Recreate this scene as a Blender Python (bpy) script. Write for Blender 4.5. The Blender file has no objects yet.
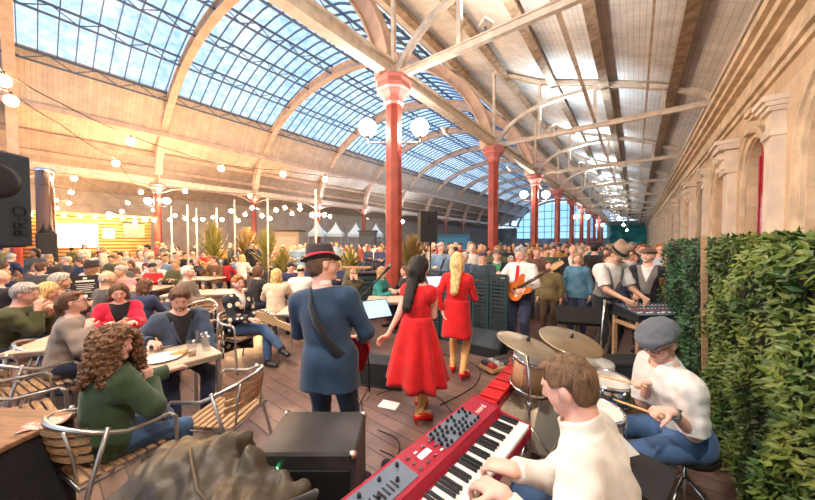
import bpy, math, random
import numpy as np
from mathutils import Vector, Matrix

# ------------------------------------------------------------------ camera
SC = bpy.context.scene
COL = SC.collection
PI = math.pi
FPX = 295.0                     # focal length in pixels of the 815 px frame
EYE = 1.8
YAW = math.atan(227.5 / FPX)
PITCH = math.atan(8 / FPX)
cam_data = bpy.data.cameras.new('camera')
cam_data.sensor_width = 36
cam_data.lens = FPX / 815 * 36
cam_data.clip_start = 0.05
cam_data.clip_end = 400
cam = bpy.data.objects.new('camera', cam_data)
COL.objects.link(cam)
cam.location = (0, 0, EYE)
cam.rotation_euler = (PI / 2 - PITCH, 0, YAW)
SC.camera = cam
CAM_M = Matrix.Translation((0, 0, EYE)) @ cam.rotation_euler.to_matrix().to_4x4()

# ------------------------------------------------------------------ world, view
world = bpy.data.worlds.new('dusk_sky')
SC.world = world
world.use_nodes = True
wn = world.node_tree
wn.nodes.clear()
w_out = wn.nodes.new('ShaderNodeOutputWorld')
w_bg = wn.nodes.new('ShaderNodeBackground')
w_tc = wn.nodes.new('ShaderNodeTexCoord')
w_no = wn.nodes.new('ShaderNodeTexNoise')
w_no.inputs['Scale'].default_value = 3.0
w_no.inputs['Detail'].default_value = 5
w_rp = wn.nodes.new('ShaderNodeValToRGB')
w_rp.color_ramp.elements[0].position = 0.3
w_rp.color_ramp.elements[0].color = (0.40, 0.62, 0.98, 1)
w_rp.color_ramp.elements[1].position = 0.7
w_rp.color_ramp.elements[1].color = (0.70, 0.85, 1.0, 1)
wn.links.new(w_tc.outputs['Generated'], w_no.inputs['Vector'])
wn.links.new(w_no.outputs['Fac'], w_rp.inputs['Fac'])
wn.links.new(w_rp.outputs['Color'], w_bg.inputs['Color'])
wn.links.new(w_bg.outputs['Background'], w_out.inputs['Surface'])
w_bg.inputs['Strength'].default_value = 1.15
SC.view_settings.view_transform = 'Standard'
SC.view_settings.look = 'None'
SC.view_settings.gamma = 1.0
SC.view_settings.exposure = 0.55
SC.view_settings.use_curve_mapping = False
SC.cycles.use_denoising = True
SC.cycles.sample_clamp_indirect = 4.0
SC.cycles.max_bounces = 6
SC.cycles.diffuse_bounces = 4
SC.cycles.transparent_max_bounces = 12
SC.cycles.use_light_tree = True
SC.cycles.caustics_reflective = False
SC.cycles.caustics_refractive = False
# lamp strengths (the lamps themselves are built with their fittings)
GLOBE_E = 55.0
BULB_E = 330.0
FILL_W = 95.0  # added fill lights behind the camera
UP_W = 100.0  # added uplighters that brighten the platform ceiling
WARM_W = 330.0  # added fill for the hall and the far slope

# ------------------------------------------------------------------ helpers
def at(px, py, d):
    """world point seen at pixel (px, py) of the photograph, d metres along the view axis"""
    return CAM_M @ Vector(((px - 407.5) / FPX * d, (250 - py) / FPX * d, -d))

def ground(px, d, z=0.0):
    p = at(px, 242, d)
    return Vector((p.x, p.y, z))

def onplane(px, py, z):
    a = at(px, py, 1.0) - Vector((0, 0, EYE))
    t = (z - EYE) / a.z
    return Vector((a.x * t, a.y * t, z))

def tag(o, label=None, cat=None, group=None, kind=None):
    if label: o['label'] = label
    if cat: o['category'] = cat
    if group: o['group'] = group
    if kind: o['kind'] = kind
    return o

def empty(name, loc=(0, 0, 0), rz=0.0, label=None, cat=None, group=None, parent=None, kind=None):
    o = bpy.data.objects.new(name, None)
    o.empty_display_size = 0.1
    COL.objects.link(o)
    o.location = loc
    o.rotation_euler = (0, 0, rz)
    if parent: o.parent = parent
    return tag(o, label, cat, group, kind)

def link_mesh(name, me, parent=None, loc=(0, 0, 0), rz=0.0):
    o = bpy.data.objects.new(name, me)
    COL.objects.link(o)
    o.location = loc
    o.rotation_euler = (0, 0, rz)
    if parent: o.parent = parent
    return o

def copy_tree(o, parent=None):
    c = o.copy()
    COL.objects.link(c)
    c.parent = parent
    for ch in list(o.children):
        copy_tree(ch, c)
    return c

# ---- materials
MATS = {}
def mat(name, col=(0.8, 0.8, 0.8), rough=0.6, metal=0.0, var=0.0, vscale=8.0, bump=0.0, bscale=60.0,
        emit=None, es=0.0, sss=0.0, trans=0.0, ior=1.45, coat=0.0, sheen=0.0, alpha=1.0, col2=None, stretch=None):
    if name in MATS: return MATS[name]
    m = bpy.data.materials.new(name)
    m.use_nodes = True
    nt = m.node_tree
    b = nt.nodes['Principled BSDF']
    c = tuple(col) + (1,)
    b.inputs['Base Color'].default_value = c
    b.inputs['Roughness'].default_value = rough
    b.inputs['Metallic'].default_value = metal
    b.inputs['IOR'].default_value = ior
    if trans: b.inputs['Transmission Weight'].default_value = trans
    if coat: b.inputs['Coat Weight'].default_value = coat
    if sheen: b.inputs['Sheen Weight'].default_value = sheen
    if alpha < 1: b.inputs['Alpha'].default_value = alpha
    if sss:
        b.inputs['Subsurface Weight'].default_value = sss
        b.inputs['Subsurface Radius'].default_value = (0.02, 0.008, 0.004)
    if emit:
        b.inputs['Emission Color'].default_value = tuple(emit) + (1,)
        b.inputs['Emission Strength'].default_value = es
    if var or bump or col2:
        tc = nt.nodes.new('ShaderNodeTexCoord')
        vec = tc.outputs['Object']
        if stretch:
            mp = nt.nodes.new('ShaderNodeMapping')
            mp.inputs['Scale'].default_value = stretch
            nt.links.new(vec, mp.inputs['Vector'])
            vec = mp.outputs['Vector']
    if var or col2:
        n = nt.nodes.new('ShaderNodeTexNoise')
        n.inputs['Scale'].default_value = vscale
        n.inputs['Detail'].default_value = 4
        nt.links.new(vec, n.inputs['Vector'])
        mx = nt.nodes.new('ShaderNodeMix')
        mx.data_type = 'RGBA'
        if col2:
            mx.inputs[6].default_value = c
            mx.inputs[7].default_value = tuple(col2) + (1,)
        else:
            mx.inputs[6].default_value = tuple(max(0, x * (1 - var)) for x in col) + (1,)
            mx.inputs[7].default_value = tuple(min(1, x * (1 + var)) for x in col) + (1,)
        r = nt.nodes.new('ShaderNodeMapRange')
        r.inputs[1].default_value = 0.35
        r.inputs[2].default_value = 0.65
        nt.links.new(n.outputs['Fac'], r.inputs[0])
        nt.links.new(r.outputs[0], mx.inputs[0])
        nt.links.new(mx.outputs[2], b.inputs['Base Color'])
    if bump:
        n2 = nt.nodes.new('ShaderNodeTexNoise')
        n2.inputs['Scale'].default_value = bscale
        n2.inputs['Detail'].default_value = 3
        nt.links.new(vec, n2.inputs['Vector'])
        bp = nt.nodes.new('ShaderNodeBump')
        bp.inputs['Strength'].default_value = bump
        bp.inputs['Distance'].default_value = 0.01
        nt.links.new(n2.outputs['Fac'], bp.inputs['Height'])
        nt.links.new(bp.outputs['Normal'], b.inputs['Normal'])
    MATS[name] = m
    return m

def grid_mat(name, col, line, su, sv, mortar=0.02, rough=0.7, off=0.5, bump=0.3, col2=None, axes='xy', var=0.0, coat=0.0):
    """brick pattern on object coordinates: su x sv sized pieces"""
    if name in MATS: return MATS[name]
    m = bpy.data.materials.new(name)
    m.use_nodes = True
    nt = m.node_tree
    b = nt.nodes['Principled BSDF']
    b.inputs['Roughness'].default_value = rough
    if coat: b.inputs['Coat Weight'].default_value = coat
    tc = nt.nodes.new('ShaderNodeTexCoord')
    sep = nt.nodes.new('ShaderNodeSeparateXYZ')
    cmb = nt.nodes.new('ShaderNodeCombineXYZ')
    nt.links.new(tc.outputs['Object'], sep.inputs[0])
    nt.links.new(sep.outputs['XYZ'.index(axes[0].upper())], cmb.inputs[0])
    nt.links.new(sep.outputs['XYZ'.index(axes[1].upper())], cmb.inputs[1])
    br = nt.nodes.new('ShaderNodeTexBrick')
    br.offset = off
    br.inputs['Color1'].default_value = tuple(col) + (1,)
    br.inputs['Color2'].default_value = tuple(col2 or col) + (1,)
    br.inputs['Mortar'].default_value = tuple(line) + (1,)
    br.inputs['Scale'].default_value = 1.0
    br.inputs['Mortar Size'].default_value = mortar
    br.inputs['Mortar Smooth'].default_value = 0.2
    br.inputs['Bias'].default_value = 0.0
    br.inputs['Brick Width'].default_value = su
    br.inputs['Row Height'].default_value = sv
    nt.links.new(cmb.outputs[0], br.inputs['Vector'])
    outc = br.outputs['Color']
    if var:
        n = nt.nodes.new('ShaderNodeTexNoise')
        n.inputs['Scale'].default_value = 1.7
        n.inputs['Detail'].default_value = 8
        n.inputs['Roughness'].default_value = 0.7
        nt.links.new(tc.outputs['Object'], n.inputs['Vector'])
        mr = nt.nodes.new('ShaderNodeMapRange')
        mr.inputs[1].default_value = 0.3; mr.inputs[2].default_value = 0.7
        mr.inputs[3].default_value = 1 - var; mr.inputs[4].default_value = 1 + var
        nt.links.new(n.outputs['Fac'], mr.inputs[0])
        vm = nt.nodes.new('ShaderNodeVectorMath'); vm.operation = 'SCALE'
        nt.links.new(outc, vm.inputs[0]); nt.links.new(mr.outputs[0], vm.inputs['Scale'])
        outc = vm.outputs[0]
    nt.links.new(outc, b.inputs['Base Color'])
    if bump:
        bp = nt.nodes.new('ShaderNodeBump')
        bp.invert = True
        bp.inputs['Strength'].default_value = bump
        bp.inputs['Distance'].default_value = 0.02
        nt.links.new(br.outputs['Fac'], bp.inputs['Height'])
        nt.links.new(bp.outputs['Normal'], b.inputs['Normal'])
    MATS[name] = m
    return m

def glass_mat(name, tint, gloss=0.06, var=None):
    """thin pane: mostly see-through, a little mirror"""
    if name in MATS: return MATS[name]
    m = bpy.data.materials.new(name)
    m.use_nodes = True
    nt = m.node_tree
    nt.nodes.clear()
    o = nt.nodes.new('ShaderNodeOutputMaterial')
    t = nt.nodes.new('ShaderNodeBsdfTransparent')
    t.inputs[0].default_value = tuple(tint) + (1,)
    g = nt.nodes.new('ShaderNodeBsdfGlossy')
    g.inputs['Roughness'].default_value = 0.15
    mx = nt.nodes.new('ShaderNodeMixShader')
    mx.inputs[0].default_value = gloss
    if var:
        tc = nt.nodes.new('ShaderNodeTexCoord')
        n = nt.nodes.new('ShaderNodeTexNoise')
        n.inputs['Scale'].default_value = var[0]; n.inputs['Detail'].default_value = 6
        nt.links.new(tc.outputs['Object'], n.inputs['Vector'])
        rp = nt.nodes.new('ShaderNodeValToRGB')
        rp.color_ramp.elements[0].position = 0.35
        rp.color_ramp.elements[0].color = tuple(var[1]) + (1,)
        rp.color_ramp.elements[1].position = 0.6
        rp.color_ramp.elements[1].color = tuple(tint) + (1,)
        nt.links.new(n.outputs['Fac'], rp.inputs['Fac'])
        nt.links.new(rp.outputs['Color'], t.inputs[0])
    nt.links.new(t.outputs[0], mx.inputs[1]); nt.links.new(g.outputs[0], mx.inputs[2])
    nt.links.new(mx.outputs[0], o.inputs['Surface'])
    MATS[name] = m
    return m

# ---- plain mesh builder
def vec(a): return Vector(a)
def frame_of(d, up=(0, 0, 1)):
    d = Vector(d).normalized()
    up = Vector(up)
    if abs(d.dot(up)) > 0.98: up = Vector((0, 1, 0)) if abs(d.y) < 0.9 else Vector((1, 0, 0))
    s = d.cross(up).normalized()
    u = s.cross(d).normalized()
    return d, s, u

class MB:
    def __init__(self):
        self.v = []; self.f = []; self.m = []; self.sm = []
    def add(self, vs, fs, mi=0, smooth=False, M=None):
        o = len(self.v)
        if M is not None: vs = [M @ Vector(p) for p in vs]
        self.v.extend([tuple(p) for p in vs])
        self.f.extend([tuple(i + o for i in f) for f in fs])
        self.m.extend([mi] * len(fs)); self.sm.extend([smooth] * len(fs))
        return self
    def box(self, c, s, rz=0.0, mi=0, M=None, R=None, taper=1.0):
        hx, hy, hz = s[0] / 2, s[1] / 2, s[2] / 2
        vs = []
        for z in (-hz, hz):
            k = taper if z > 0 else 1.0
            for x, y in ((-hx, -hy), (hx, -hy), (hx, hy), (-hx, hy)):
                vs.append(Vector((x * k, y * k, z)))
        if R is None: R = Matrix.Rotation(rz, 3, 'Z')
        vs = [R @ p + Vector(c) for p in vs]
        return self.add(vs, [(3, 2, 1, 0), (4, 5, 6, 7), (0, 1, 5, 4), (1, 2, 6, 5), (2, 3, 7, 6), (3, 0, 4, 7)], mi, False, M)
    def rbox(self, c, s, r=0.01, rz=0.0, mi=0, R=None):
        """box with chamfered edges"""
        r = min(r, min(s) * 0.45)
        if R is None: R = Matrix.Rotation(rz, 3, 'Z')
        hx, hy, hz = [a / 2 for a in s]
        vs = []; fs = []
        def ring(z, i):
            a, b = hx - i, hy - i
            q = r
            return [(a - q, -b, z), (a, -b + q, z), (a, b - q, z), (a - q, b, z), (-a + q, b, z), (-a, b - q, z), (-a, -b + q, z), (-a + q, -b, z)]
        rings = [ring(-hz, r * 0.8), ring(-hz + r, 0), ring(hz - r, 0), ring(hz, r * 0.8)]
        for rg in rings: vs += rg
        for k in range(3):
            for i in range(8):
                j = (i + 1) % 8
                fs.append((k * 8 + i, k * 8 + j, k * 8 + 8 + j, k * 8 + 8 + i))
        fs.append(tuple(reversed(range(8)))); fs.append(tuple(range(24, 32)))
        return self.add([R @ Vector(p) + Vector(c) for p in vs], fs, mi)
    def bar(self, a, b, w, h, mi=0, up=(0, 0, 1)):
        a, b = Vector(a), Vector(b)
        d, s, u = frame_of(b - a, up)
        vs = []
        for p in (a, b):
            for x, y in ((-w / 2, -h / 2), (w / 2, -h / 2), (w / 2, h / 2), (-w / 2, h / 2)):
                vs.append(p + s * x + u * y)
        return self.add(vs, [(0, 1, 2, 3), (7, 6, 5, 4), (0, 4, 5, 1), (1, 5, 6, 2), (2, 6, 7, 3), (3, 7, 4, 0)], mi)
    def tube(self, pts, r, n=8, mi=0, closed=False, rs=None, caps=True):
        pts = [Vector(p) for p in pts]
        N = len(pts)
        vs = []; fs = []
        prev = None
        for i, p in enumerate(pts):
            if closed: t = pts[(i + 1) % N] - pts[i - 1]
            else: t = pts[min(i + 1, N - 1)] - pts[max(i - 1, 0)]
            if t.length < 1e-9: t = Vector((0, 0, 1))
            t.normalize()
            if prev is None:
                _, s, u = frame_of(t)
            else:
                s = prev - t * prev.dot(t)
                s = s.normalized() if s.length > 1e-6 else frame_of(t)[1]
            u = t.cross(s)
            prev = s
            rr = rs[i] if rs else r
            for k in range(n):
                a = 2 * PI * k / n
                vs.append(p + s * (math.cos(a) * rr) + u * (math.sin(a) * rr))
        M = N if closed else N - 1
        for i in range(M):
            j = (i + 1) % N
            for k in range(n):
                l = (k + 1) % n
                fs.append((i * n + k, i * n + l, j * n + l, j * n + k))
        if not closed and caps:
            fs.append(tuple(reversed(range(n)))); fs.append(tuple(range((N - 1) * n, N * n)))
        return self.add(vs, fs, mi, True)
    def lathe(self, prof, c=(0, 0, 0), n=20, mi=0, axis=None, smooth=True, a0=0.0, caps=True):
        """prof: (radius, height) pairs, bottom to top"""
        vs = []; fs = []
        R = Matrix.Identity(3)
        if axis is not None:
            d, s, u = frame_of(axis)
            R = Matrix((s, u, d)).transposed()
            if R.determinant() < 0: R = Matrix((u, s, d)).transposed()
        for r, z in prof:
            for k in range(n):
                a = a0 + 2 * PI * k / n
                vs.append(R @ Vector((r * math.cos(a), r * math.sin(a), z)) + Vector(c))
        for i in range(len(prof) - 1):
            for k in range(n):
                l = (k + 1) % n
                fs.append((i * n + k, i * n + l, (i + 1) * n + l, (i + 1) * n + k))
        if caps:
            if prof[0][0] > 1e-5: fs.append(tuple(reversed(range(n))))
            if prof[-1][0] > 1e-5: fs.append(tuple(range((len(prof) - 1) * n, len(prof) * n)))
        return self.add(vs, fs, mi, smooth)
    def ball(self, c, r, n=12, mi=0, sc=(1, 1, 1)):
        prof = [(max(1e-4, math.sin(PI * i / (n // 2 + 1))), -math.cos(PI * i / (n // 2 + 1))) for i in range(n // 2 + 2)]
        o = len(self.v)
        self.lathe(prof, (0, 0, 0), n, mi, caps=False)
        for i in range(o, len(self.v)):
            x, y, z = self.v[i]
            self.v[i] = (c[0] + x * r * sc[0], c[1] + y * r * sc[1], c[2] + z * r * sc[2])
        return self
    def prism(self, poly, origin, ux, uy, depth, mi=0):
        """poly in (x, y) of the ux/uy plane, extruded along ux x uy by depth"""
        ux, uy = Vector(ux), Vector(uy)
        n = ux.cross(uy).normalized()
        a = [Vector(origin) + ux * p[0] + uy * p[1] for p in poly]
        b = [p + n * depth for p in a]
        k = len(a)
        fs = [tuple(reversed(range(k))), tuple(range(k, 2 * k))]
        for i in range(k):
            j = (i + 1) % k
            fs.append((i, j, k + j, k + i))
        return self.add(a + b, fs, mi)
    def sheet(self, rows, mi=0, smooth=True, closed=False):
        """rows of points -> quads"""
        n = len(rows[0]); vs = [p for r in rows for p in r]; fs = []
        for i in range(len(rows) - 1):
            for k in range(n if closed else n - 1):
                l = (k + 1) % n
                fs.append((i * n + k, i * n + l, (i + 1) * n + l, (i + 1) * n + k))
        return self.add(vs, fs, mi, smooth)
    def mesh(self, name, mats):
        me = bpy.data.meshes.new(name)
        me.from_pydata(self.v, [], self.f)
        if not isinstance(mats, (list, tuple)): mats = [mats]
        for m in mats: me.materials.append(m)
        me.polygons.foreach_set('material_index', self.m)
        me.polygons.foreach_set('use_smooth', self.sm)
        me.update()
        return me
    def build(self, name, mats, parent=None, loc=(0, 0, 0), rz=0.0):
        return link_mesh(name, self.mesh(name, mats), parent, loc, rz)

def thicken(o, t, off=-1):
    md = o.modifiers.new('thickness', 'SOLIDIFY'); md.thickness = t; md.offset = off
    return o
def text_mesh(parent, name, body, size, mtl, loc, rot, extrude=0.002):
    cu = bpy.data.curves.new(name, 'FONT')
    cu.body = body; cu.size = size; cu.extrude = extrude
    cu.align_x = 'CENTER'; cu.align_y = 'CENTER'
    t = bpy.data.objects.new(name, cu)
    COL.objects.link(t)
    dg = bpy.context.evaluated_depsgraph_get()
    me = bpy.data.meshes.new_from_object(t.evaluated_get(dg))
    bpy.data.objects.remove(t)
    me.materials.clear(); me.materials.append(mtl)
    o = link_mesh(name, me, parent)
    o.location = loc; o.rotation_euler = rot
    return o
# ================================================================== SETTING
CX, WX, LX, OX = -4.41, 1.79, -24.07, -31.0        # column line, stone wall, far column line, outer wall
Y0, SP = 5.2, 6.0
YA, YB = -9.0, 77.2
ZC = EYE + 3.7                                       # column top
m_stone = grid_mat('sandstone', (0.74, 0.58, 0.41), (0.60, 0.46, 0.32), 0.9, 0.42, 0.006, 0.85, 0.5, 0.25, (0.60, 0.45, 0.30), 'yz', 0.16)
m_stone2 = mat('sandstone_trim', (0.72, 0.58, 0.41), 0.8, var=0.18, vscale=3, bump=0.3, bscale=30)
m_stone3 = mat('pale_pilaster_stone', (0.80, 0.70, 0.58), 0.7, var=0.12, vscale=3)
m_floor = grid_mat('floor_planks', (0.165, 0.105, 0.088), (0.05, 0.038, 0.034), 2.4, 0.15, 0.006, 0.30, 0.37, 0.4, (0.215, 0.132, 0.108), 'xy', 0.45)
m_sheet = grid_mat('roof_boards_white', (0.70, 0.69, 0.67), (0.46, 0.43, 0.41), 0.11, 0.42, 0.006, 0.7, 0.0, 0.2, (0.68, 0.67, 0.65), 'xy', 0.2)
m_sheet2 = grid_mat('roof_boards_vault', (0.68, 0.57, 0.48), (0.50, 0.40, 0.33), 30, 0.16, 0.010, 0.7, 0.5, 0.3, (0.58, 0.49, 0.42), 'xy', 0.2)
m_iron = mat('cream_iron', (0.72, 0.64, 0.54), 0.5, var=0.15, vscale=5)
m_rib = mat('cream_rib', (0.66, 0.50, 0.40), 0.6, var=0.14, vscale=2.5)
m_purlin = mat('brown_purlin', (0.36, 0.27, 0.19), 0.6, var=0.3, vscale=6)
m_bluesteel = mat('blue_grey_steel', (0.10, 0.15, 0.22), 0.5)
m_red = mat('column_red', (0.33, 0.06, 0.04), 0.35, var=0.2, vscale=4, bump=0.1)
m_cap = mat('capital_pink_red', (0.55, 0.20, 0.18), 0.45)
m_globe = mat('lamp_globe_glow', (1, 1, 1), 0.4, emit=(1.0, 0.93, 0.84), es=GLOBE_E)
m_lampmetal = mat('lamp_bracket_iron', (0.45, 0.36, 0.34), 0.4, metal=0.3)
m_skyglass = glass_mat('roof_glass', (0.97, 0.99, 1.0), 0.04, var=(2.6, (0.62, 0.74, 0.90)))
m_grey_wall = grid_mat('outer_wall_boards', (0.42, 0.37, 0.33), (0.36, 0.32, 0.29), 3.0, 1.1, 0.03, 0.8, 0.5, 0.3, (0.40, 0.36, 0.33), 'yz', 0.2)

fl = MB(); fl.add([(-34, -12, 0), (8, -12, 0), (8, 80, 0), (-34, 80, 0)], [(0, 1, 2, 3)])
fl.add([(-34, -12, -0.2), (8, -12, -0.2), (8, 80, -0.2), (-34, 80, -0.2)], [(3, 2, 1, 0)])
tag(fl.build('floor', m_floor), kind='structure')

# ---- stone wall on the platform side, with arched openings cut through its face
openings = []            # (y centre, half width, spring z, kind)
y = 5.5
k = 0
bays = []
while y < 72:
    bays.append((y, 0.85, 3.0, 'arch')); bays.append((y + 2.95, 0.62, 3.12, 'window'))
    y += 5.65
openings = bays
def arched_wall(x, y0, y1, z0, z1, ops, depth):
    mb = MB(); n = 10
    ops = sorted(ops); yy = y0
    for (c, hw, sz, kd) in ops:
        if c - hw > yy: mb.add([(x, yy, z0), (x, c - hw, z0), (x, c - hw, z1), (x, yy, z1)], [(3, 2, 1, 0)])
        arc = [(c - hw * math.cos(PI * i / n), sz + hw * math.sin(PI * i / n)) for i in range(n + 1)]
        for (ya, za), (yb, zb) in zip(arc[:-1], arc[1:]):
            mb.add([(x, ya, za), (x, yb, zb), (x, yb, z1), (x, ya, z1)], [(3, 2, 1, 0)])
            mb.add([(x, ya, za), (x, yb, zb), (x + depth, yb, zb), (x + depth, ya, za)], [(0, 1, 2, 3)])
        for s in (-1, 1):
            ye = c + s * hw
            mb.add([(x, ye, z0), (x, ye, sz), (x + depth, ye, sz), (x + depth, ye, z0)], [(0, 1, 2, 3)])
        # back of the recess
        ring = [(x + depth, c - hw, z0)] + [(x + depth, a, b) for a, b in arc] + [(x + depth, c + hw, z0)]
        mb.add(ring, [tuple(reversed(range(len(ring))))])
        yy = c + hw
    mb.add([(x, yy, z0), (x, y1, z0), (x, y1, z1), (x, yy, z1)], [(3, 2, 1, 0)])
    mb.box((x + depth + 0.15, (y0 + y1) / 2, (z0 + z1) / 2), (0.2, y1 - y0, z1 - z0))
    return mb
tag(arched_wall(WX, YA, YB, 0, ZC + 0.2, openings, 0.26).build('wall_right', m_stone), kind='structure')
tr = MB()
L = YB - YA; YM = (YA + YB) / 2
for dx, zz, hh in ((0.06, 4.50, 0.10), (0.12, 4.60, 0.09), (0.08, 4.78, 0.26), (0.20, 4.96, 0.10), (0.30, 5.07, 0.12), (0.38, 5.20, 0.13), (0.26, 5.32, 0.12)):
    tr.box((WX - dx / 2, YM, zz), (dx, L, hh))
tag(tr.build('trim_1', m_stone2), kind='structure')
tr = MB(); tr.box((WX - 0.04, YM, 0.2), (0.08, L, 0.4)); tr.box((WX - 0.05, YM, 0.42), (0.10, L, 0.05))
tag(tr.build('baseboard_right', m_stone2), kind='structure')
m_reddoor = mat('painted_red_door', (0.45, 0.02, 0.03), 0.35)
m_darkglass = mat('dark_window_glass', (0.03, 0.04, 0.05), 0.1)
wi = 0
for (c, hw, sz, kd) in openings:
    if c > 45: continue
    wi += 1
    ar = MB(); n = 12                                     # moulded arch surround
    for rr, dd, w in ((hw + 0.10, 0.05, 0.16), (hw + 0.20, 0.09, 0.06)):
        pts = [(c - rr * math.cos(PI * i / n), sz + rr * math.sin(PI * i / n)) for i in range(n + 1)]
        pts = [(c - rr, 0.45)] * (kd == 'arch') + pts + [(c + rr, 0.45)] * (kd == 'arch')
        if kd == 'window' and w == 0.06: pts = pts[1:-1]
        for (ya, za), (yb, zb) in zip(pts[:-1], pts[1:]):
            ar.bar((WX - dd / 2 + 0.005, ya, za), (WX - dd / 2 + 0.005, yb, zb), w, dd, up=(1, 0, 0))
    if kd == 'window':
        ar.bar((WX - 0.03, c - hw - 0.1, 0.45), (WX - 0.03, c - hw - 0.1, sz), 0.16, 0.05, up=(1, 0, 0))
        ar.bar((WX - 0.03, c + hw + 0.1, 0.45), (WX - 0.03, c + hw + 0.1, sz), 0.16, 0.05, up=(1, 0, 0))
        ar.box((WX - 0.08, c, sz + hw + 0.20), (0.16, 0.26, 0.22), taper=1.0)
        ar.box((WX - 0.08, c, sz + hw + 0.50), (0.14, 0.40, 0.10)); ar.box((WX - 0.05, c, sz + hw + 0.42), (0.10, 0.25, 0.08))
    tag(ar.build('trim_%d' % (wi + 1), m_stone2), kind='structure')
    if kd == 'window':
        wr = MB()
        n = 10; hw2 = hw - 0.02
        arc = [(c - hw2 * math.cos(PI * i / n), sz + hw2 * math.sin(PI * i / n)) for i in range(n + 1)]
        poly = [(a, b) for a, b in [(c - hw2, 0.4)] + arc + [(c + hw2, 0.4)]]
        if wi % 4 == 2:
            # red door leaf standing half open in the recess
            door = MB()
            door.prism([(p[0], p[1]) for p in poly if p[0] <= c + 0.01] + [(c + 0.0, 0.4)], (WX + 0.05, 0, 0), (0, 1, 0), (0, 0, 1), 0.05)
            dro = tag(door.build('door_%d' % wi, m_reddoor), kind='structure')
            pn = MB()
            for zc, zh in ((1.0, 0.8), (2.2, 1.0)):
                pn.box((WX + 0.045, c - 0.30, zc), (0.02, 0.36, zh))
            pn.box((WX + 0.04, c - 0.02, 1.9), (0.03, 0.05, 3.0))
            pn.build('door_panel', m_reddoor, dro)
        else:
            wr.prism(poly, (WX + 0.22, 0, 0), (0, 1, 0), (0, 0, 1), 0.02)
            wo = tag(wr.build('window_%d' % (wi + 1), m_darkglass), kind='structure')
            fr = MB()
            for zz in (0.9, 1.6, 2.3, 3.0): fr.box((WX + 0.205, c, zz), (0.03, 2 * hw2, 0.04))
            for yy in (-hw2 + 0.03, 0, hw2 - 0.03): fr.box((WX + 0.205, c + yy, 1.9), (0.03, 0.05, 3.0))
            fr.build('window_frame', m_stone2, wo)
# pilasters with capitals
for i in range(13):
    for yy, big in ((7.25 + 5.65 * i, 0), (10.05 + 5.65 * i, 1)):
        if yy > 60: continue
        p = MB(); w = 0.34 if not big else 0.5
        p.box((WX - 0.07, yy, 1.95), (0.14, w, 3.0)); p.box((WX - 0.09, yy, 0.35), (0.18, w + 0.08, 0.7))
        if not big:
            for kx, (z, e) in enumerate(((3.48, 0.04), (3.56, 0.02), (3.86, 0.05), (3.93, 0.09), (4.0, 0.13))):
                p.box((WX - 0.07 - e / 2, yy, z), (0.14 + e, w + e * 1.4, 0.08))
            p.box((WX - 0.065, yy, 3.7), (0.15, w - 0.02, 0.3))
        else:
            p.box((WX - 0.10, yy, 3.62), (0.20, w + 0.1, 0.5)); p.box((WX - 0.16, yy, 3.95), (0.32, w + 0.24, 0.12)); p.box((WX - 0.19, yy, 4.05), (0.38, w + 0.32, 0.08))
            for s in (-1, 1):
                p.lathe([(0.08, -0.05), (0.1, 0), (0.08, 0.05)], (WX - 0.24, yy + s * 0.2, 3.75), 10, axis=(0, 1, 0))
                p.lathe([(0.05, -0.05), (0.065, 0), (0.05, 0.05)], (WX - 0.22, yy + s * 0.2, 3.5), 10, axis=(0, 1, 0))
        tag(p.build('pilaster', m_stone3), kind='structure')

# ---- platform roof (right of the columns)
prof = [(-6.3, 7.25), (CX, 6.65), (-2.75, 5.72), (-1.09, 5.16), (0.57, 4.52), (WX + 0.25, 3.72)]
prof = [(a, b + EYE) for a, b in prof]
def prof_z(x):
    for (a, za), (b, zb) in zip(prof[:-1], prof[1:]):
        if a <= x <= b: return za + (zb - za) * (x - a) / (b - a)
    return prof[-1][1]
def fine(pr, n=4):
    out = []
    for (a, za), (b, zb) in zip(pr[:-1], pr[1:]):
        for i in range(n): out.append((a + (b - a) * i / n, za + (zb - za) * i / n))
    return out + [pr[-1]]
rf = MB()
fp = fine(prof, 4)
rf.sheet([[(a, YA, z), (a, YB, z)] for a, z in fp], smooth=False)
rf.sheet([[(a, YA, z + 0.12), (a, YB, z + 0.12)] for a, z in fp], smooth=False)
tag(rf.build('ceiling', m_sheet), kind='structure')
# vault curve
HALF = (CX - LX) / 2; MIDX = (CX + LX) / 2; RISE = 6.35
def vault_z(x, add=0.0):
    u = min(1.0, abs((x - MIDX) / HALF))
    return ZC + RISE * (1 - u * u) ** 0.56 + add
vr = MB()
pts = [(-6.3, vault_z(-6.3, 0.5))] + [(-7.5, vault_z(-7.5, 0.45))]
vr.sheet([[(a, YA, z), (a, YB, z)] for a, z in [(-6.3, prof_z(-6.3)), (-6.9, vault_z(-6.9, 0.35)), (-7.5, vault_z(-7.5, 0.4))]], smooth=False)
left_prof = [(-21.0, vault_z(-21.0, 0.35)), (-22.3, 8.35), (-24.07, 7.55), (-27, 6.5), (OX, 5.4)]
vr.sheet([[(a, YA, z), (a, YB, z)] for a, z in left_prof], smooth=False)
tag(vr.build('ceiling', m_sheet2), kind='structure')
# boards and battens under the left slope
for i, (a, z) in enumerate([(-22.3, 8.3), (-24.2, 7.42), (-26, 6.8), (-28, 6.15)]):
    b = MB(); b.box((a, YM, z - 0.12), (0.16, L, 0.26))
    tag(b.build('purlin', m_rib), kind='structure')
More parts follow.
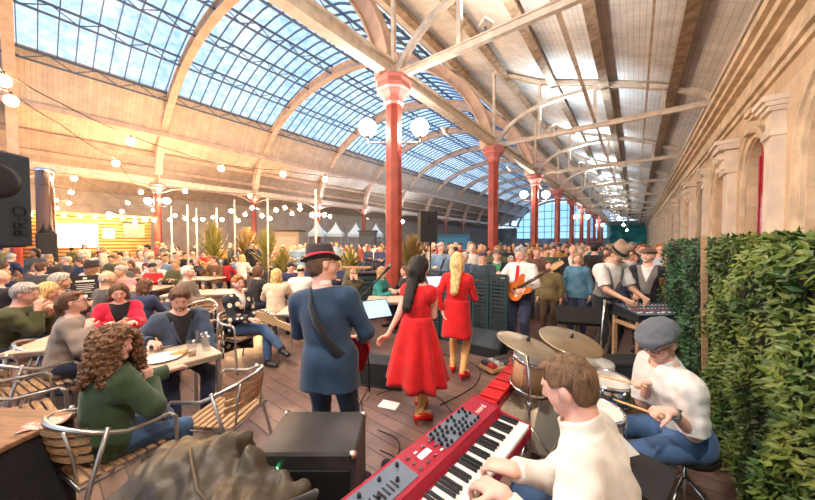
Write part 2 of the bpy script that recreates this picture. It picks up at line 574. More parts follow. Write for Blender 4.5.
# skylight glass, glazing bars and lattice purlins
XG0, XG1 = -21.0, -7.5
gx = [XG0 + (XG1 - XG0) * i / 14 for i in range(15)]
g = MB()
g.sheet([[(x, YA, vault_z(x, 0.35)), (x, YB, vault_z(x, 0.35))] for x in gx], smooth=False)
sky = tag(g.build('window_1', m_skyglass), kind='structure')
gb = MB()
yy = YA
while yy < YB:
    for a, b in zip(gx[:-1:2], gx[2::2]):
        gb.bar((a, yy, vault_z(a, 0.30)), (b, yy, vault_z(b, 0.30)), 0.035, 0.09)
    yy += 0.56
gb.build('glazing_bar', m_bluesteel, sky)
for i, x in enumerate((-21.0, -18.7, -16.5, -14.24, -12.0, -9.8, -7.5)):
    p = MB()
    zt = vault_z(x, 0.22); zb = zt - 0.42
    p.box((x, YM, zt), (0.10, L, 0.07)); p.box((x, YM, zb), (0.10, L, 0.06))
    n = int(L / 0.75)
    for j in range(n):
        ya = YA + j * L / n; yb = ya + L / n
        za, zb2 = (zt, zb) if j % 2 else (zb, zt)
        if ya < 60: p.bar((x, ya, za), (x, yb, zb2), 0.035, 0.035)
    tag(p.build('lattice_purlin', m_bluesteel), kind='structure')

# ---- main arched ribs
nk = int((YB - Y0) / SP) + 1
rib_y = [Y0 + SP * k for k in range(-2, nk)]; rib_y[1] = -0.25
for yk in rib_y:
    mb = MB(); n = 28
    outer = []; inner = []
    for i in range(n + 1):
        th = PI * i / n
        u = math.cos(th)
        x = MIDX + HALF * u
        z = ZC + RISE * (max(0, 1 - u * u)) ** 0.56
        nx, nz = -u * 0.9, -math.sin(th)
        dl = 0.42
        outer.append((x, z)); inner.append((x + nx * dl * (0.75 + 0.25 * abs(u)), z + nz * dl))
    for side, mi in ((-0.05, 0), (0.05, 0)):
        rows = [[(x, yk + side, z) for x, z in outer], [(x, yk + side, z) for x, z in inner]]
        mb.sheet(rows, smooth=False)
    for pr, t in ((outer, 0.17), (inner, 0.17)):
        for (xa, za), (xb, zb) in zip(pr[:-1], pr[1:]):
            mb.bar((xa, yk, za), (xb, yk, zb), 0.34, 0.05)
    tag(mb.build('arch_rib', m_rib), kind='structure')

# ---- platform trusses between the column line and the wall
node_x = [CX, -2.75, -1.09, 0.57, WX]
for yk in rib_y:
    mb = MB()
    mb.bar((CX, yk, ZC), (WX + 0.1, yk, ZC - 0.02), 0.10, 0.11)
    mb.bar((CX, yk, ZC + 0.07), (WX + 0.1, yk, ZC + 0.05), 0.17, 0.025)
    tops = [(x, prof_z(x) - 0.12) for x in [CX, -2.75, -1.09, 0.57, WX]]
    for (xa, za), (xb, zb) in zip(tops[:-1], tops[1:]):
        mb.bar((xa, yk, za), (xb, yk, zb), 0.16, 0.12)
    for x, z in tops[:4]:
        mb.bar((x, yk, ZC), (x, yk, z), 0.09, 0.09, up=(0, 1, 0))
    def arc3(a, c, b, n=12):
        return [((1 - t) ** 2 * a[0] + 2 * t * (1 - t) * c[0] + t * t * b[0], yk, (1 - t) ** 2 * a[1] + 2 * t * (1 - t) * c[1] + t * t * b[1]) for t in [i / n for i in range(n + 1)]]
    curves = [arc3((CX + 0.15, ZC + 0.1), (-3.6, ZC + 1.35), (-1.09, prof_z(-1.09) - 0.25)),
              arc3((-1.09, prof_z(-1.09) - 0.25), (1.2, ZC + 1.15), (WX, ZC - 0.35)),
              ]
    for c in curves:
        for a, b in zip(c[:-1], c[1:]): mb.bar(a, b, 0.12, 0.13)
    tag(mb.build('roof_truss', m_iron), kind='structure')
# long purlins and tie rods
for i, x in enumerate((-5.6, -3.9, -2.3, -0.83, 0.75)):
    p = MB(); z = prof_z(x) - 0.1
    p.box((x, YM, z - 0.02), (0.14, L, 0.22)); p.box((x, YM, z - 0.14), (0.22, L, 0.03))
    tag(p.build('roof_purlin', m_purlin), kind='structure')
p = MB(); p.box((-1.07, YM, ZC + 0.1), (0.07, L, 0.07))
tag(p.build('tie_rail', m_iron), kind='structure')
p = MB(); p.box((0.2, YM, ZC + 0.55), (0.05, L, 0.05))
for xx in (1.55,): p.box((xx, YM, ZC + 0.12), (0.12, L, 0.12))
tag(p.build('tie_rail', m_iron), kind='structure')
# arcade beams over both column lines with curved brackets
for X in (CX, LX):
    b = MB()
    b.box((X, YM, ZC + 0.02), (0.24, L, 0.05)); b.box((X, YM, ZC + 0.32), (0.20, L, 0.05)); b.box((X, YM, ZC + 0.17), (0.03, L, 0.28))
    tag(b.build('arcade_beam', m_iron), kind='structure')
for X in (CX, LX):
    for yk in rib_y[:-1]:
        b = MB(); n = 12
        arc = [(yk + 0.25 + (SP - 0.5) * i / n, ZC - 0.02 - 0.55 * (1 - math.sin(PI * i / n) ** 0.55)) for i in range(n + 1)] if X == LX else []
        for (ya, za), (yb, zb) in zip(arc[:-1], arc[1:]): b.bar((X, ya, za), (X, yb, zb), 0.12, 0.07)
        if arc: tag(b.build('arch_bracket', m_rib), kind='structure')

# ---- far end and outer walls
ew = MB()
ew.box((OX - 0.1, YM, 2.75), (0.2, L, 5.5))
tag(ew.build('wall_left', m_grey_wall), kind='structure')
lw = MB(); m_lead = mat('end_glass_bars', (0.22, 0.32, 0.42), 0.5)
for j in range(1, 12):
    x = LX + (CX - LX) * j / 12
    lw.box((x, YB, (2.6 + vault_z(x)) / 2), (0.12, 0.1, vault_z(x) - 2.6))
for zz in (2.6, 4.2, 5.6, 7.4, 9.2):
    lw.box((MIDX, YB, zz), (CX - LX, 0.1, 0.14))
end = tag(lw.build('window_50', m_lead), kind='structure')
pg = MB(); pg.box((MIDX, YB + 0.03, 6.7), (CX - LX, 0.02, 8.4)); pg.build('window_glass', glass_mat('end_glass', (0.72, 0.9, 1.0), 0.05), end)
lw = MB(); lw.box((MIDX, YB + 0.1, 1.3), (CX - LX, 0.2, 2.6)); lw.box(((LX + OX) / 2, YB + 0.1, 2.7), (LX - OX, 0.2, 5.4))
tag(lw.build('wall_back', mat('end_wall_paint', (0.35, 0.42, 0.5), 0.8, var=0.3, vscale=0.6)), kind='structure')
m_teal = mat('teal_end_glow', (0.05, 0.42, 0.42), 0.6, var=0.5, vscale=0.9)  # teal glow of the open platform end, put into a wall colour
tw = MB(); tw.box(((CX + WX) / 2, YB + 0.2, 3.1), (WX - CX + 1, 0.1, 6.2))
tag(tw.build('wall_end', m_teal), kind='structure')

# ---- iron columns with capitals and globe lamps
def iron_column(X, yk, lamps, label, group):
    root = empty('iron_column', (X, yk, 0), 0, label, 'column', group)
    s = MB(); a0 = PI / 8
    s.lathe([(0.27, 0), (0.27, 0.5), (0.21, 0.6), (0.20, 0.65), (0.185, ZC - 0.62)], n=8, smooth=False, a0=a0)
    s.build('shaft', m_red, root)
    c = MB()
    c.lathe([(0.20, ZC - 0.62), (0.25, ZC - 0.56), (0.22, ZC - 0.52), (0.24, ZC - 0.44), (0.34, ZC - 0.32), (0.40, ZC - 0.30), (0.40, ZC - 0.22), (0.37, ZC - 0.2), (0.44, ZC - 0.12), (0.44, ZC - 0.06), (0.40, ZC - 0.03)], n=8, smooth=False, a0=a0)
    c.build('capital', m_cap, root)
    if lamps:
        # arms reach across the hall, one each side
        for sx in (-1, 1):
            br = MB(); zl = 4.05
            d = Vector((0.8, 0.6, 0)) * sx
            pts = [d * 0.18 + Vector((0, 0, zl)), d * 0.40 + Vector((0, 0, zl + 0.02)), d * 0.60 + Vector((0, 0, zl + 0.02)), d * 0.60 + Vector((0, 0, zl + 0.16))]
            br.tube(pts, 0.022, 8); br.lathe([(0.03, 0), (0.07, 0.06), (0.08, 0.1)], (d * 0.60 + Vector((0, 0, zl + 0.12))), 10)
            b = br.build('lamp_bracket', m_lampmetal, root)
            gl = MB(); gl.ball((0, 0, 0), 0.20, 18)
            for q in range(len(gl.v)):
                pass
            go = gl.build('lamp_globe', m_globe, b, loc=d * 0.60 + Vector((0, 0, zl + 0.36)))
    return root
ordn = ['nearest the camera side', 'beside the stage area', 'second along the platform edge', 'third along the platform edge']
for i, yk in enumerate(rib_y):
    if yk > 60 or yk < -3: continue
    k = i - 2
    yk_ = yk
    if k == -1: yk = -1.0
    if k == 0: lb = 'tall red octagonal iron column behind the singers with two bright globe lamps'
    elif k == -1: lb = 'red iron column behind the camera on the platform edge'
    elif k == 1: lb = 'red iron column without lamps rising over the crowd barrier'
    elif k == 2: lb = 'slim red iron column with two globe lamps beyond the barrier'
    else: lb = 'small distant red iron column in the platform edge row'
    iron_column(CX, yk, k in (-1, 0, 2, 5, 8), lb, 'iron columns along the platform edge' if k > 2 else None)
    yk = yk_
    if yk < 50:
        lb2 = 'red iron column under the first rib beside the bar hut' if k == 0 else 'red iron column on the far side of the seated crowd'
        iron_column(LX, yk, k in (0, 2, 4), lb2, None if k == 0 else 'iron columns on the far side')

# ---- added fill lights on the ironwork, brightening stage, ceiling and hall
m_fill = mat('fill_light_lens', (1, 1, 1), 0.3, emit=(1.0, 0.9, 0.78), es=6.0)
def fill_light(p, target, watts, colr, size, label, group=None, hold=None):
    p = Vector(p); d = (Vector(target) - p).normalized(); q = d.to_track_quat('-Z', 'Y')
    root = empty('fill_light', p, 0, label, 'fill_light', group)
    root.rotation_mode = 'QUATERNION'; root.rotation_quaternion = q
    b = MB(); b.rbox((0, 0, 0.05), (size * 0.6 + 0.03, size * 0.6 + 0.03, 0.08), 0.02); b.build('housing', m_iron, root)
    b = MB(); b.box((0, 0, 0.004), (size * 0.6, size * 0.6, 0.008)); b.build('lens', m_fill, root)
    if hold is not None:
        hv = q.inverted() @ (Vector(hold) - p); b = MB(); b.bar((0, 0, 0.08), hv, 0.03, 0.03); b.build('yoke', m_bluesteel, root)
    ld = bpy.data.lights.new('fill_light_lamp', 'AREA'); ld.energy = watts; ld.color = colr; ld.size = size * 0.6; ld.spread = 2.6
    lo = bpy.data.objects.new('fill_light_lamp', ld); COL.objects.link(lo); lo.parent = root; lo.location = (0, 0, -0.01)
    return root
WARM = (1.0, 0.63, 0.34); SOFT = (1.0, 0.90, 0.80); COOL = (0.74, 0.89, 1.0)
fill_light((-3.4, -0.35, 5.35), (-2.2, 4.0, 1.0), FILL_W, SOFT, 0.45, 'added fill light on the truss behind the camera towards the singers', None, (-3.4, -0.25, 5.5))  # unseen front fill, added behind the camera
fill_light((0.4, -0.35, 5.35), (-0.6, 3.2, 0.6), FILL_W * 0.9, SOFT, 0.45, 'added fill light on the truss behind the camera towards the drums', None, (0.4, -0.25, 5.5))
fill_light((-5.3, -0.25, 5.2), (-6.5, 5.0, 0.6), FILL_W * 1.5, WARM, 0.45, 'added warm fill light behind the camera towards the dining tables', None, (-4.7, -0.25, 5.3))
for k in range(0, 9):  # added lamps that brighten the ceiling, hall and far slope
    yk = Y0 + SP * k; UO = ['nearest the big red column', 'second', 'third', 'fourth', 'fifth', 'sixth', 'seventh', 'eighth', 'ninth'][k] + ('' if k == 0 else ' from the stage')
    fill_light((-2.2, yk, ZC + 0.28), (-1.6, yk + 0.8, ZC + 3), UP_W, COOL if k > 0 else SOFT, 0.30, 'added fill uplighter on the platform roof truss, ' + UO, 'added truss uplighters', (-2.2, yk, ZC + 0.06))
    if k < 6: fill_light((CX - 0.45, yk + 3.0, ZC - 0.2), (-12, yk + 3.0, 1.5), WARM_W if k < 2 else WARM_W * 0.5, WARM if k < 2 else COOL, 0.35, 'added fill light on the arcade beam facing the hall, ' + UO, 'added arcade fill lights', (CX - 0.05, yk + 3.0, ZC))
    if k < 5: fill_light((LX + 0.6, yk, 4.4), (-20.5, yk + 1.5, 9.5), WARM_W * (0.25 if k < 2 else 0.28), WARM if k < 2 else COOL, 0.35, 'added uplighter on a far column washing the timber slope, ' + UO, 'added far uplighters', (LX + 0.15, yk, 4.3))
fill_light((0.9, 1.5, 3.4), (1.79, 6.5, 3.2), 60, WARM, 0.2, 'small warm light washing the stone wall') if False else None

for i, yk in enumerate((29, 41, 59)):
    root = empty('pendant_lamp', (-1.07, yk + 0.2, 3.7), 0, 'distant round pendant lamp over the platform, ' + ['nearest the band', 'in the middle', 'furthest away'][i], 'lamp', 'pendant lamps far along the platform')
    b = MB(); b.tube([(0, 0, 0.2), (0, 0, ZC + 0.08 - 3.7)], 0.02, 6); b.build('rod', m_lampmetal, root)
    b = MB(); b.ball((0, 0, 0), 0.13, 14); b.build('lamp_globe', m_globe, root)
# ================================================================== PEOPLE: signed-distance bodies meshed as one surface
A = lambda *p: np.array(p, dtype=np.float64)
def nrm(v):
    v = np.asarray(v, float); n = np.linalg.norm(v)
    return v / n if n > 1e-9 else A(0, 0, 1)

class Prim:
    def __init__(s, fn, lo, hi, k=0.02, op='u'):
        s.fn, s.k, s.op = fn, k, op
        s.lo = None if lo is None else np.array(lo, float); s.hi = None if hi is None else np.array(hi, float)

def cap(a, b, ra, rb=None, k=0.02, flat=None, op='u', cut=None):
    a = np.asarray(a, float); b = np.asarray(b, float)
    rb = ra if rb is None else rb
    def fn(P):
        if flat is not None:
            n, sc = flat
            q = P - a
            q = q + n * ((q @ n) * (1 / sc - 1))[..., None]
            bb = b - a; bb = bb + n * (bb @ n) * (1 / sc - 1)
        else:
            q = P - a; bb = b - a
        L = max(bb @ bb, 1e-9)
        h = np.clip((q @ bb) / L, 0, 1)
        d = np.linalg.norm(q - h[..., None] * bb, axis=-1) - (ra + (rb - ra) * h)
        if flat is not None: d = d * (0.5 + 0.5 * flat[1])
        if cut is not None:
            d = np.maximum(d, (P - b) @ nrm(b - a) - cut)
        return d
    R = max(ra, rb) * 1.02
    return Prim(fn, np.minimum(a, b) - R, np.maximum(a, b) + R, k, op)

def ell(c, r, F=None, k=0.02, op='u'):
    c = np.asarray(c, float); r = np.asarray(r, float)
    F = np.eye(3) if F is None else F      # columns are the axes
    def fn(P):
        q = (P - c) @ F
        k0 = np.linalg.norm(q / r, axis=-1)
        k1 = np.linalg.norm(q / (r * r), axis=-1) + 1e-9
        return k0 * (k0 - 1) / k1
    e = np.abs(F) @ r
    return Prim(fn, c - e, c + e, k, op)

def halfspace(p, n, k=0.004):
    p = np.asarray(p, float); n = nrm(n)
    return Prim(lambda P: (P - p) @ n, None, None, k, 'cut')

def fnprim(fn, op='s', k=0.004, lo=None, hi=None):
    return Prim(fn, lo if lo is not None else [-9, -9, -9], hi if hi is not None else [9, 9, 9], k, op) if lo is not None else Prim(fn, None, None, k, op)

RNG = np.random.RandomState(5)
ND = [nrm(RNG.randn(3)) for _ in range(9)]; NP = RNG.rand(9) * 6
def wrinkle(P, f, amp):
    w = 0
    for i, d in enumerate(ND):
        ff = f * (1 + 0.35 * (i % 5))
        w = w + np.sin((P @ d) * ff + NP[i] + 1.6 * np.sin((P @ ND[(i + 3) % 9]) * ff * 0.6))
    return w * (amp / 3.0)

def sdf_mesh(prims, cell, wr=None):
    us = [p for p in prims if p.op == 'u']
    lo = np.min([p.lo for p in us], axis=0) - 3 * cell
    hi = np.max([p.hi for p in us], axis=0) + 3 * cell
    n = np.ceil((hi - lo) / cell).astype(int) + 1
    D = np.full(n, 0.25, np.float32)
    ax = [lo[i] + np.arange(n[i]) * cell for i in range(3)]
    def block(l, h):
        i0 = np.maximum(np.floor((l - lo) / cell).astype(int), 0)
        i1 = np.minimum(np.ceil((h - lo) / cell).astype(int) + 1, n)
        sl = tuple(slice(a, b) for a, b in zip(i0, i1))
        if any(a >= b for a, b in zip(i0, i1)): return None, None
        G = np.stack(np.meshgrid(ax[0][sl[0]], ax[1][sl[1]], ax[2][sl[2]], indexing='ij'), -1)
        return sl, G
    wrdone = wr is None
    for p in prims:
        m = p.k + 2.5 * cell
        if p.lo is None: sl, G = block(lo, hi)
        else: sl, G = block(p.lo - m, p.hi + m)
        if sl is None: continue
        d = p.fn(G).astype(np.float32); a = D[sl]; k = max(p.k, 1e-5)
        if p.op == 'u':
            h = np.clip(0.5 + 0.5 * (a - d) / k, 0, 1); D[sl] = a * (1 - h) + d * h - k * h * (1 - h)
        elif p.op == 's':
            d = -d; h = np.clip(0.5 - 0.5 * (a - d) / k, 0, 1); D[sl] = a * (1 - h) + d * h + k * h * (1 - h)
        else:
            D[sl] = np.maximum(a, d)
    if not wrdone:
        G = np.stack(np.meshgrid(*ax, indexing='ij'), -1)
        M = np.abs(D) < 0.06
        GP = G[M]
        if len(wr) > 2: GP = GP * A(1, 1, wr[2])
        D[M] += wrinkle(GP, *wr[:2])
    D[0] = D[-1] = 0.1; D[:, 0] = D[:, -1] = 0.1; D[:, :, 0] = D[:, :, -1] = 0.1
    # surface nets
    S = D < 0
    c = np.zeros(np.array(D.shape) - 1, np.int8)
    for dx in (0, 1):
        for dy in (0, 1):
            for dz in (0, 1):
                c += S[dx:c.shape[0] + dx, dy:c.shape[1] + dy, dz:c.shape[2] + dz]
    act = (c > 0) & (c < 8)
    idx = np.argwhere(act)
    vid = np.full(act.shape, -1, np.int64); vid[act] = np.arange(len(idx))
    acc = np.zeros((len(idx), 3)); cnt = np.zeros(len(idx))
    corners = [(x, y, z) for x in (0, 1) for y in (0, 1) for z in (0, 1)]
    for ca in corners:
        for axi in range(3):
            if ca[axi]: continue
            cb = list(ca); cb[axi] = 1
            da = D[idx[:, 0] + ca[0], idx[:, 1] + ca[1], idx[:, 2] + ca[2]]
            db = D[idx[:, 0] + cb[0], idx[:, 1] + cb[1], idx[:, 2] + cb[2]]
            m = (da < 0) != (db < 0)
            t = np.where(m, da / np.where(m, da - db, 1), 0)
            p = np.tile(np.array(ca, float), (len(idx), 1)); p[:, axi] = t
            acc[m] += p[m]; cnt[m] += 1
    V = lo + (idx + acc / cnt[:, None]) * cell
    F = []
    for axi in range(3):
        sh = list(D.shape); s0 = [slice(1, -1)] * 3; s1 = [slice(1, -1)] * 3
        s0[axi] = slice(0, -1); s1[axi] = slice(1, None)
        a = S[tuple(s0)]; b = S[tuple(s1)]
        e = np.argwhere(a != b)
        off = np.array([1, 1, 1]); off[axi] = 0
        g = e + off
        u, w = [(1, 2), (2, 0), (0, 1)][axi]
        def cellv(du, dw):
            q = g.copy(); q[:, u] -= du; q[:, w] -= dw
            return vid[q[:, 0], q[:, 1], q[:, 2]]
        quad = np.stack([cellv(1, 1), cellv(0, 1), cellv(0, 0), cellv(1, 0)], 1)
        flip = ~a[tuple(e.T)]
        quad[flip] = quad[flip][:, ::-1]
        F.append(quad)
    return V, np.concatenate(F)

def np_mesh(name, V, F, mats, fm=None):
    me = bpy.data.meshes.new(name)
    me.vertices.add(len(V)); me.vertices.foreach_set('co', V.astype(np.float32).ravel())
    me.loops.add(F.size); me.loops.foreach_set('vertex_index', F.astype(np.int32).ravel())
    me.polygons.add(len(F)); me.polygons.foreach_set('loop_start', np.arange(0, F.size, 4, dtype=np.int32))
    me.polygons.foreach_set('use_smooth', np.ones(len(F), bool))
    for m in mats: me.materials.append(m)
    if fm is not None: me.polygons.foreach_set('material_index', fm.astype(np.int32))
    me.update(calc_edges=True)
    return me

# ---------------------------------------------------------------- skeleton
def ik(a, c, l1, l2, hint):
    a, c = np.asarray(a, float), np.asarray(c, float)
    d = c - a; L = np.linalg.norm(d)
    Lm = (l1 + l2) * 0.995
    if L > Lm: c = a + d / L * Lm; d = c - a; L = Lm
    u = d / L
    x = (l1 * l1 - l2 * l2 + L * L) / (2 * L)
    h = math.sqrt(max(l1 * l1 - x * x, 1e-6))
    hn = hint - u * (hint @ u); hn = nrm(hn)
    return a + u * x + hn * h, c

def rotz(v, a): c, s = math.cos(a), math.sin(a); return A(v[0] * c - v[1] * s, v[0] * s + v[1] * c, v[2])

def skeleton(h=1.75, fem=False, seat=None, lean=0, side=0, twist=0, yaw=0, pitch=0, tilt=0, hands=(None, None), feet=(None, None),
             elb=(None, None), knees=(None, None), palms=(None, None), hdir=(None, None), curl=0.5, hip=0.0, curls=None):
    """local frame: faces +Y, own left hand is -X (index 0), right hand is +X (index 1)"""
    s = h / 1.75; J = {'s': s, 'fem': fem}
    R = math.radians
    J['P'] = P = A(hip, 0, (0.93 if seat is None else seat / s + 0.10)) * s
    u = nrm(A(math.sin(R(side)), math.sin(R(lean)), math.cos(R(lean)) * math.cos(R(side))))
    rx = rotz(A(1, 0, 0), R(twist)); rx = nrm(rx - u * (rx @ u)); f = np.cross(u, rx)
    J['u'], J['x'], J['f'] = u, rx, f
    J['N'] = N = P + u * 0.50 * s
    hx = rotz(rx, R(yaw)); hf = rotz(f if abs(lean) < 8 else nrm(f + A(0, 0, math.sin(R(lean)) * 0.9)), R(yaw))
    up = nrm(A(0, 0, 1) * 0.7 + u * 0.3)
    hf = nrm(hf - up * (hf @ up)); hx = np.cross(hf, up)
    cp, sp = math.cos(R(pitch)), math.sin(R(pitch))           # pitch > 0 looks down
    hf2 = hf * cp - up * sp; up2 = up * cp + hf * sp
    ct, st = math.cos(R(tilt)), math.sin(R(tilt))
    hx2 = hx * ct - up2 * st; up3 = up2 * ct + hx * st
    J['H'] = np.stack([hx2, hf2, up3], 1)
    J['hc'] = N + up * 0.080 * s + up3 * 0.085 * s + hf2 * 0.02 * s
    sw = (0.150 if fem else 0.175) * s
    hw = 0.09 * s
    J['S'], J['E'], J['W'], J['hip'], J['K'], J['Ak'], J['hd'], J['pn'], J['toe'] = [], [], [], [], [], [], [], [], []
    for i, sg in enumerate((-1, 1)):
        sh = N - u * 0.070 * s + rx * sg * sw
        w = hands[i]
        if w is None: w = sh + A(sg * 0.07, 0.05, -0.50) * s
        hint = elb[i] if elb[i] is not None else (rx * sg * 0.5 - f * 0.8 - A(0, 0, 0.6))
        e, w2 = ik(sh, w, 0.285 * s, 0.25 * s, np.asarray(hint, float))
        J['S'].append(sh); J['E'].append(e); J['W'].append(w2)
        hd = nrm(hdir[i]) if hdir[i] is not None else nrm(w2 - e)
        pn = palms[i] if palms[i] is not None else (-rx * sg)
        pn = np.asarray(pn, float); pn = nrm(pn - hd * (pn @ hd))
        J['hd'].append(hd); J['pn'].append(pn)
        hp = P + rotz(A(sg, 0, 0), 0) * hw - A(0, 0, 0.02) * s
        ft = feet[i]
        if ft is None: ft = A(sg * 0.11 * s + hip, 0, 0.085 * s) if seat is None else A(sg * 0.13 * s, 0.44 * s, 0.085 * s)
        kh = knees[i] if knees[i] is not None else (A(sg * 0.1, 1, 0.2) if seat is None else A(sg * 0.15, 0.6, 1))
        kn, ft2 = ik(hp, ft, 0.43 * s, 0.425 * s, np.asarray(kh, float))
        J['hip'].append(hp); J['K'].append(kn); J['Ak'].append(ft2)
        tdir = rotz(A(0, 1, 0), R(-sg * 12))
        J['toe'].append(tdir)
    J['curl'] = curls or (curl, curl)
    return J

def head_prims(J, fine=True):
    s, H, c = J['s'], J['H'], J['hc']
    s = s * (0.97 if J['fem'] else 1.0)
    q = lambda x, y, z: c + H @ A(x, y, z) * s
    L = [ell(q(0, -0.012, 0.022), A(0.076, 0.096, 0.092) * s, H, 0.02),
         cap(q(0, 0.030, -0.005), q(0, 0.048, -0.066), 0.062 * s, 0.038 * s, 0.03),
         cap(q(-0.035, 0.045, -0.03), q(0.035, 0.045, -0.03), 0.034 * s, None, 0.02),
         cap(q(-0.028, 0.076, 0.032), q(0.028, 0.076, 0.032), 0.015 * s, None, 0.012),
         cap(q(0, 0.086, 0.020), q(0, 0.104, -0.016), 0.008 * s, 0.0125 * s, 0.008),
         cap(q(-0.010, 0.094, -0.019), q(0.010, 0.094, -0.019), 0.008 * s, None, 0.006),
         ell(q(0, 0.074, -0.083), A(0.022, 0.018, 0.018) * s, H, 0.015)]
    if fine:
        L += [ell(q(sx * 0.031, 0.098, 0.010), A(0.017, 0.012, 0.010) * s, H, 0.008, 's') for sx in (-1, 1)]
        L += [ell(q(sx * 0.031, 0.078, 0.010), A(0.014, 0.013, 0.0125) * s, H, 0.003) for sx in (-1, 1)]
        L += [cap(q(-0.019, 0.083, -0.046), q(0.019, 0.083, -0.046), 0.007 * s, None, 0.005), cap(q(-0.016, 0.082, -0.055), q(0.016, 0.082, -0.055), 0.0075 * s, None, 0.005)]
    for sx in (-1, 1):
        L.append(ell(q(sx * 0.079, -0.004, -0.002), A(0.012, 0.020, 0.033) * s, H, 0.008))
    L.append(cap(q(0, -0.022, -0.045), J['N'] - J['u'] * 0.02 * s, (0.050 if J['fem'] else 0.057) * s, (0.056 if J['fem'] else 0.066) * s, 0.03))
    return L

def hand_prims(J, i, fine=True):
    s = J['s'] * (0.92 if J['fem'] else 1.0); w, d, n = J['W'][i], J['hd'][i], J['pn'][i]
    sg = -1 if i == 0 else 1
    l = np.cross(d, n) * (-sg)             # towards the thumb
    cu = J['curl'][i]
    L = []
    for o in (-0.026, -0.009, 0.009, 0.026):
        L.append(cap(w + l * o * 0.5 * s, w + (d * 0.082 + l * o) * s, 0.019 * s, 0.0135 * s, 0.012))
    for o, ln, r in ((0.030, 0.072, 0.0090), (0.010, 0.080, 0.0092), (-0.010, 0.074, 0.0088), (-0.030, 0.058, 0.0078)):
        p = w + (d * 0.085 + l * o) * s; ang = cu * 0.6; spread = o * 1.6
        for kk, fr in enumerate((0.45, 0.32, 0.26)):
            dd = nrm(d * math.cos(ang) + n * math.sin(ang) + l * spread * 0.5)
            p2 = p + dd * ln * fr * s
            L.append(cap(p, p2, r * s * (1 - 0.07 * kk), r * s * (0.93 - 0.08 * kk), 0.004))
            p = p2; ang += cu * 0.9
    p = w + (d * 0.025 + l * 0.026) * s
    dd = nrm(d * 0.62 + l * 0.72 + n * 0.35); p2 = p + dd * 0.045 * s
    L.append(cap(p, p2, 0.0145 * s, 0.0115 * s, 0.01))
    dd = nrm(d * 0.9 + l * 0.32 + n * (0.25 + cu * 0.3)); p3 = p2 + dd * 0.032 * s
    L.append(cap(p2, p3, 0.0112 * s, 0.010 * s, 0.004)); L.append(cap(p3, p3 + nrm(dd + n * 0.2) * 0.026 * s, 0.010 * s, 0.0082 * s, 0.004))
    return L

def torso_prims(J, g=0.0, fat=0.0, bust=0.0, down=0.0):
    s, P, u, x, f, N = J['s'], J['P'], J['u'], J['x'], J['f'], J['N']
    F = np.stack([x, f, u], 1)
    fem = J['fem']; w = 0.86 if fem else 1.0
    L = [ell(P + u * 0.32 * s, A(0.158 * w * s + g, 0.108 * s + g + fat * 0.3, 0.20 * s + g), F, 0.05),
         ell(P + u * 0.14 * s + f * fat * 0.5, A((0.132 if fem else 0.146) * s + g + fat * 0.6, 0.098 * s + g + fat, 0.17 * s + g), F, 0.06),
         ell(P + u * 0.0, A((0.168 if fem else 0.158) * s + g + fat * 0.4, 0.118 * s + g + fat * 0.5, 0.125 * s + g), F, 0.05)]
    for i in (0, 1):
        L.append(cap(N - u * 0.025 * s, J['S'][i], 0.046 * s + g, 0.050 * s + g, 0.05))
        L.append(cap(P + u * 0.36 * s, J['S'][i] - u * 0.05 * s, 0.09 * s + g, 0.05 * s + g, 0.04, (f, 0.85)))
    if bust:
        for sg in (-1, 1): L.append(ell(P + (u * 0.33 + x * 0.07 * sg + f * 0.085) * s, A(0.06, 0.055, 0.06) * s + g * 0.6, F, 0.03))
    return L

def arm_prims(J, g=0.0, upto=1.0, i0=(0, 1), k=0.02, cuff=True, thick=1.0):
    """upto: 0..1 upper arm, 1..2 forearm"""
    L = []; s = J['s']; t = 0.86 if J['fem'] else 1.0
    for i in i0:
        S, E, W = J['S'][i], J['E'][i], J['W'][i]
        if upto <= 1:
            e = S + (E - S) * upto
            L.append(cap(S, e, 0.054 * t * s * thick + g, (0.054 - 0.012 * upto) * t * s * thick + g * 1.25, 0.035, cut=0.0 if cuff and upto < 1 else None))
        else:
            L.append(cap(S, E, 0.054 * t * s * thick + g, 0.042 * t * s + g, 0.035))
            w = E + (W - E) * (upto - 1)
            L.append(cap(E, w, 0.041 * t * s + g, (0.041 - 0.015 * (upto - 1)) * t * s + g, 0.015, cut=0.0 if cuff else None))
    return L

def leg_prims(J, g=0.0, upto=2.0, cuff=True, gl=None):
    L = []; s = J['s']; gl = g if gl is None else gl
    for i in (0, 1):
        a, b, c = J['hip'][i], J['K'][i], J['Ak'][i]
        L.append(cap(a, b, 0.083 * s + g, 0.056 * s + g, 0.04))
        if upto > 1:
            c2 = b + (c - b) * min(1.0, upto - 1)
            L.append(cap(b, c2, 0.054 * s + g, (0.038 * s + gl) if cuff else 0.036 * s + gl, 0.02, cut=0.0 if cuff else None))
            back = -A(0, 1, 0) if np.linalg.norm((c - b)[:2]) < 0.25 else A(0, -0.5, 0.2)
            m = b + (c - b) * 0.32 + nrm(back) * 0.016 * s
            L.append(cap(m, b + (c - b) * 0.55, 0.046 * s + g * 0.8, 0.034 * s + g * 0.5, 0.03))
    return L

def foot_prims(J, g=0.0, heel=0.0, i0=(0, 1)):
    L = []; s = J['s']
    for i in i0:
        c, t = J['Ak'][i], J['toe'][i]
        z = 0.028 * s
        hz = A(0, 0, 1)
        a = A(c[0], c[1], c[2] - 0.045 * s) - t * 0.025 * s; b = A(c[0], c[1], max(c[2] - 0.058 * s - heel, 0.022 * s) if heel else c[2] - 0.06 * s) + t * 0.14 * s
        L.append(cap(c, a, 0.036 * s + g, 0.034 * s + g, 0.02))
        L.append(cap(a, b, 0.034 * s + g, 0.026 * s + g, 0.02))
        L.append(cap(a + t * 0.05 * s, b + np.cross(t, hz) * 0.014 * s, 0.034 * s + g, 0.025 * s + g, 0.02))
    return L

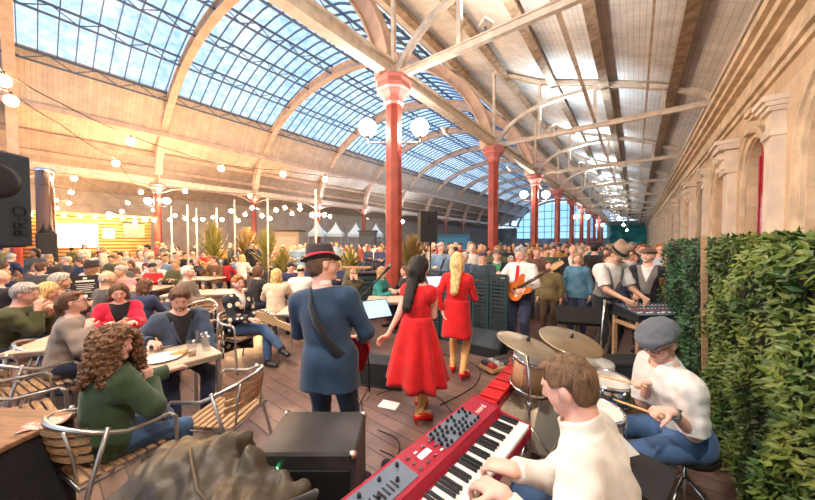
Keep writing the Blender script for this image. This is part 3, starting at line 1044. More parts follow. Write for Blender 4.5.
# ---------------------------------------------------------------- materials for people
SKIN = {'fair': (0.78, 0.50, 0.38), 'pink': (0.80, 0.46, 0.36), 'tan': (0.66, 0.40, 0.27), 'brown': (0.34, 0.19, 0.12)}
HAIRC = {'brown': (0.13, 0.065, 0.035), 'dark': (0.014, 0.011, 0.011), 'grey': (0.42, 0.40, 0.38), 'white': (0.72, 0.70, 0.66), 'blonde': (0.72, 0.48, 0.20),
         'ginger': (0.42, 0.16, 0.05), 'fair': (0.42, 0.27, 0.14)}
def skin_mat(n): return mat('skin_' + n, SKIN[n], 0.48, sss=0.06, var=0.06, vscale=14)
def hair_mat(n): return mat('hair_' + n, HAIRC[n], 0.55, var=0.45, vscale=38, bump=0.8, bscale=120, stretch=(1.6, 1.6, 0.35))
def cloth(n, c, bump=0.25): return mat('cloth_' + n, c, 0.85, var=0.14, vscale=9, bump=bump, bscale=140, sheen=0.15)
m_eye = mat('eye_dark', (0.035, 0.025, 0.02), 0.15)
m_eyewhite = mat('eye_white', (0.75, 0.72, 0.68), 0.2)
m_lip = mat('lip', (0.52, 0.17, 0.14), 0.45)
m_shoe = mat('shoe_black', (0.03, 0.028, 0.03), 0.35)

def face_slots(J, V, F):
    """material index per face: 1 eye white, 2 iris, 3 lips"""
    c = V[F].mean(1); s = J['s'] * (0.97 if J['fem'] else 1.0)
    q = (c - J['hc']) @ J['H'] / s
    fm = np.zeros(len(F), int)
    for sx in (-1, 1):
        e = (q[:, 1] > 0.075) & (((q[:, 0] - sx * 0.031) / 0.0145) ** 2 + ((q[:, 2] - 0.010) / 0.0075) ** 2 < 1)
        fm[e] = 1
        e2 = e & (((q[:, 0] - sx * 0.030) / 0.0065) ** 2 + ((q[:, 2] - 0.010) / 0.0075) ** 2 < 1)
        fm[e2] = 2
    lp = (q[:, 1] > 0.078) & ((q[:, 0] / 0.021) ** 2 + ((q[:, 2] + 0.0505) / 0.0085) ** 2 < 1)
    fm[lp] = 3
    return fm

def body_mesh(J, cell, skin, fine=True, legs=True, fat=0.0):
    L = head_prims(J, fine) + torso_prims(J, 0, fat)
    L += arm_prims(J, 0, 2.0, cuff=False)
    for i in (0, 1): L += hand_prims(J, i)
    if legs: L += leg_prims(J, 0, 2.0, cuff=False) + foot_prims(J, -0.006)
    V, F = sdf_mesh(L, cell)
    return np_mesh('body', V, F, [skin, m_eyewhite if fine else m_eye, m_eye, m_lip], face_slots(J, V, F))

def hair_prims(J, style):
    s, H, c = J['s'] * (0.97 if J['fem'] else 1.0), J['H'], J['hc']
    q = lambda x, y, z: c + H @ A(x, y, z) * s
    dn = A(0, 0, -1.0)
    L = []
    if style == 'bald': 
        L = [ell(q(0, -0.030, 0.0), A(0.082, 0.084, 0.055) * s, H, 0.01), fnprim(lambda P: -(((P - q(0, 0.0, 0.03)) @ H)[..., 2] * 1.0) , 's', 0.01)]
    else:
        t = 0.010 if style in ('crop',) else 0.017
        L = [ell(q(0, -0.018, 0.034), A(0.078 + t, 0.096 + t, 0.090 + t) * s, H, 0.01)]
        if style in ('short', 'crop'):
            L += [ell(q(0, -0.045, -0.01), A(0.076, 0.062, 0.075) * s, H, 0.02), ell(q(0.01, 0.045, 0.098), A(0.06, 0.04, 0.026 if style == 'short' else 0.016) * s, H, 0.02)]
        if style == 'bob':
            L += [cap(q(sx * 0.065, -0.02, 0.02), q(sx * 0.085, -0.005, -0.085), 0.036 * s, 0.032 * s, 0.03) for sx in (-1, 1)]
            L += [ell(q(0, -0.06, -0.03), A(0.085, 0.055, 0.09) * s, H, 0.03)]
        if style == 'vlong':
            b = q(0, -0.072, -0.03); e = b - J['u'] * 0.38 * s - J['f'] * 0.115
            L += [cap(q(0, -0.05, 0.03), b, 0.076 * s, 0.084 * s, 0.03), cap(b, e, 0.090 * s, 0.055 * s, 0.04, (J['f'], 0.55))]
            for sx in (-1, 1): L += [cap(q(sx * 0.065, -0.02, 0.02), q(sx * 0.07, -0.04, -0.12), 0.034 * s, 0.034 * s, 0.03)]
        if style == 'long':
            for sx in (-1, 1):
                a = q(sx * 0.060, -0.03, 0.02); b = q(sx * 0.078, -0.03, -0.09); e = b + A(0, 0, -0.10) * s + J['u'] * -0.04 * s
                L += [cap(a, b, 0.036 * s, 0.034 * s, 0.03), cap(b, e, 0.034 * s, 0.016 * s, 0.03)]
            b = q(0, -0.075, -0.04); e = b - J['u'] * 0.20 * s - J['f'] * 0.02
            L += [cap(q(0, -0.05, 0.02), b, 0.06 * s, 0.06 * s, 0.03), cap(b, e, 0.062 * s, 0.035 * s, 0.04, (J['f'], 0.6))]
        # face opening
    def face(P):
        r = (P - c) @ H / s
        e = np.sqrt((r[..., 0] / 0.070) ** 2 + ((r[..., 2] + 0.030) / (0.106)) ** 2) - 1
        return np.maximum(e * 0.06, 0.022 - r[..., 1]) * s
    L.append(fnprim(face, 's', 0.012))
    if style in ('short', 'crop', 'bald'):
        L.append(fnprim(lambda P: np.maximum(np.maximum(-(((P - c) @ H)[..., 1]) - 0.022 * s, ((P - c) @ H)[..., 2] - 0.025 * s), -(((P - c) @ H)[..., 2]) - 0.30), 's', 0.008))
        L.append(fnprim(lambda P: ((P - c) @ H)[..., 2] + 0.075 * s, 's', 0.01))
    return L

def brow_mesh(J, m, sx):
    mb = MB(); s, H, c = J['s'], J['H'], J['hc']
    q = lambda x, y, z: Vector(c + H @ A(x, y, z) * s)
    if True:
        mb.tube([q(sx * 0.014, 0.0925, 0.028), q(sx * 0.030, 0.0905, 0.034), q(sx * 0.046, 0.080, 0.029)], 0.0035 * s, 5, rs=[0.003 * s, 0.0042 * s, 0.002 * s])
    return mb.mesh('eyebrow', m)

def torso_cut(J, neck=0.0, hem=None):
    L = [halfspace(J['N'] + J['u'] * neck * J['s'], J['u'] + J['f'] * -0.1)]
    if hem is not None: L.append(halfspace(J['P'] - A(0, 0, 1) * hem * J['s'], A(0, 0, -1)))
    return L

def top_mesh(J, name, cell, m, g=0.014, sleeve=1.9, neck=0.018, hem=-0.03, fat=0.0, wr=(38, 0.003), vee=None, skirt=0.0, collar=False, bust=0, extra=None, slv_g=None):
    s = J['s']
    L = torso_prims(J, g, fat, bust)
    if skirt:
        x, f = J['x'], J['f']
        L.append(cap(J['P'] - J['x'] * 0.06 * s, J['P'] - J['x'] * 0.07 * s - A(0, 0, skirt + 0.1) * s, 0.12 * s + g, 0.12 * s + g, 0.05, (f, 0.9)))
        L.append(cap(J['P'] + J['x'] * 0.06 * s, J['P'] + J['x'] * 0.07 * s - A(0, 0, skirt + 0.1) * s, 0.12 * s + g, 0.12 * s + g, 0.05, (f, 0.9)))
        hem = skirt
    if extra: L += extra
    L += torso_cut(J, neck, hem)
    if collar:
        a = J['N'] + J['u'] * 0.0 * s; b = a + J['u'] * 0.042 * s + J['f'] * 0.012
        L.append(cap(a - J['u'] * 0.03, b, 0.088 * s, 0.078 * s, 0.012, cut=0.0)); 
        L.append(cap(b - J['u'] * 0.012, b + J['u'] * 0.04, 0.069 * s, 0.072 * s, 0.002, op='s'))
    if vee:
        top, wid, dep = vee
        u, x, f, N = J['u'], J['x'], J['f'], J['N']
        def v(P):
            q = P - (N - u * dep * s)
            h = q @ u; lat = np.abs(q @ x)
            return np.maximum(np.maximum(lat - np.clip(h, 0, 9) * wid / dep, -h), -(q @ f)) 
        L.append(fnprim(v, 's', 0.006))
    if sleeve > 0: L += arm_prims(J, slv_g or g, sleeve)
    V, F = sdf_mesh(L, cell, wr)
    return np_mesh(name, V, F, [m])

def trouser_mesh(J, cell, m, g=0.012, upto=1.93, fat=0.0, top=0.06, gl=0.022, wr=(30, 0.003), name='trousers'):
    s = J['s']; F3 = np.stack([J['x'], J['f'], J['u']], 1)
    L = [ell(J['P'], A(0.162 * s + g + fat * 0.5, 0.122 * s + g + fat * 0.6, 0.128 * s), F3, 0.05),
         ell(J['P'] + J['u'] * 0.07 * s, A(0.158 * s + g + fat * 0.6, 0.118 * s + g + fat * 0.95, 0.12 * s), F3, 0.05)]
    L += leg_prims(J, g, upto, True, gl)
    top = top if J['K'][0][2] < J['P'][2] - 0.2 else max(top, 0.115)
    P0 = J['P'] + J['u'] * top * s; u0 = J['u']
    L.append(Prim(lambda P: np.minimum((P - P0) @ u0, 0.17 * s - (P - P0)[..., 1]), None, None, 0.004, 'cut'))
    V, F = sdf_mesh(L, cell, wr)
    return np_mesh(name, V, F, [m])

def simple_sdf(name, prims, cell, m, wr=None):
    V, F = sdf_mesh(prims, cell, wr)
    return np_mesh(name, V, F, [m])

def shoe_mesh(J, cell, m, heel=0.0):
    return [simple_sdf('shoe', foot_prims(J, 0.006, heel, (i,)), cell, m) for i in (0, 1)]

def face_dir(loc, deg):
    """z rotation of a person at loc whose local +Y points deg from the camera: 0 at it, 90 picture right, 180 away"""
    d = math.atan2(-loc[1], -loc[0]) + math.radians(deg)
    return d - PI / 2

def Lc(root_loc, rz, p):
    M = Matrix.Translation(root_loc) @ Matrix.Rotation(rz, 4, 'Z')
    return np.array(M.inverted() @ Vector(p))

def person(loc, deg, label, pose, skin='fair', cell=0.007, hair=('short', 'brown'), fine=True, legs=True, fat=0.0, eyes=True, hatcut=False):
    """returns (root, skeleton); clothing is added by the caller"""
    rz = face_dir(loc, deg)
    loc = Vector((loc[0], loc[1], 0))
    for key in ('hands', 'feet'):
        if key in pose: pose[key] = tuple((Lc(loc, rz, p) if isinstance(p, Vector) else p) for p in pose[key])
    for key in ('elb', 'palms', 'hdir', 'knees'):
        if key in pose: pose[key] = tuple((np.array(Matrix.Rotation(-rz, 3, 'Z') @ p) if isinstance(p, Vector) else p) for p in pose[key])
    J = skeleton(**pose)
    root = empty('person', loc, rz, label, 'person')
    link_mesh('body', body_mesh(J, cell, skin_mat(skin), fine, legs, fat), root)
    if hair:
        h = link_mesh('hair', simple_sdf('hair', hair_prims(J, hair[0]) + ([fnprim(lambda P: 0.045 - ((P - J['hc']) @ J['H'])[..., 2], 's', 0.004)] if hatcut else []), max(cell, 0.006), hair_mat(hair[1]), (90, 0.003, 0.22) if hair[0] != 'crop' else (90, 0.002, 0.5)), root)
        if fine:
            for sx in (-1, 1): link_mesh('eyebrow', brow_mesh(J, hair_mat(hair[1]), sx), root)
    J['root'] = root
    return root, J
def wear(root, me):
    if isinstance(me, list): return [link_mesh(m.name.split('.')[0], m, root) for m in me]
    return link_mesh(me.name.split('.')[0], me, root)
# ================================================================== THE MUSICIANS AND THE NEAR GUESTS
RT = Vector((math.cos(YAW), math.sin(YAW), 0)); FW = Vector((-math.sin(YAW), math.cos(YAW), 0))
def cs(x, d, z=0.0): return RT * x + FW * d + Vector((0, 0, z))
def pd(px, d, z=0.0): return cs((px - 407.5) / FPX * d, d, z)
def deg_of(loc, direction): return math.degrees(math.atan2(direction[1], direction[0]) - math.atan2(-loc[1], -loc[0]))
V3 = Vector
HAIRC['greybrown'] = (0.15, 0.085, 0.045)
c_white = cloth('white_shirt', (0.80, 0.77, 0.73)); c_cream = cloth('cream_shirt', (0.80, 0.75, 0.68))
c_denim = cloth('blue_denim', (0.06, 0.13, 0.27)); c_navy = cloth('navy', (0.03, 0.04, 0.09)); c_black = cloth('black_cloth', (0.018, 0.018, 0.022))
c_suit = cloth('blue_suit', (0.024, 0.055, 0.11)); c_red = cloth('red_dress', (0.62, 0.008, 0.012)); c_green = cloth('green_wool', (0.045, 0.085, 0.04))
c_grey = cloth('grey_wool', (0.20, 0.19, 0.18)); c_redcoat = cloth('red_coat', (0.60, 0.01, 0.05)); c_flat = cloth('grey_tweed', (0.09, 0.10, 0.12))
m_redshoe = mat('red_patent', (0.65, 0.01, 0.01), 0.25); m_tights = mat('tan_tights', (0.75, 0.42, 0.16), 0.5)
m_felt = cloth('black_felt', (0.04, 0.03, 0.035)); m_band = cloth('red_band', (0.62, 0.02, 0.05)); m_straw = cloth('brown_straw', (0.36, 0.25, 0.17))
m_frame = mat('spectacle_frame', (0.02, 0.015, 0.015), 0.3)
m_leather = mat('black_leather', (0.03, 0.02, 0.02), 0.4, bump=0.1)

def hat(J, style, m, band=None, parent=None, size=1.0, back=-0.01, tiltb=0.0):
    s = J['s'] * size; H = J['H'].copy(); c = J['hc']
    H3 = Matrix([[H[i][j] for j in range(3)] for i in range(3)])
    if tiltb: H3 = H3 @ Matrix.Rotation(math.radians(tiltb), 3, 'X')
    base = Vector(c + J['H'] @ A(0, back, 0.055) * s)
    def P(mb):
        o = 0
        mb.v = [tuple(base + H3 @ (Vector(v) * s)) for v in mb.v]
    if style == 'brim':
        mb = MB(); n = 28; rows = []
        pr = [(0.130, 0.008, 0.0), (0.133, 0.004, 0), (0.128, 0.0, 0), (0.095, -0.004, 0), (0.094, 0.004, 0), (0.096, 0.02, 0), (0.091, 0.09, 0), (0.082, 0.120, 0), (0.055, 0.120, 0), (0.0, 0.100, 0)]
        for r, z, _ in pr:
            row = []
            for k in range(n):
                a = 2 * PI * k / n; x, y = math.cos(a), math.sin(a)
                zz = z + (0.016 * abs(x) ** 2 if r > 0.12 else 0) - (0.012 * max(0, y) if r > 0.12 else 0)
                if z > 0.1: zz += -0.012 * math.cos(a * 2)
                row.append((x * r * 0.92, y * r * 1.12, zz))
            rows.append(row)
        mb.sheet(rows, closed=True); P(mb)
        o = mb.build('hat', m, parent)
        if band:
            b = MB(); rows = [[(math.cos(2 * PI * k / n) * r * 0.92, math.sin(2 * PI * k / n) * r * 1.12, z) for k in range(n)] for r, z in ((0.0965, 0.004), (0.0985, 0.006), (0.0955, 0.042), (0.093, 0.043))]
            b.sheet(rows, closed=True); P(b); b.build('hat_band', band, o)
        return o
    if style == 'flat':
        pr = [ell(A(0, 0.002, 0.016), A(0.116, 0.138, 0.040)), ell(A(0, -0.025, 0.032), A(0.104, 0.115, 0.056)), cap(A(-0.045, 0.105, 0.0), A(0.045, 0.105, 0.0), 0.012, None, 0.03), cap(A(-0.03, 0.132, -0.008), A(0.03, 0.132, -0.008), 0.008, None, 0.03)]
        V, F = sdf_mesh(pr, 0.007, (60, 0.002))
        V = np.array([list(base + H3 @ (Vector(v) * s)) for v in V])
        return link_mesh('flat_cap', np_mesh('flat_cap', V, F, [m]), parent)
    if style == 'peak':
        pr = [ell(A(0, -0.01, 0.01), A(0.092, 0.108, 0.075)), cap(A(-0.04, 0.10, 0.0), A(0.04, 0.10, 0.0), 0.012, None, 0.02), cap(A(-0.03, 0.15, -0.012), A(0.03, 0.15, -0.012), 0.008, None, 0.03), halfspace(A(0, 0, -0.015), A(0, 0, -1))]
        V, F = sdf_mesh(pr, 0.008)
        V = np.array([list(base + H3 @ (Vector(v) * s)) for v in V])
        return link_mesh('peaked_cap', np_mesh('peaked_cap', V, F, [m]), parent)
def spectacles(J, parent, m=None):
    mb = MB(); s, H, c = J['s'], J['H'], J['hc']
    q = lambda x, y, z: Vector(c + H @ A(x, y, z) * s)
    for sx in (-1, 1):
        mb.tube([q(sx * 0.032 + 0.023 * math.cos(a), 0.100, 0.008 + 0.017 * math.sin(a)) for a in [2 * PI * k / 14 for k in range(14)]], 0.0025 * s, 5, closed=True)
        mb.tube([q(sx * 0.055, 0.100, 0.014), q(sx * 0.080, 0.05, 0.014), q(sx * 0.085, -0.01, 0.008)], 0.0024 * s, 5)
    mb.tube([q(-0.009, 0.102, 0.010), q(0, 0.108, 0.013), q(0.009, 0.102, 0.010)], 0.0022 * s, 5)
    mb.build('spectacles', m or m_frame, parent)
def lapels(J, m, root, dep=0.30, wid=0.10):
    """flat folded collar strips of a jacket lying on the chest"""
    mb = MB(); s = J['s']; N, u, x, f = J['N'], J['u'], J['x'], J['f']
    for sg in (-1, 1):
        a = N + (x * sg * 0.06 + u * 0.015 + f * -0.01) * s; b = N + (x * sg * 0.075 - u * 0.09 + f * 0.105) * s; c = N + (x * sg * 0.015 - u * dep + f * 0.145) * s
        a2 = N + (x * sg * 0.10 + u * 0.005 + f * 0.0) * s; b2 = N + (x * sg * 0.125 - u * 0.12 + f * 0.095) * s
        mb.add([a, b, c, b2, a2], [(0, 1, 3, 4), (1, 2, 3)])
    o = mb.build('lapels', m, root); thicken(o, 0.008, 0)
def shirt_front(J, m, root, dep=0.34, name='shirt_front', cell=0.008, fat=0.0):
    s = J['s']
    L = torso_prims(J, 0.007, fat); L += [halfspace(J['N'] + J['u'] * 0.02, J['u']), halfspace(J['P'] + J['u'] * 0.05, -J['u']), halfspace(J['P'] + J['f'] * 0.0, -J['f'])]
    wear(root, simple_sdf(name, L, cell, m))

# ---- 1 the keyboard player
kb_far_back = onplane(478, 398, 0.86); kb_far_front = onplane(527, 417, 0.86)
kb_e2 = (kb_far_front - kb_far_back).normalized()             # towards the player
kb_e1 = Vector((kb_e2.y, -kb_e2.x, 0))                         # along the keys, towards the camera
if kb_e1.dot(FW) > 0: kb_e1 = -kb_e1
loc = cs(0.80, 1.07)
dirn = -kb_e2
pose = dict(h=1.74, seat=0.48, lean=15, yaw=2, pitch=20, hands=(onplane(513, 470, 0.925), onplane(503, 494, 0.925)) , curl=0.75,
            palms=(V3((0, 0, -1)), V3((0, 0, -1))), hdir=((-kb_e2 - FW * 0.1 + V3((0, 0, -0.15))), (-kb_e2 + FW * 0.15 + V3((0, 0, -0.15)))),
            elb=(V3((0, 0, -1)) + FW * 0.5 + kb_e2 * 0.5, V3((0, 0, -1)) - FW * 0.4 + kb_e2 * 0.5))
# own left hand is nearer the camera for a player facing picture left
pose['hands'] = (pose['hands'][1], pose['hands'][0]); pose['hdir'] = (pose['hdir'][1], pose['hdir'][0]); pose['elb'] = (pose['elb'][1], pose['elb'][0])
root, JK = person(loc, deg_of(loc, dirn), 'short-haired man in white shirt seated playing the red keyboard', pose, 'pink', 0.0055, ('crop', 'greybrown'))
wear(root, top_mesh(JK, 'shirt', 0.0065, c_cream, g=0.016, sleeve=1.93, neck=0.01, collar=True, wr=(30, 0.005), hem=0.02))
wear(root, trouser_mesh(JK, 0.009, c_denim)); wear(root, shoe_mesh(JK, 0.01, m_shoe))
# ---- 2 the drummer
loc = cs(1.80, 1.88)
snare_c = pd(607, 2.3, 0.72)
dirn = (snare_c - loc); dirn.z = 0
h1 = at(652, 382, 1.92); h0 = at(672, 412, 1.68)
sd = (pd(600, 2.3, 0.75) - h1)
pose = dict(h=1.68, seat=0.46, lean=17, side=-2, twist=0, yaw=28, pitch=20,  hands=(h0, h1), curl=1.5,
            palms=(V3((0, 0, -1)) , V3((0, 0, -1))), hdir=(-RT * 1 + FW * 0.2, -RT * 1 + FW * 0.1), elb=(V3((0, 0, -1)) + RT * 0.25, V3((0, 0, -1)) + FW * 0.3), feet=(None, None))
root, JD = person(loc, deg_of(loc, dirn) + 52, 'drummer in grey flat cap, glasses and white short-sleeved shirt behind the drums', pose, 'pink', 0.006, ('crop', 'grey'), hatcut=True)
wear(root, top_mesh(JD, 'shirt', 0.007, c_white, g=0.018, sleeve=0.95, collar=True, wr=(28, 0.005), hem=0.03, slv_g=0.026))
wear(root, trouser_mesh(JD, 0.009, c_denim)); wear(root, shoe_mesh(JD, 0.01, m_shoe))
hat(JD, 'flat', c_flat, parent=root, tiltb=-4); spectacles(JD, root)
wt = MB(); w = Vector(JD['W'][0]); dd = Vector(nrm(JD['W'][0] - JD['E'][0])); wt.lathe([(0.031, -0.012), (0.033, 0), (0.031, 0.012)], w - dd * 0.03, 14, axis=dd)
_, s_, u_ = frame_of(dd); wt.lathe([(0.02, 0), (0.02, 0.012), (0.0, 0.013)], w - dd * 0.03 + u_ * 0.028, 12, axis=u_)
wt.build('wristwatch', mat('watch_steel', (0.5, 0.5, 0.5), 0.3, metal=1), root)
DR_L, DR_R = h0, h1
# ---- 3 the hatted guitarist in the blue suit (seen from behind)
loc = pd(329, 2.12)
MS = Matrix.Translation(loc) @ Matrix.Rotation(face_dir(loc, 158), 4, 'Z')
pose = dict(h=1.78, lean=2, side=-7, yaw=-50, pitch=0, tilt=-16, hands=(A(-0.20, 0.36, 1.10), A(0.16, 0.27, 1.02)), palms=(A(0.6, -0.5, 0), A(-0.3, -1, 0)), hdir=(A(0.2, 0.3, 0.6), A(-0.8, 0.1, -0.2)), curl=1.2,
            elb=(A(-0.6, -0.3, -1), A(0.9, -0.4, -0.8)))
root, JG = person(loc, 158, 'guitarist in blue suit and black trilby with red band, seen from behind', pose, 'pink', 0.007, ('crop', 'greybrown'), hatcut=True)
wear(root, top_mesh(JG, 'suit_jacket', 0.008, c_suit, g=0.022, sleeve=1.95, neck=0.022, skirt=0.18, wr=(16, 0.004), fat=0.0,
     extra=[cap(JG['N'] - JG['u'] * 0.02, JG['N'] + JG['u'] * 0.035, 0.092, 0.080, 0.02), cap(JG['P'] + A(-0.06, 0.0, 0.02), JG['P'] + A(-0.075, 0, -0.35), 0.12, 0.15, 0.05), cap(JG['P'] + A(0.06, 0.0, 0.02), JG['P'] + A(0.075, 0, -0.35), 0.12, 0.15, 0.05), cap(JG['P'] + A(0.0, -0.185, -0.02), JG['P'] + A(0.0, -0.20, -0.26), 0.004, 0.010, op='s', k=0.006)]))
cl = MB(); cl.lathe([(0.062, 0), (0.066, 0.012), (0.060, 0.045)], Vector(JG['N']) + V3((0, 0.005, 0.03)), 18); cl.build('shirt_collar', c_white, root)
wear(root, trouser_mesh(JG, 0.01, cloth('blue_trousers', (0.022, 0.05, 0.095)), g=0.012)); wear(root, shoe_mesh(JG, 0.01, m_shoe))
hat(JG, 'brim', m_felt, m_band, root, size=0.98); spectacles(JG, root)
JGroot = root; JG['root'] = root
# ---- 4 the dark-haired singer in red
def skirt_mesh(J, name, m, zt, zb, rt, rb, folds=9, amp=0.03, n=72, extra=None):
    mb = MB(); P = J['P']; rows = []; s = J['s']
    for i in range(15):
        t = i / 14; z = zt + (zb - zt) * t
        row = []
        for k in range(n):
            a = 2 * PI * k / n
            r = rt + (rb - rt) * t ** 0.8 + amp * t * math.sin(a * folds + 1.3 * math.sin(a * 2)) 
            row.append((P[0] + math.cos(a) * r, P[1] + math.sin(a) * r * (0.80 + 0.15 * t), z + 0.012 * math.sin(a * 3) * t))
        rows.append(row)
    mb.sheet(rows, closed=True)
    o = mb.build(name, m, J['root']); thicken(o, 0.006, 0); return o
loc = pd(417, 2.95)
hl = at(383, 346, 2.95)
pose = dict(h=1.69, fem=True, lean=3, yaw=-14, pitch=2, hands=(None, None), curl=0.6, feet=(A(-0.09, 0.16, 0.135), A(0.07, -0.05, 0.135)))
pose['hands'] = (hl, A(0.02, 0.30, 1.18))
pose['hdir'] = (V3((0, 0, -0.6)) - RT * 0.9, None)
pose['elb'] = (V3((0, 0, -0.5)) + RT * 0.9 - FW * 0.4, A(0.1, 0.0, -1))
root, J4 = person(loc, 142, 'singer with long black hair in a flared red dress and red heels', pose, 'pink', 0.0065, ('vlong', 'dark'))
wear(root, top_mesh(J4, 'red_dress', 0.007, c_red, g=0.014, sleeve=0.28, bust=1, wr=(26, 0.003), hem=0.02, fat=0.012, neck=-0.01))
skirt_mesh(J4, 'dress_skirt', c_red, J4['P'][2] + 0.17, 0.40, 0.148, 0.295, 9, 0.045)
wear(root, simple_sdf('tights', leg_prims(J4, 0.004, 2.0, False) + foot_prims(J4, -0.002, 0.05), 0.008, m_tights))
def heels(J, m):
    L = foot_prims(J, 0.007, 0.05)
    for i in (0, 1):
        c = J['Ak'][i]; t = J['toe'][i]
        L.append(cap(c - t * 0.045 - A(0, 0, 0.04), A(c[0], c[1], 0.006) - t * 0.04, 0.022, 0.008, 0.01))
    top = [c - A(0, 0, 0.02) for c in J['Ak']]
    L.append(halfspace(A(0, 0, J['Ak'][0][2] - 0.028), A(0, 0, 1)))
    mb = simple_sdf('heeled_shoes', L, 0.006, m); wear(J['root'], mb)
    for i in (0, 1):
        st = MB(); c = Vector(J['Ak'][i]); st.lathe([(0.044, -0.006), (0.046, 0), (0.044, 0.006)], c + V3((0, 0, -0.01)), 14); st.build('ankle_strap', m, J['root'])
heels(J4, m_redshoe)
# ---- 5 the blonde singer in red
loc = pd(457, 3.9)
pose = dict(h=1.69, fem=True, lean=2, yaw=10, pitch=8, hands=(None, A(0.12, 0.30, 1.12)), curl=0.8, feet=(A(-0.08, 0.10, 0.13), A(0.10, -0.06, 0.13)))
pose['hands'] = (at(443, 312, 3.9), pose['hands'][1])
root, J5 = person(loc, 165, 'singer with long blonde hair in a long-sleeved short red dress', pose, 'pink', 0.007, ('vlong', 'blonde'))
wear(root, top_mesh(J5, 'red_dress', 0.008, c_red, g=0.015, sleeve=1.85, bust=1, wr=(30, 0.003), hem=0.05))
skirt_mesh(J5, 'dress_skirt', c_red, J5['P'][2] + 0.15, 0.56, 0.16, 0.20, 5, 0.008)
wear(root, simple_sdf('tights', leg_prims(J5, 0.004, 2.0, False) + foot_prims(J5, -0.002, 0.05), 0.009, m_tights)); heels(J5, m_redshoe)
# ---- 6 the guitarist in white shirt and red tie
loc = pd(521, 4.9)
MB6 = Matrix.Translation(loc) @ Matrix.Rotation(face_dir(loc, -22), 4, 'Z')
pose = dict(h=1.76, lean=-2, yaw=-4, pitch=12, hands=(A(-0.30, 0.27, 1.22), A(0.10, 0.24, 1.05)), palms=(A(0.4, -0.7, 0.2), A(-0.2, -1, 0)), hdir=(A(0.1, 0.4, 0.7), A(-0.7, 0.2, -0.5)), curl=1.2, elb=(A(-0.8, 0, -1), A(1, -0.3, -0.7)))
pose['hands'] = (A(-0.12, 0.26, 1.05), A(0.26, 0.28, 1.20)); pose['elb'] = (A(-1, -0.3, -0.7), A(0.8, 0, -1)); pose['palms'] = (A(0.2, -1, 0), A(-0.4, -0.7, 0.2)); pose['hdir'] = (A(0.7, 0.2, -0.5), A(-0.1, 0.4, 0.7))
root, J6 = person(loc, -22, 'grey-haired guitarist in white shirt and red tie facing the camera', pose, 'pink', 0.008, ('short', 'grey'), fat=0.03)
wear(root, top_mesh(J6, 'shirt', 0.008, c_white, g=0.022, sleeve=1.88, collar=True, wr=(26, 0.005), fat=0.03))
wear(root, trouser_mesh(J6, 0.01, c_navy, g=0.02, fat=0.03)); wear(root, shoe_mesh(J6, 0.01, m_shoe))
t = MB(); N = Vector(J6['N']); t.prism([(-0.018, 0.0), (0.018, 0.0), (0.022, -0.04), (0.038, -0.36), (0.0, -0.41), (-0.038, -0.36), (-0.022, -0.04)], N + V3((0, 0.128, -0.02)), (1, 0, 0), (0, -0.17, 1), -0.012); t.build('red_tie', c_red, root)
# ---- 7 the sound man
loc = pd(606, 4.35)
pose = dict(h=1.82, lean=12, side=0, yaw=10, pitch=34, hands=(None, None), curl=0.9)
pose['hands'] = (at(640, 300, 4.0), at(631, 302, 4.0)); pose['hands'] = (at(644, 298, 4.0), at(626, 300, 3.95))
root, J7 = person(loc, 42, 'sound man in straw trilby and dark waistcoat leaning over the mixing desk', pose, 'tan', 0.008, ('crop', 'brown'), hatcut=True)
wear(root, top_mesh(J7, 't_shirt', 0.009, c_white, g=0.016, sleeve=0.8, wr=(26, 0.004), hem=0.05, slv_g=0.028))
wear(root, top_mesh(J7, 'waistcoat', 0.008, c_grey, g=0.022, sleeve=0, vee=(0, 0.11, 0.33), hem=0.06, wr=None, neck=-0.03))
wear(root, trouser_mesh(J7, 0.01, c_black)); wear(root, shoe_mesh(J7, 0.01, m_shoe)); hat(J7, 'brim', m_straw, c_black, root, 1.05, tiltb=-6)
# ---- 8 the onlooker with flat cap, suit and a pint
loc = pd(648, 4.75)
pint_hand = at(662, 282, 4.55)
pose = dict(h=1.72, lean=-3, yaw=-14, pitch=-6, hands=(pint_hand, A(0.1, 0.3, 0.98)), curl=1.3, palms=(-RT * 1.0, A(0, -1, 0)), hdir=(FW * -1 - RT * 0.2, None))
root, J8 = person(loc, -8, 'moustached onlooker in dark suit and flat cap holding a pint by the hedge', pose, 'pink', 0.008, ('crop', 'grey'), fat=0.03, hatcut=True)
shirt_front(J8, c_white, root, fat=0.03)
wear(root, top_mesh(J8, 'waistcoat', 0.009, c_grey, g=0.018, sleeve=0, vee=(0, 0.08, 0.26), hem=0.1, wr=None, fat=0.03))
wear(root, top_mesh(J8, 'suit_jacket', 0.009, c_black, g=0.030, sleeve=1.9, skirt=0.2, wr=(22, 0.005), fat=0.03, vee=(0, 0.16, 0.62)))
wear(root, trouser_mesh(J8, 0.011, c_black, fat=0.03)); wear(root, shoe_mesh(J8, 0.011, m_shoe)); hat(J8, 'flat', cloth('brown_tweed', (0.16, 0.09, 0.06)), parent=root)
ms = MB(); q = lambda x, y, z: Vector(J8['hc'] + J8['H'] @ A(x, y, z) * J8['s']); ms.tube([q(-0.03, 0.084, -0.048), q(0, 0.098, -0.036), q(0.03, 0.084, -0.048)], 0.008, 6, rs=[0.004, 0.009, 0.004]); ms.build('moustache', hair_mat('grey'), root)
PINT8 = Matrix.Translation(pd(648, 4.75)) @ Matrix.Rotation(face_dir(pd(648, 4.75), -8), 4, 'Z') @ (Vector(J8['W'][0]) + Vector(J8['hd'][0]) * 0.08 + Vector(J8['pn'][0]) * 0.045)

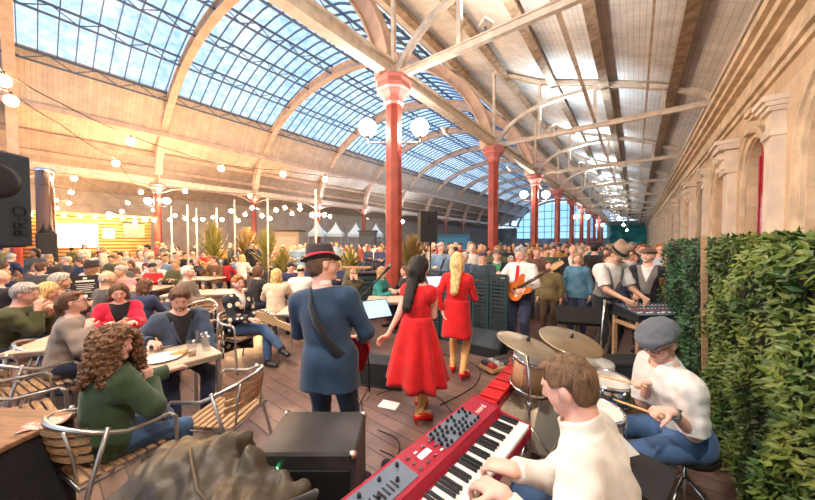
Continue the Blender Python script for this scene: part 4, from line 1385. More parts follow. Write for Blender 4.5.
def seated(px, d, deg, label, h, top, name='jacket', hair=('short', 'brown'), skin='fair', fem=False, seat=0.46, cell=0.009, lean=8, tr=None, vee=None, under=None, g=0.02, sleeve=1.9, skirt=0.0, hem=0.10, fine=True, fat=0.0, **kw):
    loc = pd(px, d)
    root, J = person(loc, deg, label, dict(h=h, fem=fem, seat=seat, lean=lean, **kw), skin, cell, hair, fine=fine, fat=fat)
    if under: shirt_front(J, under, root, name='jumper', cell=cell, fat=fat)
    wear(root, top_mesh(J, name, cell, top, g=g, sleeve=sleeve, hem=hem, wr=(24, 0.005), vee=vee, bust=1 if fem else 0, fat=fat, extra=[cap(J['N'] - J['u'] * 0.03, J['N'] + J['u'] * 0.02, 0.082, 0.075, 0.01)] if vee else None))
    wear(root, trouser_mesh(J, cell * 1.15, tr or c_navy, fat=fat)); wear(root, shoe_mesh(J, 0.01, m_shoe))
    return root, J
# ---- 9 the woman in the green jacket, back to the camera, pizza in hand
gh = at(149, 380, 2.05)
root, J9 = seated(102, 1.86, 108, 'woman with long curly brown hair in green jacket eating at the table end', 1.54, c_green, 'wool_jacket', None, 'pink', True, cell=0.008, lean=3, tr=c_denim, g=0.034,
    hands=(A(-0.12, 0.42, 0.80), gh), yaw=-52, pitch=6, curl=1.1, hdir=(None, V3((0, 0, 1)) - RT * 0.15), palms=(A(0, 0, -1), -RT * 1.0), elb=(None, RT * 0.9 - V3((0, 0, 1))))
J9['root'] = root
hp = [ell(J9['hc'] + J9['H'] @ A(0, -0.02, 0.035), A(0.096, 0.115, 0.100), J9['H'], 0.02)]
rr = random.Random(4)
H9, c9 = J9['H'], J9['hc']
for i in range(30):
    a = rr.uniform(-2.4, 2.4); r = rr.uniform(0.07, 0.12)
    st = c9 + H9 @ A(math.sin(a) * 0.09, -math.cos(a) * 0.09 - 0.01, rr.uniform(-0.05, 0.05))
    en = st + H9 @ A(math.sin(a) * 0.06, -math.cos(a) * 0.05, 0) + A(0, 0, -rr.uniform(0.10, 0.24))
    hp.append(cap(st, en, 0.042, 0.022, 0.02))
def face9(P):
    r = (P - c9) @ H9
    e = np.sqrt((r[..., 0] / 0.07) ** 2 + ((r[..., 2] + 0.03) / 0.10) ** 2) - 1
    return np.maximum(e * 0.06, 0.03 - r[..., 1])
hp.append(fnprim(face9, 's', 0.012))
m_curl = mat('hair_curly', (0.10, 0.045, 0.022), 0.45, var=0.6, vscale=40, bump=1.0, bscale=90, col2=(0.26, 0.13, 0.06))
wear(root, simple_sdf('curly_hair', hp, 0.0065, m_curl, (150, 0.011)))
# ---- 10 the man in the blue blazer facing us over his plate
root, J10 = seated(178, 3.12, 10, 'dark-haired bearded man in blue blazer bent over a plate', 1.74, cloth('blue_blazer', (0.05, 0.075, 0.13)), 'blazer', ('short', 'brown'), 'pink', cell=0.008, lean=2, tr=c_navy, vee=(0, 0.13, 0.42), under=c_black, g=0.03,
    hands=(at(212, 358, 3.05), at(152, 343, 2.90)), curl=1.0, pitch=24, yaw=-8, palms=(A(0, 0, -1), A(0, 0, -1)))
bd = [ell(J10['hc'] + J10['H'] @ A(0, 0.042, -0.074), A(0.045, 0.047, 0.034), J10['H'], 0.01)]
wear(root, simple_sdf('beard', bd + [fnprim(lambda P: np.sqrt((((P - J10['hc']) @ J10['H'])[..., 0] / 0.03) ** 2 + ((((P - J10['hc']) @ J10['H'])[..., 2] + 0.047) / 0.018) ** 2) * 0.02 - 0.02, 's', 0.004)], 0.006, hair_mat('brown'), (120, 0.003)))
lapels(J10, cloth('blue_blazer', (0.05, 0.075, 0.13)), root)
# ---- 11 the woman in the grey jumper, profile to the right
root, J11 = seated(58, 2.95, 82, 'woman in grey jumper with tied-back hair and glasses holding food', 1.66, cloth('grey_jumper', (0.27, 0.22, 0.19)), 'jumper', ('crop', 'brown'), 'pink', True, cell=0.008, lean=10, g=0.026,
    hands=(A(-0.14, 0.40, 0.86), at(88, 327, 3.0)), curl=0.9, pitch=-8, yaw=-12, elb=(None, RT - V3((0, 0, 1))))
spectacles(J11, root)
q11 = lambda x, y, z: J11['hc'] + J11['H'] @ A(x, y, z)
wear(root, simple_sdf('hair_bun', [ell(q11(0, -0.10, 0.0), A(0.05, 0.045, 0.05), J11['H']), cap(q11(0, -0.11, -0.01), q11(0, -0.12, -0.10), 0.034, 0.02)], 0.007, hair_mat('brown'), (90, 0.004)))
# ---- 12 the smiling woman in the red coat
root, J12 = seated(117, 3.75, 6, 'smiling woman in bright red coat over black top at the pizza table', 1.64, c_redcoat, 'red_coat', ('bob', 'brown'), 'pink', True, cell=0.009, lean=6, vee=(0, 0.12, 0.36), under=c_black, g=0.034,
    hands=(at(133, 322, 3.55), at(106, 325, 3.5)), curl=0.9, pitch=16, yaw=-6, palms=(A(0, 0, -1), A(0, 0, -1)))
# ---- 13 the woman in the flower-patterned coat, legs crossed
m_pat = mat('flower_coat', (0.02, 0.022, 0.035), 0.8)
nt = m_pat.node_tree; vo = nt.nodes.new('ShaderNodeTexVoronoi'); vo.inputs['Scale'].default_value = 10; tc = nt.nodes.new('ShaderNodeTexCoord'); rp = nt.nodes.new('ShaderNodeValToRGB')
rp.color_ramp.interpolation = 'CONSTANT'; rp.color_ramp.elements[0].color = (0.75, 0.62, 0.45, 1); rp.color_ramp.elements[1].position = 0.36; rp.color_ramp.elements[1].color = (0.02, 0.022, 0.035, 1)
nt.links.new(tc.outputs['Object'], vo.inputs['Vector']); nt.links.new(vo.outputs['Distance'], rp.inputs['Fac']); nt.links.new(rp.outputs['Color'], nt.nodes['Principled BSDF'].inputs['Base Color'])
root, J13 = seated(238, 4.3, 38, 'woman in black flower-patterned coat sitting cross-legged on an aluminium chair', 1.68, m_pat, 'flower_coat', ('short', 'ginger'), 'pink', True, cell=0.009, lean=-2, tr=c_denim, vee=(0, 0.07, 0.30), under=c_white, g=0.03,
    hands=(A(-0.05, 0.30, 0.72), A(0.08, 0.33, 0.72)), curl=0.6, pitch=0, yaw=-12, palms=(A(0, 0, -1), A(0, 0, -1)),
    feet=(A(-0.10, 0.44, 0.085), A(-0.16, 0.66, 0.27)), knees=(None, A(-0.3, 0.6, 1.2)), skirt=0)
J13['root'] = root
fl_ = MB()
rows = []
for i in range(9):
    t_ = i / 8; z_ = 0.66 - 0.50 * t_
    rows.append([(math.cos(a) * (0.21 + 0.03 * t_ + 0.012 * math.sin(5 * a)), -0.02 + math.sin(a) * (0.18 + 0.02 * t_), z_) for a in [PI * 0.98 + PI * 1.04 * k / 22 for k in range(23)]])
fl_.sheet(rows); o_ = fl_.build('coat_tails', m_pat, root); thicken(o_, 0.01, 0)
# ---- 14.. the other near guests
root, J14 = seated(2, 3.35, 60, 'man in dark green jacket by the frame edge with hands raised to eat', 1.74, cloth('olive_jacket', (0.07, 0.085, 0.035)), 'jacket', ('short', 'grey'), 'pink', cell=0.009, lean=14, g=0.03, hands=(A(-0.08, 0.33, 0.94), A(0.06, 0.30, 1.02)), curl=1.0, pitch=14, elb=(None, None), tr=c_navy)
root, J15 = seated(26, 3.7, 75, 'woman with bright blonde bob leaning behind the man in olive green', 1.66, cloth('beige_top', (0.55, 0.42, 0.30)), 'top', ('bob', 'blonde'), 'pink', True, cell=0.011, lean=14, g=0.02, hands=(A(-0.1, 0.35, 1.0), A(0.1, 0.35, 1.05)), curl=1.0, pitch=20)
root, J16 = seated(47, 4.2, 85, 'man in brown jacket with short grey hair beside the menu boards', 1.76, cloth('brown_jacket', (0.17, 0.08, 0.06)), 'jacket', ('short', 'grey'), 'tan', cell=0.011, lean=10, g=0.03, hands=(A(-0.1, 0.4, 0.85), A(0.1, 0.4, 0.85)))
root, J17 = seated(184, 5.5, 70, 'white-haired man in grey-brown jacket sitting sideways with hands folded', 1.76, cloth('taupe_jacket', (0.19, 0.16, 0.13)), 'jacket', ('crop', 'white'), 'pink', cell=0.011, lean=4, g=0.03, hands=(A(-0.03, 0.36, 0.70), A(0.05, 0.36, 0.70)), palms=(A(0, 0, -1), A(0, 0, -1)))
root, J18 = seated(275, 5.3, 165, 'blonde woman in cream hooded top seen from behind', 1.68, cloth('cream_hoody', (0.72, 0.58, 0.44)), 'hooded_top', ('long', 'blonde'), 'pink', True, cell=0.011, lean=8, g=0.03, hands=(A(-0.15, 0.4, 0.85), A(0.15, 0.4, 0.85)))
root, J19 = seated(253, 5.9, 120, 'person in black top with brown hair beside the cream hooded woman', 1.70, c_black, 'top', ('bob', 'brown'), 'pink', cell=0.012, lean=10, g=0.03, hands=(A(-0.15, 0.4, 0.85), A(0.15, 0.4, 0.85)))
root, J20 = seated(377, 6.1, 60, 'long-haired woman in teal top leaning to talk beside the brick-red column', 1.66, cloth('teal_top', (0.02, 0.22, 0.22)), 'top', ('long', 'fair'), 'pink', True, cell=0.012, lean=12, hands=(A(-0.12, 0.42, 0.80), A(0.12, 0.42, 0.80)))
root, J21 = seated(409, 6.35, -60, 'dark-haired woman in black talking to the woman in teal', 1.66, c_black, 'top', ('long', 'brown'), 'pink', True, cell=0.012, lean=10, hands=(A(-0.12, 0.42, 0.80), A(0.12, 0.42, 0.80)))
root, J22 = seated(352, 6.4, 10, 'child in olive top covering the face with both hands', 1.55, cloth('olive_top', (0.13, 0.11, 0.06)), 'top', ('short', 'fair'), 'pink', cell=0.012, lean=12, pitch=25, hands=(A(-0.04, 0.24, 1.02), A(0.05, 0.24, 1.02)), palms=(A(0, -1, 0), A(0, -1, 0)), hdir=(A(0, 0, 1), A(0, 0, 1)))
def standing(px, d, deg, label, h, top, name='jacket', hair=('short', 'brown'), skin='pink', fem=False, cell=0.012, tr=None, g=0.026, sleeve=1.9, skirt=0.12, vee=None, under=None, hatk=None, fat=0.0, specs=False, **kw):
    loc = pd(px, d)
    root, J = person(loc, deg, label, dict(h=h, fem=fem, **kw), skin, cell, hair, fat=fat)
    if under: shirt_front(J, under, root, cell=cell, fat=fat)
    wear(root, top_mesh(J, name, cell, top, g=g, sleeve=sleeve, skirt=skirt, wr=(24, 0.004), vee=vee, fat=fat))
    wear(root, trouser_mesh(J, cell * 1.1, tr or c_navy, fat=fat)); wear(root, shoe_mesh(J, 0.012, m_shoe))
    if hatk: hat(J, hatk[0], hatk[1], parent=root)
    if specs: spectacles(J, root)
    return root, J
rest = (A(-0.06, 0.27, 1.0), A(0.08, 0.27, 1.03))
standing(578, 5.6, -4, 'fair-haired woman in light blue jacket standing watching the band', 1.62, cloth('light_blue_jacket', (0.09, 0.22, 0.33)), hair=('bob', 'fair'), fem=True, tr=c_navy)
standing(550, 5.7, -10, 'boy in khaki jacket standing close behind the guitarist', 1.46, cloth('khaki_jacket', (0.19, 0.14, 0.06)), hair=('short', 'brown'), tr=cloth('brown_trousers', (0.12, 0.07, 0.04)))
standing(483, 5.75, 0, 'man in dark peaked cap and glasses leaning on the barrier', 1.66, cloth('dark_patterned', (0.04, 0.06, 0.08)), hatk=('peak', c_navy), specs=True, lean=10, hands=(A(-0.10, 0.36, 1.10), A(0.10, 0.36, 1.10)), palms=(A(0, 0, -1), A(0, 0, -1)))
standing(497, 6.3, 0, 'young man in black jacket over green t-shirt and cap behind the barrier', 1.66, c_black, hatk=('peak', c_grey), vee=(0, 0.10, 0.40), under=cloth('green_tee', (0.06, 0.30, 0.16)), hands=rest)
standing(465, 6.2, 0, 'grey-haired woman in glasses and blue jacket behind the barrier', 1.62, cloth('mid_blue_jacket', (0.05, 0.10, 0.22)), hair=('crop', 'white'), fem=True, specs=True, hands=rest)
standing(511, 6.6, 0, 'short white-haired woman in dark top between the barrier and guitarist', 1.52, c_black, hair=('crop', 'white'), fem=True)
standing(661, 5.6, -10, 'tall pink-faced man in glasses behind the onlooker with the pint', 1.80, cloth('pale_shirt', (0.45, 0.50, 0.58)), hair=('crop', 'ginger'), specs=True)
standing(668, 5.0, -12, 'pink-faced person in yellow jacket at the edge of the hedge', 1.62, cloth('yellow_jacket', (0.70, 0.42, 0.02)), hair=('crop', 'white'))
standing(631, 6.0, -5, 'bearded man in sunglasses and dark jacket beside the hatted sound man', 1.68, c_navy, vee=(0, 0.1, 0.4), under=cloth('check_shirt', (0.25, 0.38, 0.5)), specs=True, hands=rest)
standing(595, 7.2, 150, 'man in white shirt and black waistcoat turned away in the crowd', 1.80, c_black, sleeve=0.35, hair=('short', 'dark'))
standing(573, 6.9, 0, 'bald man in light shirt and dark jacket standing in the crowd', 1.76, c_black, vee=(0, 0.1, 0.5), under=c_cream, hair=('bald', 'grey'), hands=rest)
standing(537, 6.9, 0, 'ginger-haired man in brown coat behind the white-shirted guitarist', 1.70, cloth('brown_coat', (0.14, 0.07, 0.05)), hair=('crop', 'ginger'))
standing(553, 7.3, 10, 'bearded man in green jacket standing behind the boy in khaki', 1.72, cloth('dark_green_jacket', (0.04, 0.09, 0.06)), hair=('short', 'brown'))
# ================================================================== OBJECTS
m_alu = mat('brushed_aluminium', (0.62, 0.62, 0.60), 0.28, metal=0.9)
m_slat = mat('pale_wood_slat', (0.44, 0.28, 0.15), 0.5, var=0.25, vscale=7, stretch=(1, 8, 8))
m_tabletop = mat('pale_table_top', (0.62, 0.50, 0.38), 0.35, var=0.12, vscale=5)
m_blackmetal = mat('black_metal', (0.02, 0.02, 0.022), 0.4, metal=0.3)
m_chrome = mat('chrome', (0.75, 0.75, 0.75), 0.15, metal=1.0)
m_blackbox = mat('black_speaker_box', (0.014, 0.016, 0.019), 0.6, bump=0.3, bscale=300)
m_plate = mat('white_plate', (0.85, 0.84, 0.80), 0.2)
m_beer = mat('amber_beer', (0.75, 0.30, 0.03), 0.1, trans=0.25)
m_foam = mat('beer_foam', (0.85, 0.78, 0.62), 0.7)
m_cup = glass_mat('clear_plastic', (0.93, 0.93, 0.93), 0.18)
m_crust = mat('pizza_crust', (0.62, 0.33, 0.12), 0.7, var=0.3, vscale=30, bump=0.5)
m_sauce = mat('pizza_topping', (0.70, 0.16, 0.03), 0.5, var=0.5, vscale=45, col2=(0.85, 0.55, 0.2))
m_brownwood = mat('brown_wood', (0.28, 0.15, 0.08), 0.5, var=0.3, vscale=5, stretch=(1, 7, 7))
m_paper = mat('white_paper', (0.8, 0.8, 0.78), 0.7)
m_screen = mat('tablet_screen', (0.3, 0.5, 0.7), 0.3, emit=(0.40, 0.72, 1.0), es=0.62)

# ---- bistro chair: faces +Y
def bistro_chair(loc, rz, label, group='aluminium bistro chairs'):
    root = empty('bistro_chair', loc, rz, label, 'chair', group)
    s = MB()
    for i in range(8): s.rbox((0, -0.185 + i * 0.053, 0.445), (0.40, 0.040, 0.014), 0.004)
    s.build('seat', m_slat, root)
    f = MB()
    f.tube([(-0.22, -0.21, 0.425), (0.22, -0.21, 0.425), (0.22, 0.20, 0.425), (-0.22, 0.20, 0.425)], 0.011, 8, closed=True)
    f.build('seat_frame', m_alu, root)
    a = MB(); n = 18
    pts = [(0.27, 0.20, 0.655)] + [(0.27 * math.cos(t), -0.02 - 0.25 * math.sin(t), 0.665 + 0.11 * math.sin(t)) for t in [PI * k / n for k in range(n + 1)]] + [(-0.27, 0.20, 0.655)]
    a.tube(pts, 0.0135, 10)
    a.build('armrest_rail', m_alu, root)
    b = MB()
    for k in range(4):
        z = 0.53 + k * 0.055; row = []
        rows = []
        for dz in (0, 0.036):
            rows.append([(0.235 * math.cos(t), -0.03 - (0.215 + 0.012 * k) * math.sin(t), z + dz + 0.05 * math.sin(t) * 0.6) for t in [PI * (0.18 + 0.64 * q / 10) for q in range(11)]])
        b.sheet(rows, smooth=True)
        b.sheet([[(x, y - 0.012, zz) for x, y, zz in r] for r in reversed(rows)], smooth=True)
    o = b.build('backrest', m_slat, root)
    for sx in (-1, 1): u = MB(); u.tube([(sx * 0.15, -0.20, 0.43), (sx * 0.15, -0.215, 0.60), (sx * 0.15, -0.245, 0.755)], 0.009, 6); u.build('back_upright', m_alu, root)
    for sx in (-1, 1):
        l = MB(); l.tube([(sx * 0.27, 0.20, 0.655), (sx * 0.272, 0.235, 0.62), (sx * 0.265, 0.24, 0.43), (sx * 0.265, 0.27, 0.0)], 0.0125, 8); l.build('leg', m_alu, root)
        l = MB(); l.tube([(sx * 0.262, -0.10, 0.73), (sx * 0.23, -0.17, 0.43), (sx * 0.25, -0.27, 0.0)], 0.0125, 8); l.build('leg', m_alu, root)
    return root
def aim(loc, direction): return math.atan2(direction[1], direction[0]) - PI / 2
def chair_px(px, d, deg, label, group='aluminium bistro chairs'):
    loc = pd(px, d); return bistro_chair((loc.x, loc.y, 0), face_dir(loc, deg), label, group)
def chair_for(J, label):
    r = J['root'] if 'root' in J else None
    P = Vector(J['P']); M = Matrix.Translation(r.location) @ Matrix.Rotation(r.rotation_euler[2], 4, 'Z')
    loc = M @ V3((P.x, P.y + 0.02, 0)); return bistro_chair((loc.x, loc.y, 0), r.rotation_euler[2], label)
chair_for(J9, 'aluminium slatted chair under the woman in green')
chair_for(J13, 'aluminium chair holding the woman in the flower-patterned coat')
chair_px(222, 2.32, -128, 'empty wood-slatted aluminium chair beside the corner of the nearest table')
chair_px(28, 2.75, 100, 'empty slatted chair between the grey-jumper woman and the curly-haired woman')
chair_px(6, 2.25, 95, 'curved-arm aluminium chair standing above the black-sided counter')
chair_px(196, 4.9, -30, 'aluminium chair beside the white-haired man with folded hands')
chair_px(52, 3.15, 82, 'aluminium chair under the woman in the grey jumper')

# ---- tables
def bistro_table(loc, rz, size, label, group='square steel-legged tables', top=m_tabletop):
    root = empty('cafe_table', loc, rz, label, 'table', group)
    t = MB(); t.rbox((0, 0, 0.72), (size[0], size[1], 0.028), 0.008); t.build('tabletop', top, root)
    e = MB()
    for s in (-1, 1):
        e.box((s * (size[0] / 2 - 0.012), 0, 0.695), (0.03, size[1] - 0.02, 0.03)); e.box((0, s * (size[1] / 2 - 0.012), 0.695), (size[0] - 0.02, 0.03, 0.03))
    e.build('table_frame', m_alu, root)
    for sx in (-1, 1):
        for sy in (-1, 1):
            l = MB(); l.rbox((sx * (size[0] / 2 - 0.03), sy * (size[1] / 2 - 0.03), 0.345), (0.038, 0.038, 0.69), 0.01); l.build('leg', m_alu, root)
    return root
TA = (RT * 0.634 + FW * 0.774).normalized(); TB = (-RT * 0.774 + FW * 0.634).normalized()
T1 = onplane(222, 352, 0.735) - TA * 0.40 + TB * 0.36; T1.z = 0
bistro_table(T1, math.atan2(TA.y, TA.x), (0.80, 0.75), 'square metal-edged table with plates and cups in front of the man in blazer')
T2 = pd(103, 3.32); bistro_table(T2, YAW + 0.35, (1.25, 0.70), 'table with two pizza plates between the women in grey and red')
T3 = pd(318, 4.75); bistro_table(T3, YAW + 0.1, (1.1, 0.7), 'pale table beside the woman in the flower-patterned coat')
T4 = pd(394, 5.55); bistro_table(T4, YAW + 0.05, (1.0, 0.6), 'table with a bottle in front of the couple by the column')
T5 = pd(60, 5.05); bistro_table(T5, YAW + 0.2, (1.6, 0.75), 'long table with black menu boards behind the grey-jumper woman')
T6 = pd(206, 6.3); bistro_table(T6, YAW + 0.2, (1.4, 0.7), 'table with pint glasses behind the white-haired man')

def plate(p, label, food=None):
    root = empty('dinner_plate', p, 0, label, 'plate', 'white dinner plates')
    b = MB(); b.lathe([(0.0, 0.004), (0.075, 0.0), (0.09, 0.002), (0.145, 0.016), (0.147, 0.019), (0.143, 0.019), (0.09, 0.008), (0.0, 0.008)], (0, 0, 0), 32); b.build('dish', m_plate, root)
    return root
def pizza(p, rz, label, frac=1.0, r=0.14):
    root = empty('pizza', p, rz, label, 'food', 'pizzas')
    n = 30; m = max(3, int(n * frac))
    rr = random.Random(int(p[0] * 100)); jit = [1 + 0.05 * rr.uniform(-1, 1) for _ in range(n + 1)]
    c = MB(); t = MB()
    ang = [2 * PI * frac * k / m for k in range(m + 1)]
    c.tube([(math.cos(a) * r * jit[k % n], math.sin(a) * r * jit[k % n], 0.012) for k, a in enumerate(ang)], 0.013, 8)
    c.prism([(0, 0)] + [(math.cos(a) * r * 0.98, math.sin(a) * r * 0.98) for a in ang], (0, 0, 0.0), (1, 0, 0), (0, 1, 0), 0.010)
    c.build('crust', m_crust, root)
    t.prism([(0, 0)] + [(math.cos(a) * r * 0.9, math.sin(a) * r * 0.9) for a in ang], (0, 0, 0.010), (1, 0, 0), (0, 1, 0), 0.005)
    for k in range(int(16 * frac)):
        a = rr.uniform(0, 2 * PI * frac); q = r * 0.8 * math.sqrt(rr.random()); t.ball((math.cos(a) * q, math.sin(a) * q, 0.015), rr.uniform(0.008, 0.016), 6, sc=(1, 1, 0.5))
    t.build('topping', m_sauce, root)
    return root
def pint(p, label, full=0.4, group='plastic pint cups', h=0.14):
    root = empty('pint_cup', p, 0, label, 'cup', group)
    c = MB(); c.lathe([(0.0, 0.003), (0.029, 0.0), (0.030, 0.004), (0.041, h - 0.003), (0.0425, h), (0.040, h), (0.029, 0.006)], (0, 0, 0), 18, caps=False); c.build('cup', m_cup, root)
    if full > 0:
        z = 0.006 + (h - 0.02) * full; r = 0.0275 + 0.0105 * full
        b = MB(); b.lathe([(0.0272, 0.007), (r, z)], (0, 0, 0), 18); b.build('beer', m_beer, root)
        fo = MB(); fo.lathe([(r, z), (r + 0.0003, z + 0.010)], (0, 0, 0), 18); fo.build('foam', m_foam, root)
    return root
def tp(px, py, z=0.735): return onplane(px, py, z)
plate(tp(163, 359), 'white plate nearest the curly-haired woman on the metal-edged table'); pizza(tp(170, 356) + V3((0, 0, 0.0095)), 0.6, 'leftover slice of pizza on the plate nearest the curly-haired woman', 0.16, 0.12)
plate(tp(163, 345), 'white plate in front of the man in blue blazer'); pizza(tp(156, 344) + V3((0, 0, 0.0095)), 2.3, 'half-eaten pizza in front of the man in blue blazer', 0.28, 0.12)
plate(tp(104, 328), 'white plate in front of the grey-jumper woman'); pizza(tp(104, 328) + V3((0, 0, 0.0095)), 0, 'whole pizza in front of the grey-jumper woman')
plate(tp(128, 320), 'white plate in front of the woman in red coat'); pizza(tp(128, 320) + V3((0, 0, 0.0095)), 0, 'whole pizza in front of the woman in red coat')
pint(tp(192, 356), 'pint cup with a little beer on the metal-edged table', 0.35)
for i, (a_, b_) in enumerate(((0.32, -0.20), (0.34, 0.12), (0.24, 0.26), (0.35, -0.04))): pint(T1 + TA * a_ + TB * b_ + V3((0, 0, 0.735)), 'empty clear cup standing %s' % ('nearest the pint of leftover beer', 'at the outer edge of the metal-edged table', 'furthest back on the metal-edged table', 'at the outer corner of the metal-edged table')[i], 0.0, 'empty cups on the nearest table')
pint(tp(127, 327), 'full cup of amber beer on the two-pizza table', 0.85)
pint(tp(308, 304), 'half-full cup on the table beside the flower-patterned coat', 0.4)
for i, (px, py, f, l) in enumerate(((196, 292, 0.9, 'full pint beside the white-haired man'), (203, 290, 0.6, 'second pint behind the full one near the white-haired man'), (93, 301, 0.9, 'pint of amber beer beside the black menu board'), (214, 291, 0.0, 'empty clear cup on the table behind the white-haired man'))):
    pint(tp(px, py), l, f, h=0.16)
bt = empty('beer_bottle', tp(386, 293), 0, 'clear bottle on the table of the couple by the column', 'bottle'); b = MB(); b.lathe([(0.03, 0), (0.031, 0.01), (0.031, 0.13), (0.012, 0.18), (0.012, 0.24)], (0, 0, 0), 14); b.build('glass_body', mat('clear_bottle', (0.6, 0.6, 0.55), 0.1, trans=0.6), bt)
b = MB(); b.lathe([(0.0135, 0.235), (0.0135, 0.25)], (0, 0, 0), 12); b.build('bottle_cap', m_chrome, bt)
pint((PINT8.x, PINT8.y, PINT8.z - 0.06), 'pint of dark beer in the hand of the onlooker in the flat cap', 0.85, None)
def menu_board(p, rz, label):
    root = empty('menu_board', p, rz, label, 'menu board', 'black menu boards on the table')
    root.scale = (1.6, 1.6, 1.6)
    for s in (-1, 1):
        b = MB(); R = Matrix.Rotation(s * 0.16, 3, 'X'); b.box((0, s * 0.035, 0.15), (0.21, 0.006, 0.30), R=R); b.build('board_panel', m_blackmetal, root)
    w = MB()
    rr = random.Random(3)
    for i, (wd, z, hh) in enumerate(((0.03, 0.27, 0.02), (0.14, 0.24, 0.018), (0.15, 0.205, 0.004), (0.12, 0.185, 0.006), (0.13, 0.165, 0.006), (0.09, 0.145, 0.006), (0.14, 0.12, 0.006), (0.03, 0.08, 0.03), (0.11, 0.05, 0.006))):
        y = -0.0405 - 0.0 + (z - 0.15) * math.tan(0.16)
        w.box((0, y, z), (wd, 0.002, hh), R=Matrix.Rotation(-0.16, 3, 'X'))
    w.build('chalk_writing', m_paper, root)
menu_board(pd(61, 5.35, 0.735), face_dir(pd(61, 5.4), 10) + PI, 'black menu board standing further along the long table'); menu_board(pd(84, 5.15, 0.735), face_dir(pd(84, 5.2), 0) + PI, 'black menu board nearest the woman in red coat')

pizza(at(142, 369, 2.06), YAW + 2.6, 'slice of pizza held up by the curly-haired woman', 0.12, 0.11)
# ---- the hanging loudspeaker at the frame edge
m_grill = mat('speaker_grille_blue_grey', (0.030, 0.045, 0.062), 0.55, bump=0.5, bscale=400)
lp = at(-9, 196, 2.15)
root = empty('loudspeaker', (lp.x, lp.y, 1.46), face_dir(lp, 34) + PI, 'big dark blue-grey loudspeaker with raised lettering raised on a stand', 'loudspeaker')
b = MB(); b.rbox((0, 0.16, 0.66), (0.42, 0.36, 0.72), 0.02); b.build('cabinet', m_blackbox, root)
b = MB(); b.rbox((0, -0.03, 0.66), (0.40, 0.02, 0.70), 0.008); b.build('grille', m_grill, root)
b = MB(); b.lathe([(0.14, 0), (0.14, 0.006), (0.10, 0.008)], (0, -0.04, 0.80), 28, axis=(0, -1, 0)); b.build('horn', m_blackmetal, root)
text_mesh(root, 'logo_lettering', 'PR:O', 0.115, m_blackmetal, (0.13, -0.043, 0.50), (PI / 2, -PI / 2, 0), 0.004)
root = empty('speaker_stand', (lp.x - 0.22, lp.y - 0.10, 0), 0, 'black pole stand under the big blue-grey loudspeaker', 'stand')
b = MB(); b.tube([(0, 0, 0.0), (0, 0, 1.76)], 0.018, 10); b.build('pole', m_blackmetal, root)
for k in range(3):
    a = k * 2.094 + 0.5; l = MB(); l.tube([(0, 0, 0.6), (math.cos(a) * 0.42, math.sin(a) * 0.42, 0.01)], 0.012, 6); l.build('leg', m_blackmetal, root)

# ---- loudspeaker on the pole at the stage
sp = pd(429, 5.6)
root = empty('loudspeaker', (sp.x, sp.y, 1.80), face_dir(sp, 20) + PI, 'black loudspeaker on a pole behind the singers', 'loudspeaker')
b = MB()
b.prism([(-0.17, 0), (0.17, 0), (0.13, 0.30), (-0.13, 0.30)], (0, 0, 0.0), (1, 0, 0), (0, 1, 0), 0.58); b.build('cabinet', m_blackbox, root)
b = MB(); b.lathe([(0.055, 0), (0.05, 0.004)], (0, -0.002, 0.44), 20, axis=(0, -1, 0)); b.prism([(-0.07, 0.38), (0.07, 0.38), (0.03, 0.48), (-0.03, 0.48)], (0, -0.006, 0), (1, 0, 0), (0, 0, 1), 0.006); b.build('horn', m_blackmetal, root)
root = empty('speaker_stand', (sp.x, sp.y, 0), 0.3, 'tripod pole carrying the loudspeaker behind the singers', 'stand')
b = MB(); b.tube([(0, 0.1, 0.0), (0, 0.1, 1.80)], 0.017, 8); b.build('pole', m_blackmetal, root)
for k in range(3):
    a = k * 2.094 + 0.3; l = MB(); l.tube([(0, 0.1, 0.7), (math.cos(a) * 0.45, 0.1 + math.sin(a) * 0.45, 0.01)], 0.011, 6); l.build('leg', m_blackmetal, root)

# ---- monitor wedges on the floor
def wedge(px, d, deg, label, s=1.0):
    p = pd(px, d); root = empty('floor_monitor', p, face_dir(p, deg) + PI, label, 'floor monitor', 'black floor monitors')
    b = MB(); b.prism([(0, 0), (0.36 * s, 0), (0.36 * s, 0.14 * s), (0.12 * s, 0.36 * s), (0, 0.30 * s)], (-0.28 * s, 0.18 * s, 0), (0, -1, 0), (0, 0, 1), -0.56 * s); b.build('cabinet', m_blackbox, root)
    g = MB(); g.prism([(0.345 * s, 0.16 * s), (0.365 * s, 0.16 * s), (0.145 * s, 0.375 * s), (0.125 * s, 0.36 * s)], (-0.25 * s, 0.18 * s, 0), (0, -1, 0), (0, 0, 1), -0.50 * s); g.build('grille', m_grill, root)
wedge(384, 3.75, 160, 'black floor monitor between the blue-suited guitarist and the singer'); wedge(487, 4.75, -20, 'black floor monitor behind the blonde singer')
wedge(560, 3.3, 20, 'low black floor monitor under the larger cymbal', 0.8)

